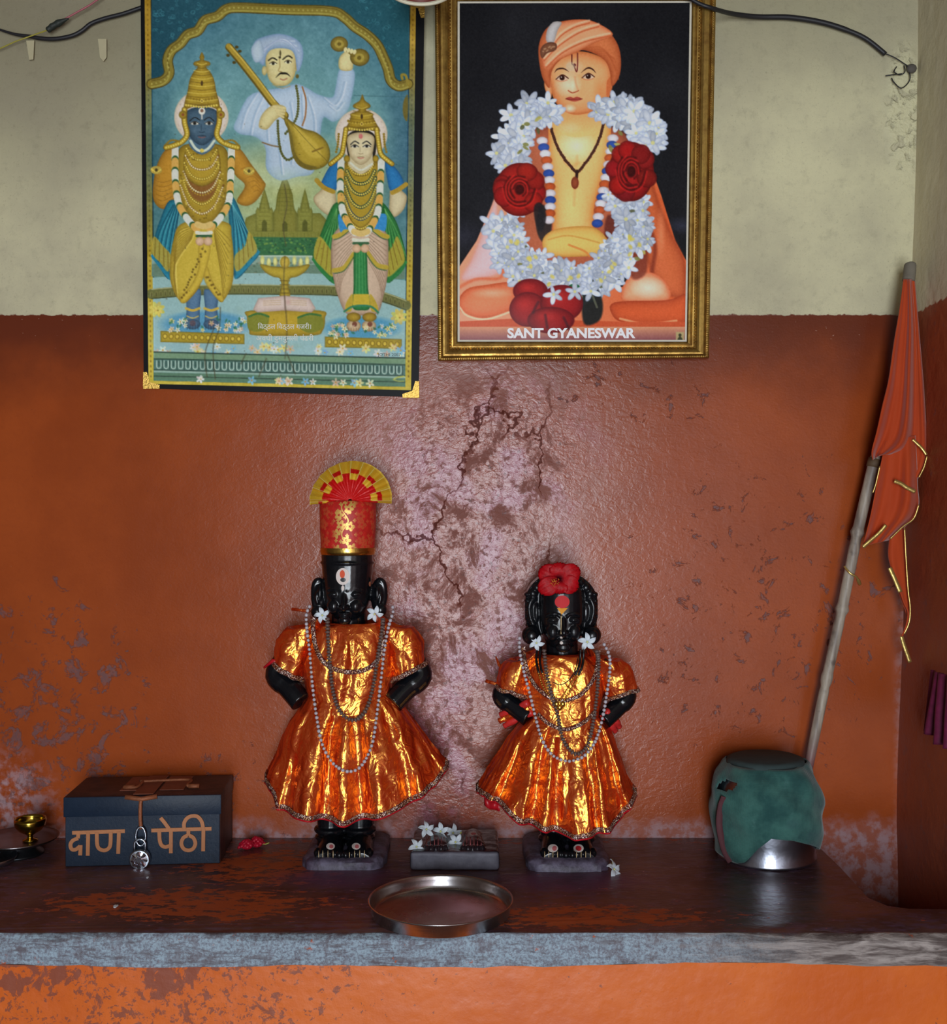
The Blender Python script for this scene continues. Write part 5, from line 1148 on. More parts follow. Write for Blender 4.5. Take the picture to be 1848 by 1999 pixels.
for s_, ex, y0, y1 in ((-1, 622, 1128, 1200), (1, 741, 1128, 1196)):
    body.tube(catmull([simg(ex - s_ * 6, y0 + 16, .095, d0), simg(ex, y0 + 6, .10, d0), simg(ex + s_ * 7, y0 + 14, .10, d0), simg(ex + s_ * 8, y0 + 40, .10, d0), simg(ex + s_ * 3, y1 - 8, .105, d0)], 5), .0072, 10)
    ellp(body, ex - s_ * 3, (y0 + y1) / 2 + 2, .098, 15, 35, .014, d0); ellp(body, ex + s_ * 2, y1 - 6, .105, 13, 13, .012, d0); ellp(body, ex - s_ * 4, y0 + 30, .108, 5, 16, .008, d0)
    body.tube(catmull([simg(ex - s_ * 3, y0 + 24, .108, d0), simg(ex + s_ * 3, y0 + 34, .112, d0), simg(ex, y0 + 50, .112, d0)], 4), .003, 8)
body.tube([simg(680, 1195, .095, d0), simg(680, 1250, .095, d0)], .032, 20)
ellp(body, 680, 1295, .09, 74, 72, .044, d0); ellp(body, 680, 1400, .09, 78, 75, .052, d0)
for pts in ([(590, 1245, .09), (556, 1290, .095), (541, 1318, .10), (566, 1340, .112), (592, 1366, .125)], [(772, 1245, .09), (806, 1290, .095), (820, 1320, .10), (794, 1342, .112), (768, 1368, .125)]):
    body.tube(catmull([simg(a, b, c, d0) for a, b, c in pts], 5), [.0225] * 10 + [.0228] * 4 + [.0212] * 7, 16)
for x in (645, 702):
    body.tube([simg(x, 1440, .095, d0), simg(x, 1560, .095, d0), simg(x, 1625, .098, d0), simg(x, 1652, .10, d0)], [.030, .027, .0245, .026], 18)
    body.tube([simg(x + 27 * math.cos(a), 1618, .098 - .026 * math.sin(a), d0) for a in [2 * PI * k / 24 for k in range(25)]], .0055, 8, False)
    body.tube([simg(x + 27 * math.cos(a), 1632, .100 - .026 * math.sin(a), d0) for a in [2 * PI * k / 24 for k in range(25)]], .0035, 8, False)
body.box(simg(620, 1560, .07, d0), simg(727, 1655, .03, d0))
statue_feet(body, 614, 730, .155, 1640, 1672, .185)
mbody = remesh(body, .0014, 4); T_m = mbody.bvh()
mbody.build('stone_body', MSTONE, male)
# foot slab
def foot_slab(x0, x1, dfr, seed, parent):
    rnd = random.Random(seed); n = 44; r0, r1, r2 = [], [], []
    a_, b_ = W(x0, 1695, dfr).x, W(x1, 1695, dfr).x
    for k in range(n):
        a = 2 * PI * k / n; c, s_ = math.cos(a), math.sin(a); e = .35
        x = (a_ + b_) / 2 + (b_ - a_) / 2 * math.copysign(abs(c) ** e, c) + rnd.uniform(-.002, .002); y = -(dfr + .012) / 2 + (dfr - .012) / 2 * math.copysign(abs(s_) ** e, s_) + rnd.uniform(-.002, .002)
        r0.append(Vector((x, y, SLAB - .001))); r1.append(Vector((x * 1.0, y, SLAB + .012 + rnd.uniform(-.002, .002)))); cx_ = (a_ + b_) / 2
        r2.append(Vector((cx_ + (x - cx_) * .90, -dfr / 2 + (y + dfr / 2) * .9, SLAB + .0185)))
    mb = MB().loft([r0, r1, r2], True, True, True); o = mb.build('foot_slab', MBASE, parent, angle=60); return mb.bvh()
T_ms = foot_slab(585, 750, .196, 3, male)
def toe_lines(name, trees, xs, y0, y1, parent):
    for x in xs:
        q = [hit(trees, x, lerp(y0, y1, k / 3), .0006) for k in range(4)]
        ribbon(q, .0012, .0004).build(name, MPC, parent)['label'] = 'cream painted stroke between the toes'
toe_lines('painted_toe_line', [T_m], (622, 630, 640, 650, 682, 692, 702, 711), 1660, 1675, male)
for x in (645, 695):
    decal([T_m], x, 1652, 8.5, 6.5, .0006).build('foot_mark', MPW, male)['label'] = 'white painted mark on the foot'
    decal([T_m], x + 1.5, 1652.5, 4, 4, .0011).build('foot_mark', MPINK, male)['label'] = 'red dot inside the white foot mark'
decal([T_m], 669, 1125.5, 13.5, 16.5, .0008, 28).build('forehead_mark', MPW, male)['label'] = 'white oval painted on the forehead'
decal([T_m], 668, 1121, 5, 8, .0014, 16, shape=lambda a: 1 if a > PI else 1.0).build('forehead_mark', MPOR, male)['label'] = 'orange flame inside the white oval'
decal([T_m], 669.5, 1132, 5.5, 4.2, .0015, 16).build('forehead_mark', MBLK, male)['label'] = 'black dot inside the white oval'
decal([T_m], 669, 1148, 3.0, 5.5, .0008, 14).build('forehead_mark', MPW, male)['label'] = 'white drop between the brows'
decal([T_m], 722, 1140, 2.4, 5, .0008, 12).build('ear_mark', simple('bare_patch', (196, 124, 90), .6), male)['label'] = 'small bare orange patch by the ear'
# dress: bodice, sleeves, skirt
bod = dense([(1214, 634, 742, .040, .036), (1222, 610, 756, .049, .044), (1245, 596, 770, .056, .05), (1290, 588, 772, .062, .054), (1330, 594, 766, .064, .054), (1362, 602, 760, .062, .052), (1384, 606, 757, .066, .052)], 40)
bod_mb = MB().loft(garment_rings(d0, bod, 90, 2, .0045), True)
sl, slr = sleeve(d0, [(624, 1206, -1.0, 22, .034, .095), (596, 1224, -.02, 34, .040, .10), (574, 1262, .40, 37, .041, .10), (564, 1309, .52, 33, .036, .10)], 3)
sr, srr = sleeve(d0, [(742, 1206, 1.0, 22, .034, .095), (772, 1224, .02, 36, .040, .10), (791, 1262, -.36, 38, .041, .10), (796, 1312, -.46, 36, .036, .10)], 9)
def hem_m(px_): return curve1([(505, 1516), (519, 1523), (545, 1556), (553, 1577), (590, 1590), (640, 1603), (690, 1610), (728, 1600), (770, 1586), (815, 1562), (850, 1534), (872, 1500), (890, 1490)], px_)
Lm = [(0, 602), (.12, 586), (.25, 565), (.4, 551), (.6, 541), (.8, 529), (1, 519)]; Rm = [(0, 764), (.12, 788), (.28, 812), (.45, 832), (.7, 855), (.9, 868), (1, 873)]
sk, skr = skirt(d0, 688, lambda x: 1352 + 20 * max(0, 1 - abs(x - 684) / 70), 0, hem_m, Lm, Rm, .062, .098, 13, 5)
T_d = [bod_mb.bvh(), sl.bvh(), sr.bvh(), sk.bvh()]
bod_mb.build('bodice', MLAME, male); sl.build('sleeve', MLAME, male); sr.build('sleeve', MLAME, male)
sko = sk.build('skirt', MLAME, male)
def hem_trim(rows, parent, owner, w=.0085):
    last = rows[-1]; up = rows[-4]; n = len(last)
    a_, b_, c_, e_ = [], [], [], []
    for k in range(n):
        o_ = Vector((last[k].x - sum(q.x for q in last) / n, last[k].y - sum(q.y for q in last) / n, 0)).normalized()
        dn = (last[k] - up[k]).normalized()
        a_.append(last[k] - dn * w + o_ * .0012); b_.append(last[k] + o_ * .0022); c_.append(last[k] + dn * .0004 - o_ * .001); e_.append(last[k] - dn * w - o_ * .001)
    MB().loft([a_, [lerp(p_, q_, .5) + Vector((0, 0, 0)) for p_, q_ in zip(a_, b_)], b_, c_, e_], True).build('hem_lace', MLACE, owner)
    f_ = [v + Vector((0, 0, -.0028)) for v in b_]; g_ = [v + Vector((0, .0015, -.0030)) for v in c_]
    MB().loft([b_, f_, g_, c_], True).build('hem_piping', MRED, owner)
hem_trim(skr, male, sko)
def cuff(rings, parent, name='sleeve_lace'):
    path = rings[-1] + [rings[-1][0]]
    cen = sum(rings[-1], Vector()) / len(rings[-1]); path = [cen + (q - cen) * 1.05 for q in path]
    MB().tube(path, .0040, 8, False).build(name, MLACE, parent)
    cen2 = [lerp(a, b, .22) for a, b in zip(rings[-1], rings[-4])]; path = cen2 + [cen2[0]]; cm = sum(cen2, Vector()) / len(cen2)
    MB().tube([cm + (q - cm) * 1.04 for q in path], .0018, 6, False).build(name, MLACE, parent)
cuff(slr, male); cuff(srr, male)
yoke = path_on(T_d, [(612, 1205), (611, 1225), (616, 1262), (630, 1290), (652, 1306), (685, 1312), (716, 1306), (738, 1286), (746, 1255), (747, 1215)], .0022)
ribbon(yoke, .0085, .002).build('neck_lace', MLACE, male)
q = [simg(570, 1189, .10, d0), simg(590, 1191, .105, d0), simg(606, 1192, .11, d0)]
MB().tube(q, [.003, .0025, .003], 8).build('dress_tie', MLAME, male)
MB().tube([simg(517, 1302, .11, d0), simg(535, 1288, .112, d0), simg(548, 1290, .115, d0)], [.002, .004, .004], 8).build('dress_tie', MRED, male)
# turban with fan crest
def turban_material():
    t = NT('red_gold_brocade'); q = t.obj(); x, y, z = t.xyz(q)
    ang = t.m2('MULTIPLY', t.m2('ARCTAN2', x, t.m2('MULTIPLY', y, -1)), .05)
    nn = t.noise(q, 130, 4); red = t.mix(nn, lin((150, 18, 16)), lin((226, 44, 34)))
    f1 = t.flower(ang, z, .0225, .43, 5); f2 = t.flower(t.m2('ADD', ang, .013), t.m2('ADD', z, .006), .013, .30, 4, False)
    cen = t.mr(t.m2('ABSOLUTE', t.m2('SUBTRACT', ang, -.0)), .014, .024, 1, .12)
    vine = t.mr(t.m2('ABSOLUTE', t.m2('SUBTRACT', ang, t.m2('MULTIPLY', t.m2('SINE', t.m2('MULTIPLY', z, 130)), .006))), .0008, .0016, 1, 0)
    m = t.m2('MULTIPLY', t.m2('MAXIMUM', t.m2('MAXIMUM', f1, t.m2('MULTIPLY', f2, .8)), vine), cen)
    col = t.mix(m, red, lin((226, 178, 92)))
    return t.done(t.bsdf(col, t.mr(m, 0, 1, .5, .4), t.m2('MULTIPLY', m, .35), t.bump(nn, .3, .002)))
def fan_material():
    t = NT('pleated_gold_net'); q = t.obj(); x, y, z = t.xyz(q)
    r = t.vm('LENGTH', t.vec(x, 0, z)); nn = t.noise(q, 240, 3); rn = t.m2('ADD', r, t.m2('MULTIPLY', t.m2('SUBTRACT', nn, .5), .004))
    ang = t.m2('ARCTAN2', z, x); ck = t.mr(t.m2('SINE', t.m2('MULTIPLY', ang, 10)), -.2, .2)
    rd, gd, gl = lin((206, 18, 18)), lin((226, 178, 48)), lin((255, 216, 84))
    c = t.mix(t.mr(rn, .038, .040), rd, t.mix(ck, rd, gd)); c = t.mix(t.mr(rn, .050, .0515), c, t.mix(ck, gd, rd)); c = t.mix(t.mr(rn, .058, .0595), c, gd); c = t.mix(t.mr(rn, .0735, .0745), c, gl); c = t.mix(t.m2('MULTIPLY', t.mr(rn, .040, .044), t.mr(t.m2('ABSOLUTE', t.m2('SINE', t.m2('MULTIPLY', ang, 10.1))), .12, .02, 0, .8)), c, lin((255, 232, 150)))  # the last mix paints highlights along the pleats
    met = t.mr(rn, .04, .06, .05, .35)
    return t.done(t.bsdf(c, .36, met, t.bump(nn, .3, .002)))
hat0 = simg(679, 1080, d0, d0)
tur = MB(); rr = []
for py, hw, b in ((1082, 51.5, .0485), (1060, 53, .049), (1030, 54.5, .050), (1000, 55, .050), (981, 55, .050)):
    rr.append([simg(679 + hw * math.cos(2 * PI * k / 56), py, d0 - b * math.sin(2 * PI * k / 56), d0) for k in range(56)])
rr.append([simg(679 + 49 * math.cos(2 * PI * k / 56), 978, d0 - .044 * math.sin(2 * PI * k / 56), d0) for k in range(56)])
tur.loft(rr, True, False, True)
turo = tur.build('turban', turban_material(), None, origin=tuple(hat0)); T_t = tur.bvh()
turo.parent = male; turo.location = hat0 - Vector(male['_w']); turo['_w'] = tuple(hat0)
MGBAND = simple('gold_band', (226, 190, 96), .25, 1.0, var=.08, scale=90, bump=.2)
bp = [[simg(679 + hw * math.cos(2 * PI * k / 56), py, d0 - b * math.sin(2 * PI * k / 56), d0) for k in range(56)] for py, hw, b in ((1069, 53.4, .0502), (1075, 53.6, .0508), (1082, 52.4, .0502), (1083, 50, .047))]
MB().loft(bp, True).build('gold_band', MGBAND, turo)
fc = simg(686, 978, .135, .11); rows = []; npl = 22
for i in range(15):
    t_ = i / 14; row = []
    for j in range(npl * 2 + 1):
        a = lerp(PI * 1.03, -PI * .02, j / (npl * 2)); R0 = .0755 * (1 + .03 * math.sin(a * 2)) 
        r = lerp(.004, R0, t_); zz = (1 if (j // 2) % 2 else -1) * .0042 * t_ * (1 if j % 2 else .6)
        row.append(fc + Vector((r * math.cos(a), -zz - .010 * math.sin(t_ * PI) + .012 * t_, r * math.sin(a) * .97)))
    rows.append(row)
fo = MB().grid(rows).build('fan_crest', fan_material(), None, smooth=False, origin=tuple(fc), solid=.0009)
fo.parent = turo; fo.location = fc - hat0
# beads
wp = path_on(T_d + [T_m], [(604, 1184), (598, 1200), (599, 1230), (604, 1270), (610, 1340), (618, 1400), (628, 1450), (645, 1484), (664, 1501), (681, 1506), (700, 1500), (716, 1478), (728, 1445), (736, 1390), (742, 1340), (750, 1270), (758, 1225), (767, 1195), (766, 1183)], .004, n=10, smooth_it=40)
bead_string('bead_necklace', 'long greyish white bead necklace on the tall statue with the fan crested turban', wp, .0032, MWB, 'bead necklaces worn by the statues', MCORD, .0083)
bp_ = path_on(T_d + [T_m], [(639, 1208), (640, 1240), (644, 1300), (650, 1350), (662, 1386), (681, 1404), (699, 1403), (716, 1382), (728, 1340), (736, 1290), (744, 1240), (748, 1208)], .0042, n=10, smooth_it=40)
bead_string('bead_necklace', 'shorter dark brown bead necklace on the tall statue with the fan crested turban', bp_, .0043, MBB, 'bead necklaces worn by the statues', MCORD, .0060, .62)
FL = (MPETAL, MCENT, MSTALK)
white_flower('white_flower', 'white flower under the ear of the tall statue, nearer the donation box', hit(T_d + [T_m], 629, 1201, .012, .15), .0155, FACE_CAM, .4, 'white flowers tucked at the ears', FL)
white_flower('white_flower', 'white flower under the ear of the tall statue, nearer the shorter statue', hit(T_d + [T_m], 731, 1199, .012, .15), .0165, FACE_CAM, 1.0, 'white flowers tucked at the ears', FL)

# ---------------------------------------------------------------- short statue (woman)
fem = thing('deity_statue', 'short black stone statue in an orange gold dress with a red hibiscus on its head', 'statue', tuple(W(1105, 1640, .10)), 'dressed black statues on the ledge')
fem.location.z = SLAB; fem['_w'] = tuple(fem.location)
body = MB(); d0 = .105
rows = [(1120, 14, 14, .014, .014), (1126, 26, 26, .026, .028), (1138, 36, 36, .036, .036), (1155, 42, 42, .042, .04), (1180, 44, 44, .044, .042), (1205, 43.5, 43.5, .044, .042), (1228, 41, 41, .043, .040), (1246, 35, 35, .038, .036), (1258, 26, 26, .031, .03), (1266, 15, 15, .021, .022), (1271, 5, 5, .008, .010)]
body.loft(head_rings(1096, rows, d0), True, True, True)
# arched stone head-dress behind the face
arch_o = []; arch_i = []
for k in range(25):
    a = PI * k / 24
    arch_o.append((1095 + 71 * math.cos(a), 1178 - 63 * math.sin(a)))
oo = [(1150, 1238), (1160, 1228), (1166, 1205)] + arch_o + [(1024, 1205), (1030, 1228), (1040, 1238)]
f_ = [simg(x, y, .112, d0) for x, y in oo]; b_ = [simg(x, y, .062, d0) for x, y in oo]; n = len(oo)
body.v += f_ + b_; o_ = len(body.v) - 2 * n
body.f += [tuple(o_ + i for i in range(n)), tuple(o_ + n + i for i in reversed(range(n)))] + [(o_ + i, o_ + (i + 1) % n, o_ + n + (i + 1) % n, o_ + n + i) for i in range(n)]
body.tube([simg(x, y, .104, d0) for x, y in [(1146, 1228), (1153, 1205)] + [(1095 + 59 * math.cos(PI * k / 24), 1178 - 51 * math.sin(PI * k / 24)) for k in range(25)] + [(1037, 1205), (1044, 1228)]], .0115, 14)
for k in range(3, 22, 2): ellp(body, 1095 + 60 * math.cos(PI * k / 24), 1178 - 52 * math.sin(PI * k / 24), .113, 8, 8, .006, d0)
statue_face(body, 1096, 1206, 1231, 1244, 1266, 42, d0 + .0455, d0, 1.1)
for s_, ex in ((-1, 1036), (1, 1153)):
    ellp(body, ex, 1238, .118, 19, 19, .016, d0); ellp(body, ex, 1238, .133, 11, 11, .006, d0)
    body.tube(catmull([simg(ex + s_ * 5 - s_ * 14, 1170, .11, d0), simg(ex - s_ * 3, 1168, .114, d0), simg(ex + s_ * 4, 1185, .116, d0), simg(ex, 1210, .116, d0), simg(ex - s_ * 8, 1222, .114, d0)], 5), .0045, 8)
    for k in range(6): ellp(body, ex + s_ * 8 - s_ * k * .4, 1160 + k * 12, .108, 6, 5, .010, d0)
    ellp(body, ex - s_ * 10, 1195, .108, 7, 22, .010, d0)
body.tube([simg(1096, 1250, .10, d0), simg(1098, 1300, .10, d0)], .030, 20)
ellp(body, 1100, 1342, .095, 62, 58, .040, d0); ellp(body, 1102, 1420, .095, 66, 66, .048, d0)
for pts in ([(1030, 1300, .095), (996, 1335, .10), (980, 1358, .105), (1000, 1376, .115), (1030, 1396, .128)], [(1170, 1300, .095), (1208, 1335, .10), (1222, 1358, .105), (1202, 1380, .115), (1174, 1402, .128)]):
    body.tube(catmull([simg(a, b, c, d0) for a, b, c in pts], 5), [.0195] * 14 + [.0175] * 7, 16)
for x in (1080, 1132):
    body.tube([simg(x, 1480, .10, d0), simg(x, 1600, .10, d0), simg(x, 1655, .103, d0)], [.027, .0235, .0235], 18)
    body.tube([simg(x + 25 * math.cos(a), 1636, .103 - .024 * math.sin(a), d0) for a in [2 * PI * k / 24 for k in range(25)]], .005, 8, False)
body.box(simg(1058, 1590, .075, d0), simg(1154, 1660, .035, d0))
statue_feet(body, 1053, 1163, .155, 1640, 1672, .185, .95)
fbody = remesh(body, .0014, 3); T_f = fbody.bvh(); fbody.build('stone_body', MSTONE, fem)
foot_slab(1027, 1194, .205, 8, fem)
toe_lines('painted_toe_line', [T_f], (1063, 1071, 1079, 1088, 1125, 1134, 1143, 1152), 1662, 1677, fem)
for x, rd in ((1079, MPINK), (1129, MPR)):
    decal([T_f], x, 1656, 10, 8, .0006).build('foot_mark', MPW, fem)['label'] = 'white painted mark on the foot'
    decal([T_f], x + (3 if x < 1100 else 0), 1656, 6 if x > 1100 else 4.5, 5, .0011, rot=.3).build('foot_mark', rd, fem)['label'] = 'red dot inside the white foot mark'
decal([T_f], 1097, 1175, 14.5, 12.5, .0014, 28).build('forehead_mark', MPR, fem)['label'] = 'round red mark on the forehead'
tri = MB(); T3 = [(1087, 1187), (1108, 1187), (1096, 1200)]
tri.v = [hit([T_f], x, y, .0009) for x, y in T3] + [hit([T_f], 1097, 1190, .0014)]; tri.f = [(0, 1, 3), (1, 2, 3), (2, 0, 3)]
tri.build('forehead_mark', MPO, fem, smooth=False)['label'] = 'orange triangle under the red mark'
r = ribbon([hit([T_f], 1095, y, .0007) for y in range(1202, 1242, 4)], .0016, .0004); r.build('nose_line', MPC, fem)['label'] = 'thin cream line down the nose'
for y, s_ in ((1245, 2.6), (1255, 3.2)): decal([T_f], 1095.5, y, s_, s_, .0008, 12).build('chin_dot', MPW, fem)['label'] = 'white dot below the nose'
bod = dense([(1274, 1056, 1136, .038, .034), (1281, 1036, 1156, .047, .042), (1300, 1022, 1172, .054, .048), (1340, 1020, 1178, .060, .052), (1375, 1028, 1172, .062, .052), (1400, 1034, 1168, .064, .052), (1424, 1036, 1166, .068, .052)], 40)
bod_mb = MB().loft(garment_rings(d0, bod, 90, 4, .0042), True)
sl, slr = sleeve(d0, [(1046, 1270, -1.0, 20, .032, .10), (1020, 1287, -.02, 32, .037, .105), (1005, 1318, .35, 34, .038, .105), (1001, 1350, .36, 33, .034, .105)], 5)
sr, srr = sleeve(d0, [(1150, 1270, 1.0, 20, .032, .10), (1182, 1287, .02, 33, .037, .105), (1203, 1320, -.3, 35, .038, .105), (1210, 1352, -.28, 34, .034, .105)], 12)
def hem_f(px_): return curve1([(915, 1538), (930, 1544), (960, 1562), (990, 1584), (1010, 1604), (1050, 1618), (1090, 1632), (1110, 1636), (1150, 1630), (1185, 1618), (1208, 1596), (1224, 1570), (1238, 1554), (1250, 1548)], px_)
Lf = [(0, 1034), (.1, 1010), (.25, 990), (.45, 972), (.7, 950), (1, 930)]; Rf = [(0, 1170), (.1, 1188), (.25, 1200), (.5, 1214), (.75, 1226), (1, 1240)]
sk, skr = skirt(d0, 1096, lambda x: 1394 + 26 * max(0, 1 - abs(x - 1104) / 62), 0, hem_f, Lf, Rf, .062, .094, 15, 17)
T_d = [bod_mb.bvh(), sl.bvh(), sr.bvh(), sk.bvh()]
bod_mb.build('bodice', MLAME, fem); sl.build('sleeve', MLAME, fem); sr.build('sleeve', MLAME, fem)
sko = sk.build('skirt', MLAME, fem); hem_trim(skr, fem, sko); cuff(slr, fem); cuff(srr, fem)
yoke = path_on(T_d, [(1022, 1262), (1024, 1290), (1036, 1325), (1058, 1352), (1085, 1366), (1112, 1366), (1138, 1352), (1158, 1325), (1166, 1295), (1168, 1270)], .0022)
ribbon(yoke, .0075, .002).build('neck_lace', MLACE, fem)
yoke = path_on(T_d, [(1050, 1394), (1070, 1412), (1102, 1424), (1136, 1412), (1162, 1388)], .0022); ribbon(yoke, .0075, .002).build('waist_lace', MLACE, fem)
# red cloth showing below the hem and rolled cloth at the arms
MB().grid([[simg(lerp(945, 975, u), lerp(1558, 1572, u) + v * (18 - 8 * abs(u - .4)), .10 + .004 * math.sin(u * 7), d0) for u in [k / 8 for k in range(9)]] for v in [0, .5, 1]]).build('petticoat', MRED, fem, solid=.001)
MSARI = simple('red_gold_roll', (200, 46, 44), .4, var=.3, scale=110)
for pts, nm_ in (([(1030, 1366), (1004, 1380), (976, 1394)], 'l'), ([(1034, 1374), (1006, 1390), (974, 1406)], 'l'), ([(1038, 1384), (1010, 1398), (984, 1416)], 'l'), ([(1178, 1382), (1196, 1400), (1208, 1418)], 'r'), ([(1172, 1388), (1188, 1408), (1200, 1426)], 'r')):
    m_ = MLAME if pts[0][0] in (1034,) else MSARI
    MB().tube(catmull([simg(a, b, .135 - .012 * i, d0) for i, (a, b) in enumerate(pts)], 6), [.0062 + .0012 * math.sin(i) for i in range(13)], 10).build('arm_cloth', m_, fem)['label'] = 'rolled red and gold cloth at the arm'
MB().tube([simg(948, 1330, .10, d0), simg(965, 1334, .105, d0), simg(985, 1342, .11, d0)], [.0035, .003, .004], 8).build('dress_tie', MLAME, fem)
MB().tube([simg(968, 1285, .08, d0), simg(974, 1300, .085, d0), simg(984, 1314, .09, d0)], [.0012, .003, .003], 8).build('dress_tie', MLAME, fem)
wp = path_on(T_d + [T_f], [(1014, 1246), (1014, 1270), (1022, 1310), (1034, 1355), (1045, 1400), (1058, 1444), (1076, 1472), (1098, 1484), (1118, 1485), (1142, 1474), (1162, 1446), (1175, 1405), (1184, 1355), (1190, 1310), (1189, 1280), (1178, 1256)], .004, n=10, smooth_it=40)
bead_string('bead_necklace', 'long greyish white bead necklace on the short statue with the hibiscus', wp, .0032, MWB, 'bead necklaces worn by the statues', MCORD, .0079)
bp_ = path_on(T_d + [T_f], [(1062, 1270), (1066, 1310), (1076, 1355), (1088, 1395), (1096, 1436), (1110, 1462), (1126, 1472), (1144, 1460), (1154, 1428), (1162, 1380), (1167, 1330), (1168, 1290), (1164, 1270)], .0044, n=10, smooth_it=40)
bead_string('bead_necklace', 'dark brown bead necklace on the short statue with the hibiscus', bp_, .0042, MBB, 'bead necklaces worn by the statues', MCORD, .0058, .62)
# black and gold wedding necklace with pendant
mp = [path_on(T_d + [T_f], q, .0036, n=8, smooth_it=20) for q in ([(1052, 1264), (1050, 1290), (1056, 1318), (1066, 1346), (1084, 1366), (1092, 1374)], [(1136, 1268), (1134, 1296), (1124, 1322), (1110, 1346), (1098, 1366), (1092, 1374)])]
mang = thing('gold_necklace', 'black and gold bead necklace with a gold pendant on the short statue', 'necklace', tuple(mp[0][0]))
for pth in mp:
    k = int(len(pth) * .38)
    for off in (-.003, .003):
        MB().tube([v + Vector((off, 0, 0)) for v in pth[:k + 1]], .0022, 8).build('black_strand', MBLK, mang)
    mb = MB()
    for off in (-.0035, .0035):
        for v in resample([a + Vector((off, -.001, 0)) for a in pth[k:]], .0042): mb.ell(v, .0019, 8, 6)
    mb.build('gold_strand', MGB, mang)
pc = mp[0][-1]; mb = MB()
for a, b in ((-.0055, 0), (.0055, 0), (0, -.006)): mb.ell(pc + Vector((a, -.003, b)), (.0048, .003, .0048), 12, 8)
for k in range(9): mb.ell(pc + Vector((.0085 * math.cos(PI + PI * k / 8), -.002, -.002 + .0085 * math.sin(PI + PI * k / 8))), .0015, 8, 6)
mb.build('gold_pendant', MGB, mang)
lp = path_on(T_d + [T_f], [(1128, 1285), (1122, 1310), (1108, 1330), (1092, 1337), (1080, 1332)], .0022, n=6); MB().tube(lp, .0009, 6).build('black_thread', MBLK, mang)
white_flower('white_flower', 'white flower under the ear of the short statue, nearer the tall statue', hit(T_d + [T_f], 1047, 1255, .012, .15), .0150, FACE_CAM, .9, 'white flowers tucked at the ears', FL)
white_flower('white_flower', 'white flower under the ear of the short statue, nearer the flag', hit(T_d + [T_f], 1146, 1253, .012, .15), .0175, FACE_CAM, .2, 'white flowers tucked at the ears', FL)
# hibiscus on the head
def hib_material():
    t = NT('hibiscus_petal'); q = t.obj(); n = t.noise(t.vm('MULTIPLY', q, (1, 1, 1)), 160, 3); c = t.mix(n, lin((130, 2, 12)), lin((200, 10, 24)))
    r = t.vm('LENGTH', q); c = t.mix(t.mr(r, .004, .014, 1, 0), c, lin((70, 2, 14)))
    return t.done(t.bsdf(c, .5, 0, t.bump(n, .4, .002), .2))
MHIB = hib_material(); hc = W(1091, 1131, .162); hib = thing('hibiscus_flower', 'large red hibiscus on the head of the short statue', 'flower', tuple(hc))
for k, (a, L_p, wd) in enumerate(((-2.62, .043, .028), (-1.75, .026, .030), (-.45, .038, .028), (.5, .042, .030), (1.5, .031, .032), (2.7, .040, .032))):
    rows = []
    for i in range(10):
        t_ = i / 9; row = []
        for j in range(11):
            u = (j - 5) / 5; w = wd * (math.sin(PI * (.08 + .72 * t_)) ** .8)
            ruff = .0022 * math.sin(u * 9 + k) * t_ * t_
            rr_ = L_p * t_ * (1 - .13 * u * u * t_) + .0012 * math.sin(u * 14 + k * 2) * (t_ > .9); y = u * w * .62
            row.append(hc + Vector((rr_ * math.cos(a) - y * math.sin(a), -.012 * math.sin(t_ * 1.9) + .010 * t_ * t_ + ruff - .004 + .0012 * k, rr_ * math.sin(a) + y * math.cos(a))))
        rows.append(row)
    o = MB().grid(rows).build('petal', MHIB, None, origin=tuple(hc), solid=.0006); o.parent = hib; o.location = (0, 0, 0)
st = [hc + Vector((0, -.006, 0)), hc + Vector((-.008, -.022, -.004)), hc + Vector((-.014, -.034, -.005))]
so = MB().tube(catmull(st, 5), .0011, 8).build('stamen', MRED, hib); mb = MB()
for k in range(34): t_ = random.uniform(.45, 1); mb.ell(st[0].lerp(st[2], t_) + Vector([random.uniform(-.0052, .0052) for _ in range(3)]), .0009, 6, 4)
mb.build('pollen', simple('orange_pollen', (214, 120, 40), .7), so)
# ================================================================ things on the ledge
# ---- donation box
def navy():
    t = NT('chipped_navy_enamel'); q = t.pos(); n = t.noise(q, 40, 7, .65); n2 = t.noise(q, 140, 5, .7)
    c = t.mix(n, lin((18, 28, 44)), lin((32, 47, 66))); c = t.mix(t.mr(n2, .66, .74, 0, .6), c, lin((96, 110, 130))); c = t.mix(t.mr(t.noise(q, 22, 5), .66, .72, 0, .5), c, lin((18, 22, 32)))
    return t.done(t.bsdf(c, .42, 0, t.bump(n2, .2, .002), .2))
def rust():
    t = NT('rusty_brown_sheet'); q = t.pos(); n = t.noise(q, 30, 7, .65)
    c = t.mix(t.mr(n, .35, .65), lin((44, 28, 28)), lin((76, 46, 40)))
    return t.done(t.bsdf(c, .55, .1, t.bump(n, .3, .003)))
MNAVY, MRUST = navy(), rust(); MROD = simple('rusted_iron', (150, 88, 56), .6, .3, var=.25, scale=120, bump=.4); MSTRAP = simple('red_oxide_strap', (132, 74, 54), .55, var=.2, scale=80)
FLc = on_slab(127, 1692.5); FRc = on_slab(430, 1685.5); ux = (FRc - FLc); bw = ux.length; ux.normalize(); uy = Vector((-ux.y, ux.x, 0)); uz = Vector((0, 0, 1)); BH, BD = .126, .146; SEAM = .094
box = thing('donation_box', 'navy and brown metal donation box with painted orange lettering', 'box', tuple(FLc + ux * bw / 2 + uy * BD / 2))
def BX(u, v, w): return FLc + ux * u + uy * v + uz * w
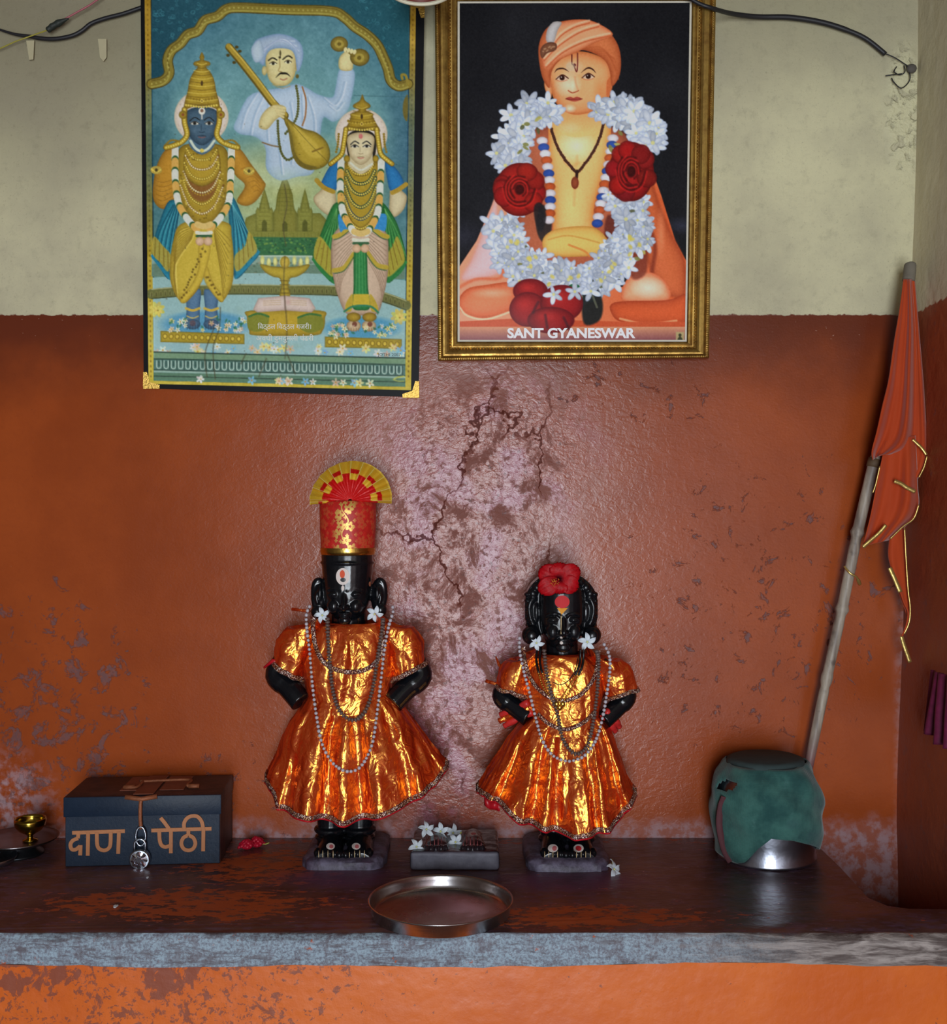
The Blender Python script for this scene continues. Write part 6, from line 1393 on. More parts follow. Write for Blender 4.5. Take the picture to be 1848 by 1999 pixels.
M3 = Matrix(((ux.x, uy.x, 0, FLc.x), (ux.y, uy.y, 0, FLc.y), (0, 0, 1, FLc.z), (0, 0, 0, 1)))
MB().bbox((0, 0, 0), (bw, BD, SEAM), .002, 2, M3).build('box_body', MRUST, box, angle=40)
MB().bbox((.001, -.0016, .001), (bw - .001, .002, SEAM - .001), .0008, 1, M3).build('front_panel', MNAVY, box, angle=40)
lid = MB().bbox((-.002, -.001, SEAM), (bw + .002, BD, BH), .003, 2, M3).build('lid', MRUST, box, angle=40)
MB().bbox((-.002, -.0042, SEAM - .004), (bw + .002, .002, BH - .0005), .0015, 2, M3).build('lid_front', MNAVY, lid, angle=40)
def box_px(px, py, v=-.0022):
    """painted place on the front panel"""
    dr = (W(px, py, 0) - CAM).normalized(); p0 = BX(0, v, 0); t_ = (p0 - CAM).dot(uy) / dr.dot(uy); return CAM + dr * t_
MLET = simple('ochre_paint', (176, 112, 66), .6, var=.1, scale=90)
NS = [0]
def stroke(pts, w=7.6, sm=True):
    NS[0] += 1; q = [box_px(x / 3.3, 1460 + y / 3.3, -.0017 - .00012 * NS[0]) for x, y in pts]; q = catmull(q, 6) if sm and len(q) > 2 else q
    return ribbon(q, w * .00092, .0006, nrm=-uy)
LET = MB(); LET2 = MB()
for L_, strokes in ((LET, ([(465, 547), (805, 536)], [(506, 546), (502, 582)], [(504, 582), (470, 596), (454, 622), (462, 652), (488, 654), (516, 632)], [(519, 626), (518, 660), (516, 692)], [(568, 545), (565, 694)], [(624, 545), (626, 620), (640, 650), (674, 660), (704, 642), (712, 605), (713, 542)], [(766, 540), (761, 682)])),
                    (LET2, ([(975, 532), (1362, 520)], [(1026, 532), (1028, 590), (1040, 626), (1066, 638), (1098, 628)], [(1101, 526), (1100, 678)], [(1034, 450), (1060, 482), (1088, 520)], [(1213, 526), (1213, 566)], [(1213, 562), (1244, 578), (1258, 614), (1244, 648), (1213, 660), (1182, 648), (1168, 614), (1182, 578), (1213, 562)], [(1310, 522), (1308, 665)], [(1308, 524), (1300, 478), (1274, 444), (1240, 438), (1206, 452), (1186, 484), (1186, 522)]))):
    for s_ in strokes: r = stroke(s_); L_.add(r.v, r.f)
LET.build('painted_lettering', MLET, box, smooth=False); LET2.build('painted_lettering', MLET, box, smooth=False)
# top: straps, handle with its eyes, hasp
u0 = bw * .5
for cu in (.40, .66):
    MB().bbox((bw * cu - .022, BD * .22, BH), (bw * cu + .022, BD * .92, BH + .0016), .0006, 1, M3).build('lid_strap', MSTRAP, box, smooth=False)
MB().bbox((u0 - .018, 0, BH + .0012), (u0 + .018, BD * .95, BH + .0026), .0006, 1, M3).build('hasp_strap', MSTRAP, box, smooth=False)
hp = [BX(bw * .335, BD * .30, BH + .004), BX(bw * .42, BD * .30, BH + .004), BX(bw * .44, BD * .52, BH + .007), BX(bw * .44, BD * .52, BH + .007), BX(bw * .74, BD * .56, BH + .007), BX(bw * .755, BD * .34, BH + .006), BX(bw * .765, BD * .30, BH + .004), BX(bw * .83, BD * .30, BH + .004)]
MB().tube(catmull(hp, 5), .0026, 10).build('carry_handle', MROD, box)
for cu in (.375, .80): MB().tube([BX(bw * (cu - .035), BD * .30, BH + .004), BX(bw * (cu + .035), BD * .30, BH + .004)], .0042, 12).build('handle_eye', MROD, box)
h0 = box_px(276, 1552, -.004); hx = (h0 - FLc).dot(ux)
hs = MB().tube([BX(hx - .028, -.006, BH - .001), BX(hx, -.0075, BH - .005), BX(hx + .028, -.006, BH - .001)], .0042, 10)
hs.tube(catmull([BX(hx, -.007, BH - .003), BX(hx - .001, -.009, BH - .03), BX(hx, -.008, BH - .058)], 4), .0034, 10)
hs.build('hasp', MROD, box)
MSTEEL = simple('worn_steel', (176, 184, 196), .28, 1.0, var=.1, scale=200, bump=.1)
lk = [BX(hx + .0085 * math.cos(a), -.010, BH - .071 + .017 * math.sin(a)) for a in [2 * PI * k / 28 for k in range(29)]]
MB().tube(lk, .0019, 8, False).build('hasp_ring', MSTEEL, box)
pl = thing('padlock', 'round silver padlock hanging from the hasp of the donation box', 'padlock', tuple(BX(hx, -.013, BH - .118)))
pcn = BX(hx - .0005, -.014, BH - .1105)
sh = [pcn + ux * .0095 * (-1) + uz * 0.008, pcn - ux * .0095 + uz * .024] + [pcn + ux * (.0095 * -math.cos(a)) + uz * (.026 + .0095 * math.sin(a)) for a in [PI * k / 10 for k in range(11)]] + [pcn + ux * .0095 + uz * .024, pcn + ux * .0095 + uz * .008]
MB().tube(sh, .0021, 10).build('shackle', MSTEEL, pl)
Rf_ = Matrix(((ux.x, 0, -uy.x), (ux.y, 0, -uy.y), (0, 1, 0))).to_3x3()
Rl = Matrix((ux, uz, -uy)).transposed()
MB().lathe([(.0165, -.0065), (.0182, -.005), (.0182, .004), (.0165, .006), (.0150, .0062)], pcn, 40, Rl).build('lock_case', MSTEEL, pl, angle=30)
fac = []
for k in range(24): fac.append((.0148, k)); 
rg = []
for r, z in ((.0150, .0062), (.009, .0078), (.0085, .0072), (.005, .0084)):
    rg.append([pcn + Rl @ Vector((r * math.cos(2 * PI * k / 24), r * math.sin(2 * PI * k / 24), z + (.0012 if k % 3 == 0 else -.0004) * (1 if r > .008 else 0))) for k in range(24)])
MB().loft(rg, True, False, True).build('ribbed_face', simple('bright_chrome', (214, 220, 236), .15, 1.0, var=.04), pl, smooth=False)
MB().bbox((-.0012, -.0155, .0045), (.0012, -.0095, .0085), .0003, 1, Matrix.Translation(pcn) @ Rl.to_4x4()).build('keyhole', MBLK, pl, smooth=False)

# ---- brass lamp on a footed steel plate
MBR = simple('polished_brass', (176, 148, 58), .2, 1.0, var=.12, scale=60, bump=.06)
MDST = simple('dull_steel', (132, 126, 128), .3, 1.0, var=.2, scale=40, bump=.1)
pc0 = Vector((W(36, 1632, .10).x, -.10, SLAB))
pt = thing('footed_plate', 'dull steel plate on a dark foot by the ledge wall, under the brass cup', 'plate', tuple(pc0))
MB().lathe([(.0, .0255), (.060, .0255), (.067, .028), (.0715, .0315), (.0725, .031), (.068, .0265), (.060, .0235), (.030, .0225)], pc0, 56, cap0=False, cap1=False).build('dish', MDST, pt)
MB().lathe([(.046, .0), (.044, .004), (.034, .010), (.032, .023)], pc0, 40, cap0=True, cap1=False).build('foot', simple('dark_tin', (40, 42, 46), .35, .7), pt)
lc = Vector((W(61, 1630, .10).x, -.105, SLAB + .0262))
MB().lathe([(.0135, 0), (.0135, .002), (.0065, .0045), (.0045, .009), (.009, .0125), (.020, .019), (.0265, .027), (.0285, .036), (.0280, .042), (.0262, .0415), (.0262, .036), (.024, .028), (.017, .021), (.0, .0165)], lc, 48, cap0=True, cap1=False).build('brass_cup', MBR, None, origin=tuple(lc))
tag(bpy.data.objects['brass_cup'], 'small stemmed brass lamp cup standing on the footed steel plate', 'lamp cup')
ec = on_slab(-24, 1690); mb = MB()
mb.lathe([(.030, 0), (.044, .006), (.050, .016), (.0485, .016), (.042, .008), (.028, .003), (0, .003)], ec, 40, cap0=True, cap1=False)
tag(mb.build('steel_bowl', MSTEEL, None, origin=tuple(ec)), 'shiny steel bowl cut off by the frame, in front of the footed plate', 'bowl')

# ---- red flower heads beside the box
MREDF = simple('crimson_petal', (190, 14, 46), .5, var=.3, scale=200)
rc = on_slab(496, 1662)
RF = ((-13, -2, 'dark crimson blossom at the near end of the pair beside the donation box'), (6, -6, 'dark crimson blossom with a small stalk, farther from the donation box'))
for i, (dx, dy, lb) in enumerate(RF):
    c = on_slab(495 + dx, 1660 + dy); fl = thing('crimson_blossom', lb, 'flower', tuple(c), 'crimson blossoms beside the donation box')
    mb = MB()
    for k in range(26):
        a = k * 2.4; r = .0035 + .0105 * (k / 26) ** .7; z = .006 + .011 * (1 - (k / 26)) + random.uniform(-.001, .002)
        mb.ell(c + Vector((r * math.cos(a), r * math.sin(a) * .8, z)), (.0052, .0042, .0030), 8, 6, Matrix.Rotation(a, 3, 'Z') @ Matrix.Rotation(.6, 3, 'Y'))
    mb.ell(c + Vector((0, 0, .006)), (.011, .010, .006), 12, 8)
    mb.build('petals', MREDF, fl)
    if i: MB().tube([c + Vector((.008, 0, .006)), c + Vector((.018, -.003, .007)), c + Vector((.024, -.001, .009))], .0010, 6).build('flower_stalk', MSTALK, fl)
# ---- petals dropped on the ledge
for (px, py, s_), lb in (((226, 1771, 5.0), 'tiny white petal fallen on the dark ledge in front of the donation box'), ((288, 1715, 2.6), 'tiniest white speck of petal just below the padlock')):
    c = on_slab(px, py, .0); mb = MB(); w_ = s_ * .00082
    mb.grid([[c + Vector((w_ * (u - .5) * 2 * (1 - abs(v - .5)), w_ * (v - .5) * 2.6, .0008 + .002 * abs(u - .5) + .0012 * v)) for u in (0, .25, .5, .75, 1)] for v in (0, .25, .5, .75, 1)])
    tag(mb.build('fallen_petal', MPETAL, None, origin=tuple(c), solid=.0006), lb, 'petal', 'petals fallen on the ledge')

# ---- footprint stone
fst = thing('footprint_stone', 'rectangular dark stone block carved with a pair of feet, between the statues', 'carved stone', tuple(on_slab(888, 1680)))
bl = MB(); A_, B_ = on_slab(800, 1700), on_slab(975, 1705); x0, x1 = A_.x, B_.x; y0 = A_.y; y1 = y0 + .142; zt = .0335
blk = MB().bbox((x0, y0, SLAB), (x1, y1, SLAB + zt), .006, 3)
def roughen(mb, a, sc):
    out = MB(); out.f = mb.f; out.v = [v + noise.noise_vector(v * sc) * a for v in mb.v]; return out
carv = MB()
for fx, yaw in ((.29, .06), (.70, -.04)):
    xc = lerp(x0, x1, fx)
    rows = []
    for t_, w, hgt in ((0, .013, .004), (.12, .017, .008), (.35, .0165, .010), (.6, .020, .011), (.82, .023, .010), (.96, .022, .006)):
        yy = y1 - .012 - t_ * .112
        rows.append([Vector((xc + w * math.cos(a), yy, SLAB + zt - .003 + (hgt + .003) * max(0, math.sin(a)))) for a in [2 * PI * k / 18 for k in range(18)]])
    carv.loft(rows, True, True, True)
    for k in range(5): carv.ell((xc + (k - 2) * .0088, y1 - .128 + .002 * abs(k - 2), SLAB + zt + .003), (.0044, .010, .0055), 10, 8)
blk2 = MB(); blk2.add(blk.v, blk.f); blk2.add(carv.v, carv.f); fo_ = remesh(blk2, .0015, 3); T_b = fo_.bvh()
def fstone():
    t = NT('oiled_stone'); q = t.pos(); x, y, z = t.xyz(q); n = t.noise(q, 60, 6, .65); n2 = t.noise(q, 16, 5)
    fr_ = t.mr(t.m2('ADD', y, t.m2('MULTIPLY', t.m2('SUBTRACT', n2, .5), .006)), y0 + .001, y0 + .006, 1, 0)
    c = t.mix(n, (.008, .006, .009), (.03, .022, .028)); c = t.mix(t.m2('MULTIPLY', fr_, t.mr(n2, .3, .5, .5, 1)), c, t.mix(n, lin((70, 68, 80)), lin((120, 120, 134))))
    return t.done(t.bsdf(c, t.m2('MULTIPLY_ADD', fr_, .3, .24), 0, t.bump(n, .4, .003)))
roughen(fo_, .0008, 60).build('carved_block', fstone(), fst)
decal([T_b], 924, 1627.5, 9.5, 4.2, .0008).build('foot_mark', MPW, fst)['label'] = 'white painted mark on the carved foot'
decal([T_b], 924, 1627.5, 5, 2.2, .0014).build('foot_mark', MPINK, fst)['label'] = 'pink dot inside the white mark'
for x in (833, 840, 848, 855, 862, 904, 911, 918, 925, 932, 939):
    ribbon([hit([T_b], x, lerp(1634, 1650, k / 3), .0006) for k in range(4)], .0012, .0004).build('painted_toe_line', MPINK, fst)
gF = 'white flowers on the footprint stone'
for (px, py, r, tilt, spin, lb) in ((832, 1615, .0165, (1.0, .2, .3), .3, 'white flower at the far corner of the footprint stone, nearer the tall statue'), (813, 1649, .0155, (1.25, 0, .2), .6, 'white flower lying on the front corner of the footprint stone'), (860, 1619, .0165, (1.2, -.3, -.2), 1.2, 'white flower leaning at the left of the cluster on the footprint stone'), (884, 1622, .0175, (1.35, .2, .2), .1, 'topmost white flower of the cluster on the footprint stone'), (889, 1640, .0165, (1.15, .1, -.3), .9, 'white flower with a green stalk in the cluster on the footprint stone')):
    white_flower('white_flower', lb, hit([T_b], px, py + 4, .010, .12), r, tilt, spin, gF, FL, stalk='stalk' in lb)
c = on_slab(1198, 1697, .008)
white_flower('white_flower', 'single white flower with a pale stalk lying on the ledge by the short statue', c, .0185, (1.0, .5, .6), .4, None, FL, stalk=True)

# ---- steel plate
sp = on_slab(860, 1752 - 0, .024); cz = Vector((W(860, 1752, 0).x, 0, 0))
pcx, pdep = (860 - CX) * (0.611 / 752.5), .611 * F / 752.5 - D
ps = Vector((pcx, pdep, SLAB))
def thali():
    t = NT('spun_steel'); q = t.obj(); n = t.noise(q, 9, 5, .6); r = t.vm('LENGTH', q); sp_ = t.noise(t.vec(t.m2('MULTIPLY', r, 900), 0, 0), 1, 2)
    c = t.mix(t.mr(n, .35, .65), lin((196, 196, 202)), lin((158, 146, 140)))
    return t.done(t.bsdf(c, t.mr(n, .3, .7, .2, .36), 1.0, t.bump(sp_, .08, .001)))
MTH = thali()
MB().lathe([(.0, .0018), (.1040, .0018), (.1066, .0026), (.1080, .0042), (.1095, .0085), (.1108, .0160), (.1116, .0215), (.1135, .0245), (.1150, .0238), (.1150, .0225), (.1130, .0210), (.1095, .0030), (.104, .0), (0, 0)], ps, 96, cap0=False, cap1=False).build('steel_plate', MTH, None, origin=tuple(ps))
tag(bpy.data.objects['steel_plate'], 'large round empty steel plate at the front of the ledge', 'plate')

# ---- upturned pot wrapped in green cloth
pp = on_slab(1497, 1684); pp = Vector(((1497 - CX) * S(.115), -.115, SLAB))
MALU = simple('beaten_aluminium', (176, 180, 194), .3, 1.0, var=.12, scale=50, bump=.15)
pot = thing('wrapped_pot', 'upturned aluminium pot wrapped in torn green cloth beside the bamboo flag pole', 'pot', tuple(pp))
tl = Matrix.Rotation(-.02, 3, 'Y')
prof = [(.084, .0), (.0885, .002), (.0885, .006), (.086, .010), (.089, .04), (.094, .075), (.0945, .10), (.090, .130), (.080, .155), (.069, .172), (.060, .178), (.0, .179)]
MB().lathe(prof, pp, 64, tl, cap0=True, cap1=False).build('metal_pot', MALU, pot)
def cloth_g():
    t = NT('faded_green_cloth'); q = t.obj(); x, y, z = t.xyz(q); n = t.noise(q, 22, 5, .6)
    wv = t.m2('MULTIPLY', t.m2('ADD', t.m2('SINE', t.m2('MULTIPLY', z, 2400)), t.m2('SINE', t.m2('MULTIPLY', x, 2400))), .25)
    c = t.mix(t.mr(n, .3, .7), lin((34, 72, 70)), lin((62, 106, 98))); c = t.mix(t.mr(t.noise(q, 9, 4), .55, .75, 0, .6), c, lin((54, 56, 78))); c = t.mix(t.mr(t.noise(q, 60, 5), .6, .8, 0, .4), c, lin((90, 128, 124)))
    return t.done(t.bsdf(c, .9, 0, t.bump(t.m2('ADD', wv, t.m2('MULTIPLY', n, 3)), .25, .002), .2, sheen=.2))
MGC = cloth_g()
rows = []; na = 140
for i in range(36):
    t_ = i / 35; row = []
    for k in range(na):
        a = 2 * PI * k / na           # a = -90 deg faces the camera
        da = math.atan2(math.sin(a + PI / 2), math.cos(a + PI / 2))
        hz = float(np.interp(da, [-3.2, -.85, -.66, -.42, -.18, .2, .7, 1.2, 1.6, 3.2], [.008, .008, .014, .040, .062, .057, .041, .022, .010, .008]))
        z = lerp(.176, hz, t_); r = float(np.interp(z, [0, .006, .010, .04, .075, .10, .130, .155, .172, .178], [.0905, .0905, .090, .0935, .0985, .0995, .0955, .086, .0745, .067]))
        f = .0035 * math.sin(5 * a + 2 * z * 40) + .004 * noise.noise(Vector((math.cos(a) * 3, math.sin(a) * 3, z * 26)))
        f += .006 * math.exp(-((da + .9) / .22) ** 2) * math.sin(z * 55)
        row.append(pp + tl @ Vector(((r + .0015 + f * (1 - .4 * t_)) * math.cos(a), (r + .0015 + f * (1 - .4 * t_)) * math.sin(a), z)))
    rows.append(row)
cover = MB()
cover.loft(rows, True)
# a tear at the side
tear = hit([cover.bvh()], 1419, 1533, 0)
keep = []
for q in cover.f:
    cen = sum((cover.v[i] for i in q), Vector()) / 4; v = cen - tear
    if ((v.x * .8 + v.z * .5) / .016) ** 2 + ((v.z * .8 - v.x * .5) / .006) ** 2 + (v.y / .05) ** 2 < 1: continue
    keep.append(q)
cover.f = keep
cover.build('cloth_cover', MGC, pot, solid=.0022)
dk = MB(); dk.lathe([(.071, .1745), (.069, .181), (.060, .1845), (0, .1850)], pp, 56, tl, cap0=False, cap1=False); dk.build('top_pad', simple('grey_green_felt', (50, 66, 66), .85, var=.2, scale=60, bump=.3), pot)
sp_ = [pp + tl @ Vector((1.035 * r * math.cos(a), 1.035 * r * math.sin(a), z)) for r, a, z in ((.098, -2.62, .125), (.100, -2.70, .105), (.101, -2.74, .07), (.098, -2.66, .03), (.093, -2.55, .008))]
ribbon(catmull(sp_, 5), .012, .002).build('tie_strip', simple('dull_maroon_strip', (84, 40, 46), .8), pot)

# ---- bamboo pole with saffron pennant
fg = thing('flag', 'saffron pennant with gold edging on a bamboo pole leaning in the wall corner', 'flag', tuple(on_slab(1560, 1652)))
Pb = Vector((W(1553, 1640, .03).x, -.035, SLAB)); 
def pole_pt(py):
    d = float(np.interp(py, [500, 905, 1490, 1640], [.070, .060, .040, .035]))
    px_ = float(np.interp(py, [516, 740, 850, 905, 1040, 1190, 1325, 1490, 1640], [1774, 1752, 1722, 1705, 1673, 1643, 1613, 1579, 1546])); return W(px_, py, d)
def bamboo():
    t = NT('weathered_bamboo'); q = t.pos(); n = t.noise(t.vm('MULTIPLY', q, (60, 60, 8)), 1, 5, .6); n2 = t.noise(q, 30, 5)
    c = t.mix(t.mr(n, .3, .7), lin((118, 104, 94)), lin((178, 164, 146))); c = t.mix(t.mr(n2, .6, .72, 0, .6), c, lin((70, 56, 54)))
    x, y, z = t.xyz(q); c = t.mix(t.mr(z, SLAB + .23, SLAB + .13), c, lin((120, 70, 76)))
    return t.done(t.bsdf(c, .5, 0, t.bump(n, .3, .002)))
pts = [pole_pt(y) for y in range(530, 1650, 10)]; rs = []
for y in range(530, 1650, 10):
    r = float(np.interp(y, [530, 875, 898, 1325, 1490, 1650], [.0055, .0065, .0108, .0098, .0090, .0088]))
    for k in (1040, 1190, 1325): r += .0032 * math.exp(-((y - k) / 6) ** 2) - .0012 * math.exp(-((y - k - 14) / 8) ** 2)
    rs.append(r)
MB().tube(pts, rs, 18).build('bamboo_pole', bamboo(), fg)
MB().tube([pole_pt(y) for y in (896, 905, 912)], .0125, 16).build('pole_collar', simple('dark_wrap', (96, 74, 50), .7), fg)
tp = [W(1776, 514, .072), W(1776, 522, .074), W(1773, 548, .078)]
MB().tube(catmull(tp, 4), [.004, .009, .0105, .011, .0112, .0114, .0115, .0115, .0115], 14).build('pole_tip', simple('grey_cloth_cap', (120, 112, 98), .85, var=.12), fg)
def saffron():
    t = NT('saffron_cotton'); q = t.pos(); n = t.noise(q, 14, 4); n2 = t.noise(t.vm('MULTIPLY', q, (90, 90, 20)), 1, 3)
    c = t.mix(n, lin((176, 56, 12)), lin((202, 76, 20)))
    b = t.bsdf(c, .75, 0, t.bump(n2, .2, .003), .3, sheen=.3)
    tr = t.n('ShaderNodeBsdfTranslucent', {'Color': (.55, .09, .012, 1)}).outputs[0]
    mx = t.n('ShaderNodeMixShader', {0: .12}); t.put(mx.inputs[1], b); t.put(mx.inputs[2], tr); return t.done(mx.outputs[0])
MSAF = saffron(); MGT = simple('gold_ribbon', (226, 196, 116), .3, .8, var=.1, scale=90, bump=.2)
def panel(Lp, Rp, folds, amp, dbase, name, seed, dside=.0, nr=46, ncol=34):
    """a hanging piece of cloth between two traced edges with soft vertical folds"""
    Lc = catmull([Vector((a, b, 0)) for a, b in Lp], 10); Rc = catmull([Vector((a, b, 0)) for a, b in Rp], 10); rows = []
    for i in range(nr):
        t_ = i / (nr - 1); a = Lc[min(len(Lc) - 1, int(round(t_ * (len(Lc) - 1))))]; b = Rc[min(len(Rc) - 1, int(round(t_ * (len(Rc) - 1))))]; row = []
        for j in range(ncol):
            u = j / (ncol - 1); q = a.lerp(b, u); g = min(1, t_ * 1.6 + .25)
            d = dbase(q.x, q.y) + dside * u + amp * g * (math.sin(folds * u * PI * 2 + seed + 1.2 * t_) * .6 + math.sin(folds * 1.9 * u * PI * 2 + seed * 2) * .3) + .006 * math.sin(PI * u)
            row.append(W(q.x, q.y, d))
        rows.append(row)
    return rows
db = lambda x, y: float(np.interp(y, [540, 900, 1300], [.088, .090, .075]))
f1 = panel([(1763, 545), (1755, 605), (1744, 670), (1734, 740), (1722, 790), (1711, 840), (1701, 880), (1703, 898)], [(1779, 545), (1786, 640), (1789, 720), (1790, 800), (1789, 860), (1780, 880), (1750, 888), (1722, 884)], 1.6, .015, db, 'a', .6)
flo = MB().grid(f1).build('pennant_cloth', MSAF, fg, solid=.001)
f2 = panel([(1777, 545), (1780, 640), (1778, 760), (1776, 860), (1774, 900), (1776, 925)], [(1785, 545), (1793, 640), (1803, 760), (1809, 880), (1804, 912), (1792, 934)], 1.0, .006, lambda x, y: db(x, y) - .012, 'b', 2.1)
MB().grid(f2).build('pennant_cloth', MSAF, fg, solid=.001)
f3 = panel([(1728, 862), (1722, 890), (1717, 915), (1708, 960), (1698, 1010), (1684, 1066)], [(1786, 850), (1789, 900), (1791, 950), (1793, 985), (1782, 1012), (1736, 1054)], 1.3, .014, lambda x, y: db(x, y) - .002, 'c', 1.2)
MB().grid(f3).build('pennant_cloth', MSAF, fg, solid=.001)
f4 = panel([(1738, 1035), (1733, 1075), (1736, 1100), (1748, 1140), (1758, 1170), (1768, 1195)], [(1762, 1018), (1765, 1050), (1769, 1100), (1773, 1150), (1776, 1190), (1772, 1215)], .8, .005, lambda x, y: db(x, y) - .012, 'd', .2)
MB().grid(f4).build('pennant_cloth', MSAF, fg, solid=.001)
def gold_strip(pts, w, lift=.006, mat=MGT, dbf=None):
    q = [W(v.x, v.y, (dbf or db)(v.x, v.y) + lift) for v in catmull([Vector((a, b, 0)) for a, b in pts], 6)]
    ribbon(q, w, .0012).build('gold_edging', mat, fg)
gold_strip([(1684, 1068), (1700, 1054), (1716, 1040), (1729, 1025)], .0068, .018)
gold_strip([(1745, 939), (1758, 944), (1770, 952), (1786, 960)], .0075, .018)
gold_strip([(1781, 858), (1790, 866), (1800, 876), (1808, 888)], .0055, .006)
gold_strip([(1809, 890), (1803, 912), (1793, 932)], .003, .002)
gold_strip([(1793, 985), (1783, 1012), (1762, 1028), (1737, 1052)], .003, .010)
gold_strip([(1765, 1030), (1768, 1090), (1772, 1150), (1776, 1186), (1774, 1215), (1764, 1238)], .0028, .003)
gold_strip([(1736, 1108), (1746, 1130), (1757, 1156)], .0085, .012)
gold_strip([(1757, 1156), (1764, 1176), (1772, 1196), (1768, 1222), (1760, 1242)], .003, .004, MSAF)
gold_strip([(1759, 1242), (1765, 1262), (1776, 1293)], .0075, .004)
gold_strip([(1717, 910), (1709, 945), (1703, 962)], .0025, .014)
MB().tube(catmull([pole_pt(1110) + Vector((-.014, -.008, .005)), pole_pt(1118) + Vector((-.004, -.016, 0)), pole_pt(1122) + Vector((.010, -.014, -.004)), pole_pt(1136) + Vector((.022, -.004, -.004))], 5), [.002] * 12 + [.0035] * 4, 8).build('tie_knot', MGT, fg)

# ---- cables, tape, hook
MCAB = simple('black_cable', (34, 32, 36), .5, var=.2, scale=60)
cb = [W(x, y, d) for x, y, d in ((1330, -14, .075), (1362, 6, .076), (1392, 17, .072), (1430, 27, .03), (1480, 33, .012), (1540, 34, .010), (1600, 43, .010), (1650, 58, .010), (1690, 76, .010), (1728, 106, .010))]
cpth = catmull(cb, 6); rr = [lerp(.0034, .0052, min(1, i / 30)) if i < len(cpth) - 12 else .0046 for i in range(len(cpth))]
cab = thing('power_cable', 'thick black cable drooping from the gilt frame to the wall corner', 'cable', tuple(cb[4]))
MB().tube(cpth, rr, 10).build('cable_sheath', MCAB, cab)
for q in ([(1726, 104), (1745, 112), (1764, 124), (1776, 132), (1786, 140)], [(1768, 126), (1776, 148), (1772, 162), (1758, 172), (1744, 160), (1740, 152)], [(1750, 130), (1745, 140), (1756, 146), (1766, 140), (1764, 128)], [(1728, 148), (1742, 146), (1760, 144)]):
    MB().tube(catmull([W(a, b, .006 + .003 * (k % 2)) for k, (a, b) in enumerate(q)], 6), .0011, 6).build('bare_wire', MCAB, cab)
MB().ell(W(1779, 134, .008), (.010, .007, .009), 12, 8).build('wire_nail', simple('grey_putty', (92, 86, 80), .8, bump=.4), cab)
c2 = thing('power_cable', 'sagging dark cable on the cream wall meeting the black bordered print', 'cable', tuple(W(150, 68, .01)))
MB().tube(catmull([W(x, y, .009) for x, y in ((-30, 46), (0, 58), (30, 67), (58, 71), (80, 75), (108, 76), (140, 70), (160, 60), (178, 46), (205, 36), (240, 27), (278, 14))], 6), [lerp(.0015, .0040, min(1, i / 24)) for i in range(67)], 10).build('cable_sheath', MCAB, c2)
c3 = thing('patched_wire', 'thin yellow and pink wire joined with black tape near the top corner', 'wire', tuple(W(95, 55, .016)))
MB().tube([W(-60, 124, .0), W(-20, 104, .012), W(30, 81, .014), W(95, 58, .020)], .0013, 8).build('yellow_wire', simple('yellow_wire', (170, 160, 60), .5), c3)
MB().tube(catmull([W(122, 40, .021), W(150, 24, .02), W(175, 10, .02), W(200, -8, .02)], 5), .0018, 8).build('pink_wire', simple('pink_wire', (176, 96, 104), .5), c3)
MB().tube(catmull([W(92, 60, .020), W(102, 52, .021), W(116, 44, .021), W(134, 36, .021)], 5), [.004, .0055, .006, .0052, .006, .0066, .006, .0055, .006, .0066, .0062, .005, .004, .003, .002, .0016], 10).build('black_tape', simple('tape', (40, 46, 40), .6, bump=.4, scale=120), c3)
MTAPE = simple('yellowed_tape', (196, 186, 150), .45, var=.06)
for pts, lb in (([(51, 79), (67, 79), (65, 116), (57, 117)], 'yellowed strip of adhesive tape under the wire joint'), ([(191, 76), (208, 76), (208, 112), (202, 120), (195, 112)], 'yellowed strip of adhesive tape nearer the black bordered print')):
    a = [W(x, y, .0075) for x, y in pts]; b = [W(x, y, -.002) for x, y in pts]; n = len(pts); m_ = MB(); m_.v = a + b
    m_.f = [tuple(range(n)), tuple(reversed(range(n, 2 * n)))] + [(i, (i + 1) % n, n + (i + 1) % n, n + i) for i in range(n)]
    tag(m_.build('adhesive_tape', MTAPE, None, smooth=False, origin=tuple(a[0])), lb, 'tape', 'tape strips on the cream wall')

# ---- hanging bell whose mouth dips into view at the top
bd = .25; bc = W(820, -20, bd); bell = thing('hanging_bell', 'pale rimmed bell hanging between the two pictures, only its rim in view', 'bell', tuple(bc))
rb = 64 * S(bd)
MB().tube([bc + Vector((rb * .955 * math.cos(2 * PI * k / 56), rb * .955 * math.sin(2 * PI * k / 56), .001)) for k in range(57)], .0042, 12, False).lathe([(rb * .84, .0), (rb * .88, -.001), (rb * 1.0, .0), (rb * 1.01, .004), (rb * .92, .014), (rb * .72, .04), (rb * .6, .075), (rb * .42, .098), (rb * .1, .106)], bc, 56, cap0=False, cap1=True).build('bell_rim', simple('pale_cream_enamel', (255, 250, 222), .35, .0, var=.02), bell)
MB().lathe([(rb * .84, .0005), (rb * .80, .01), (rb * .64, .04), (rb * .52, .074), (rb * .1, .09)], bc, 56, cap0=False, cap1=True).build('bell_inside', simple('red_brown_lining', (120, 50, 36), .5), bell)
MB().tube([bc + Vector((0, 0, .10)), bc + Vector((0, 0, .30)), Vector((bc.x, bc.y, ZC))], .004, 8).build('bell_rope', MCORD, bell)

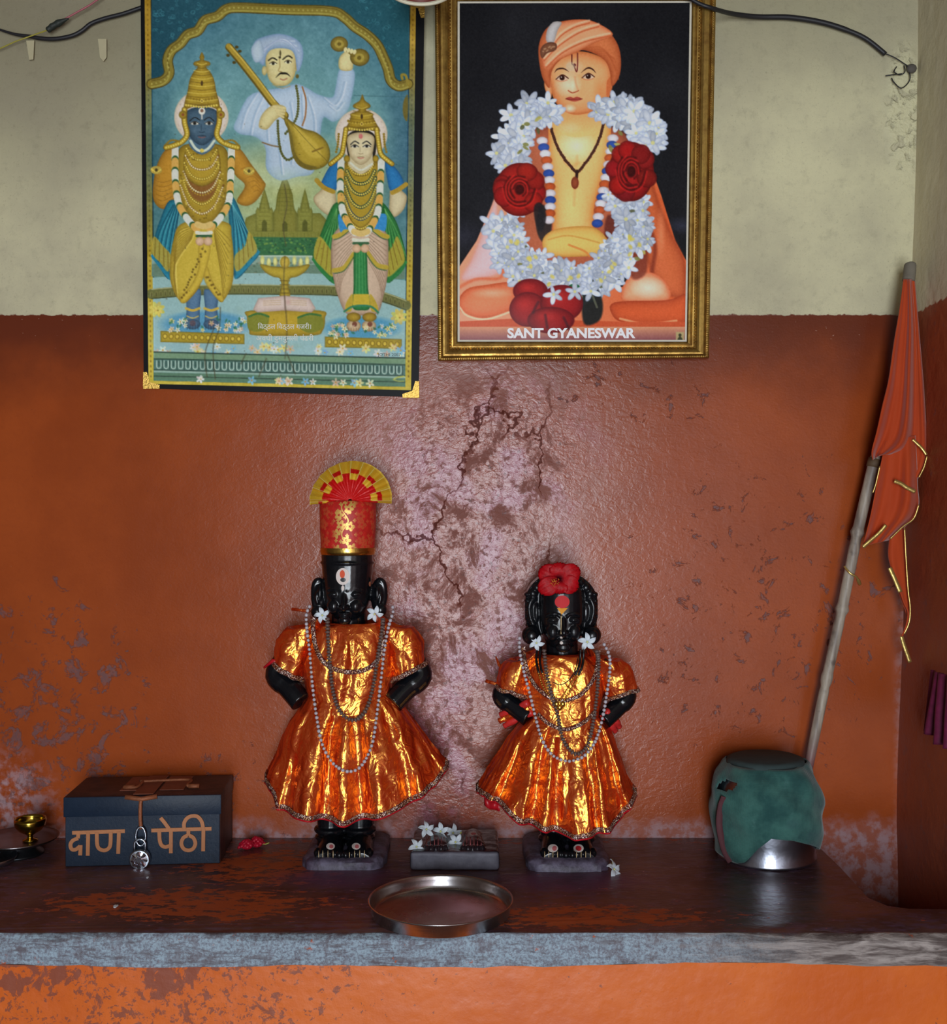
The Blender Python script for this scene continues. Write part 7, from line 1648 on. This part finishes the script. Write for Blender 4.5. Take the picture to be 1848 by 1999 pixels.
# ---- cloth hanging on the side wall at the frame's edge
MPUR = simple('magenta_cloth', (112, 28, 66), .6, var=.35, scale=60)
rows = []
for i in range(26):
    t_ = i / 25; row = []
    for j in range(30):
        u = j / 29; z = H - .28 - .115 * t_ - .02 * (j // 10) * (1 if t_ > .75 else 0) * (1 - u)
        yy = -lerp(.162, .30, u) - .01 * (1 - t_) * (1 - u) - (.022 * (1 - t_) if u < .4 else 0)
        row.append(Vector((.812 + .008 * math.sin(u * 22) * (.4 + t_) , yy, z)))
    rows.append(row)
pc_ = MB().grid(rows).build('hanging_cloth', MPUR, None, origin=tuple(rows[0][0]), solid=.0015)
tag(pc_, 'dark magenta cloth hanging by the side wall at the picture edge', 'cloth')
# ================================================================ light and camera
def area(name, loc, rot, sx, sy, power, col):
    l = bpy.data.lights.new(name, 'AREA'); l.shape = 'RECTANGLE'; l.size = sx; l.size_y = sy; l.energy = power; l.color = col
    o = bpy.data.objects.new(name, l); o.location = loc; o.rotation_euler = rot; COL.objects.link(o); return o
# daylight through the doorway behind the camera
area('daylight_door', ((DX0 + DX1) / 2, YF + .02, DZ1 / 2 + .02), (PI / 2, 0, 0), DX1 - DX0 - .14, DZ1 - .1, 60, (.87, .94, 1.0))
w = bpy.data.worlds.new('sky'); scene.world = w; w.use_nodes = True
bg = w.node_tree.nodes['Background']; bg.inputs[0].default_value = (.75, .86, 1.0, 1); bg.inputs[1].default_value = 1.0
cam = bpy.data.cameras.new('camera'); co = bpy.data.objects.new('camera', cam); COL.objects.link(co)
co.location = (0, -D, H); co.rotation_euler = (PI / 2, 0, 0)
cam.sensor_fit = 'HORIZONTAL'; cam.sensor_width = 36; cam.lens = 36 * F / 1848
cam.shift_y = 0.0
cam.clip_start = .05
scene.camera = co
vs = scene.view_settings; vs.view_transform = 'Standard'; vs.look = 'None'; vs.gamma = 1; vs.use_curve_mapping = False
vs.exposure = 0.88
scene.cycles.use_denoising = True
scene.cycles.max_bounces = 8; scene.cycles.diffuse_bounces = 5; scene.cycles.glossy_bounces = 4
scene.cycles.sample_clamp_indirect = 8
for o in bpy.data.objects:
    if '_w' in o: del o['_w']
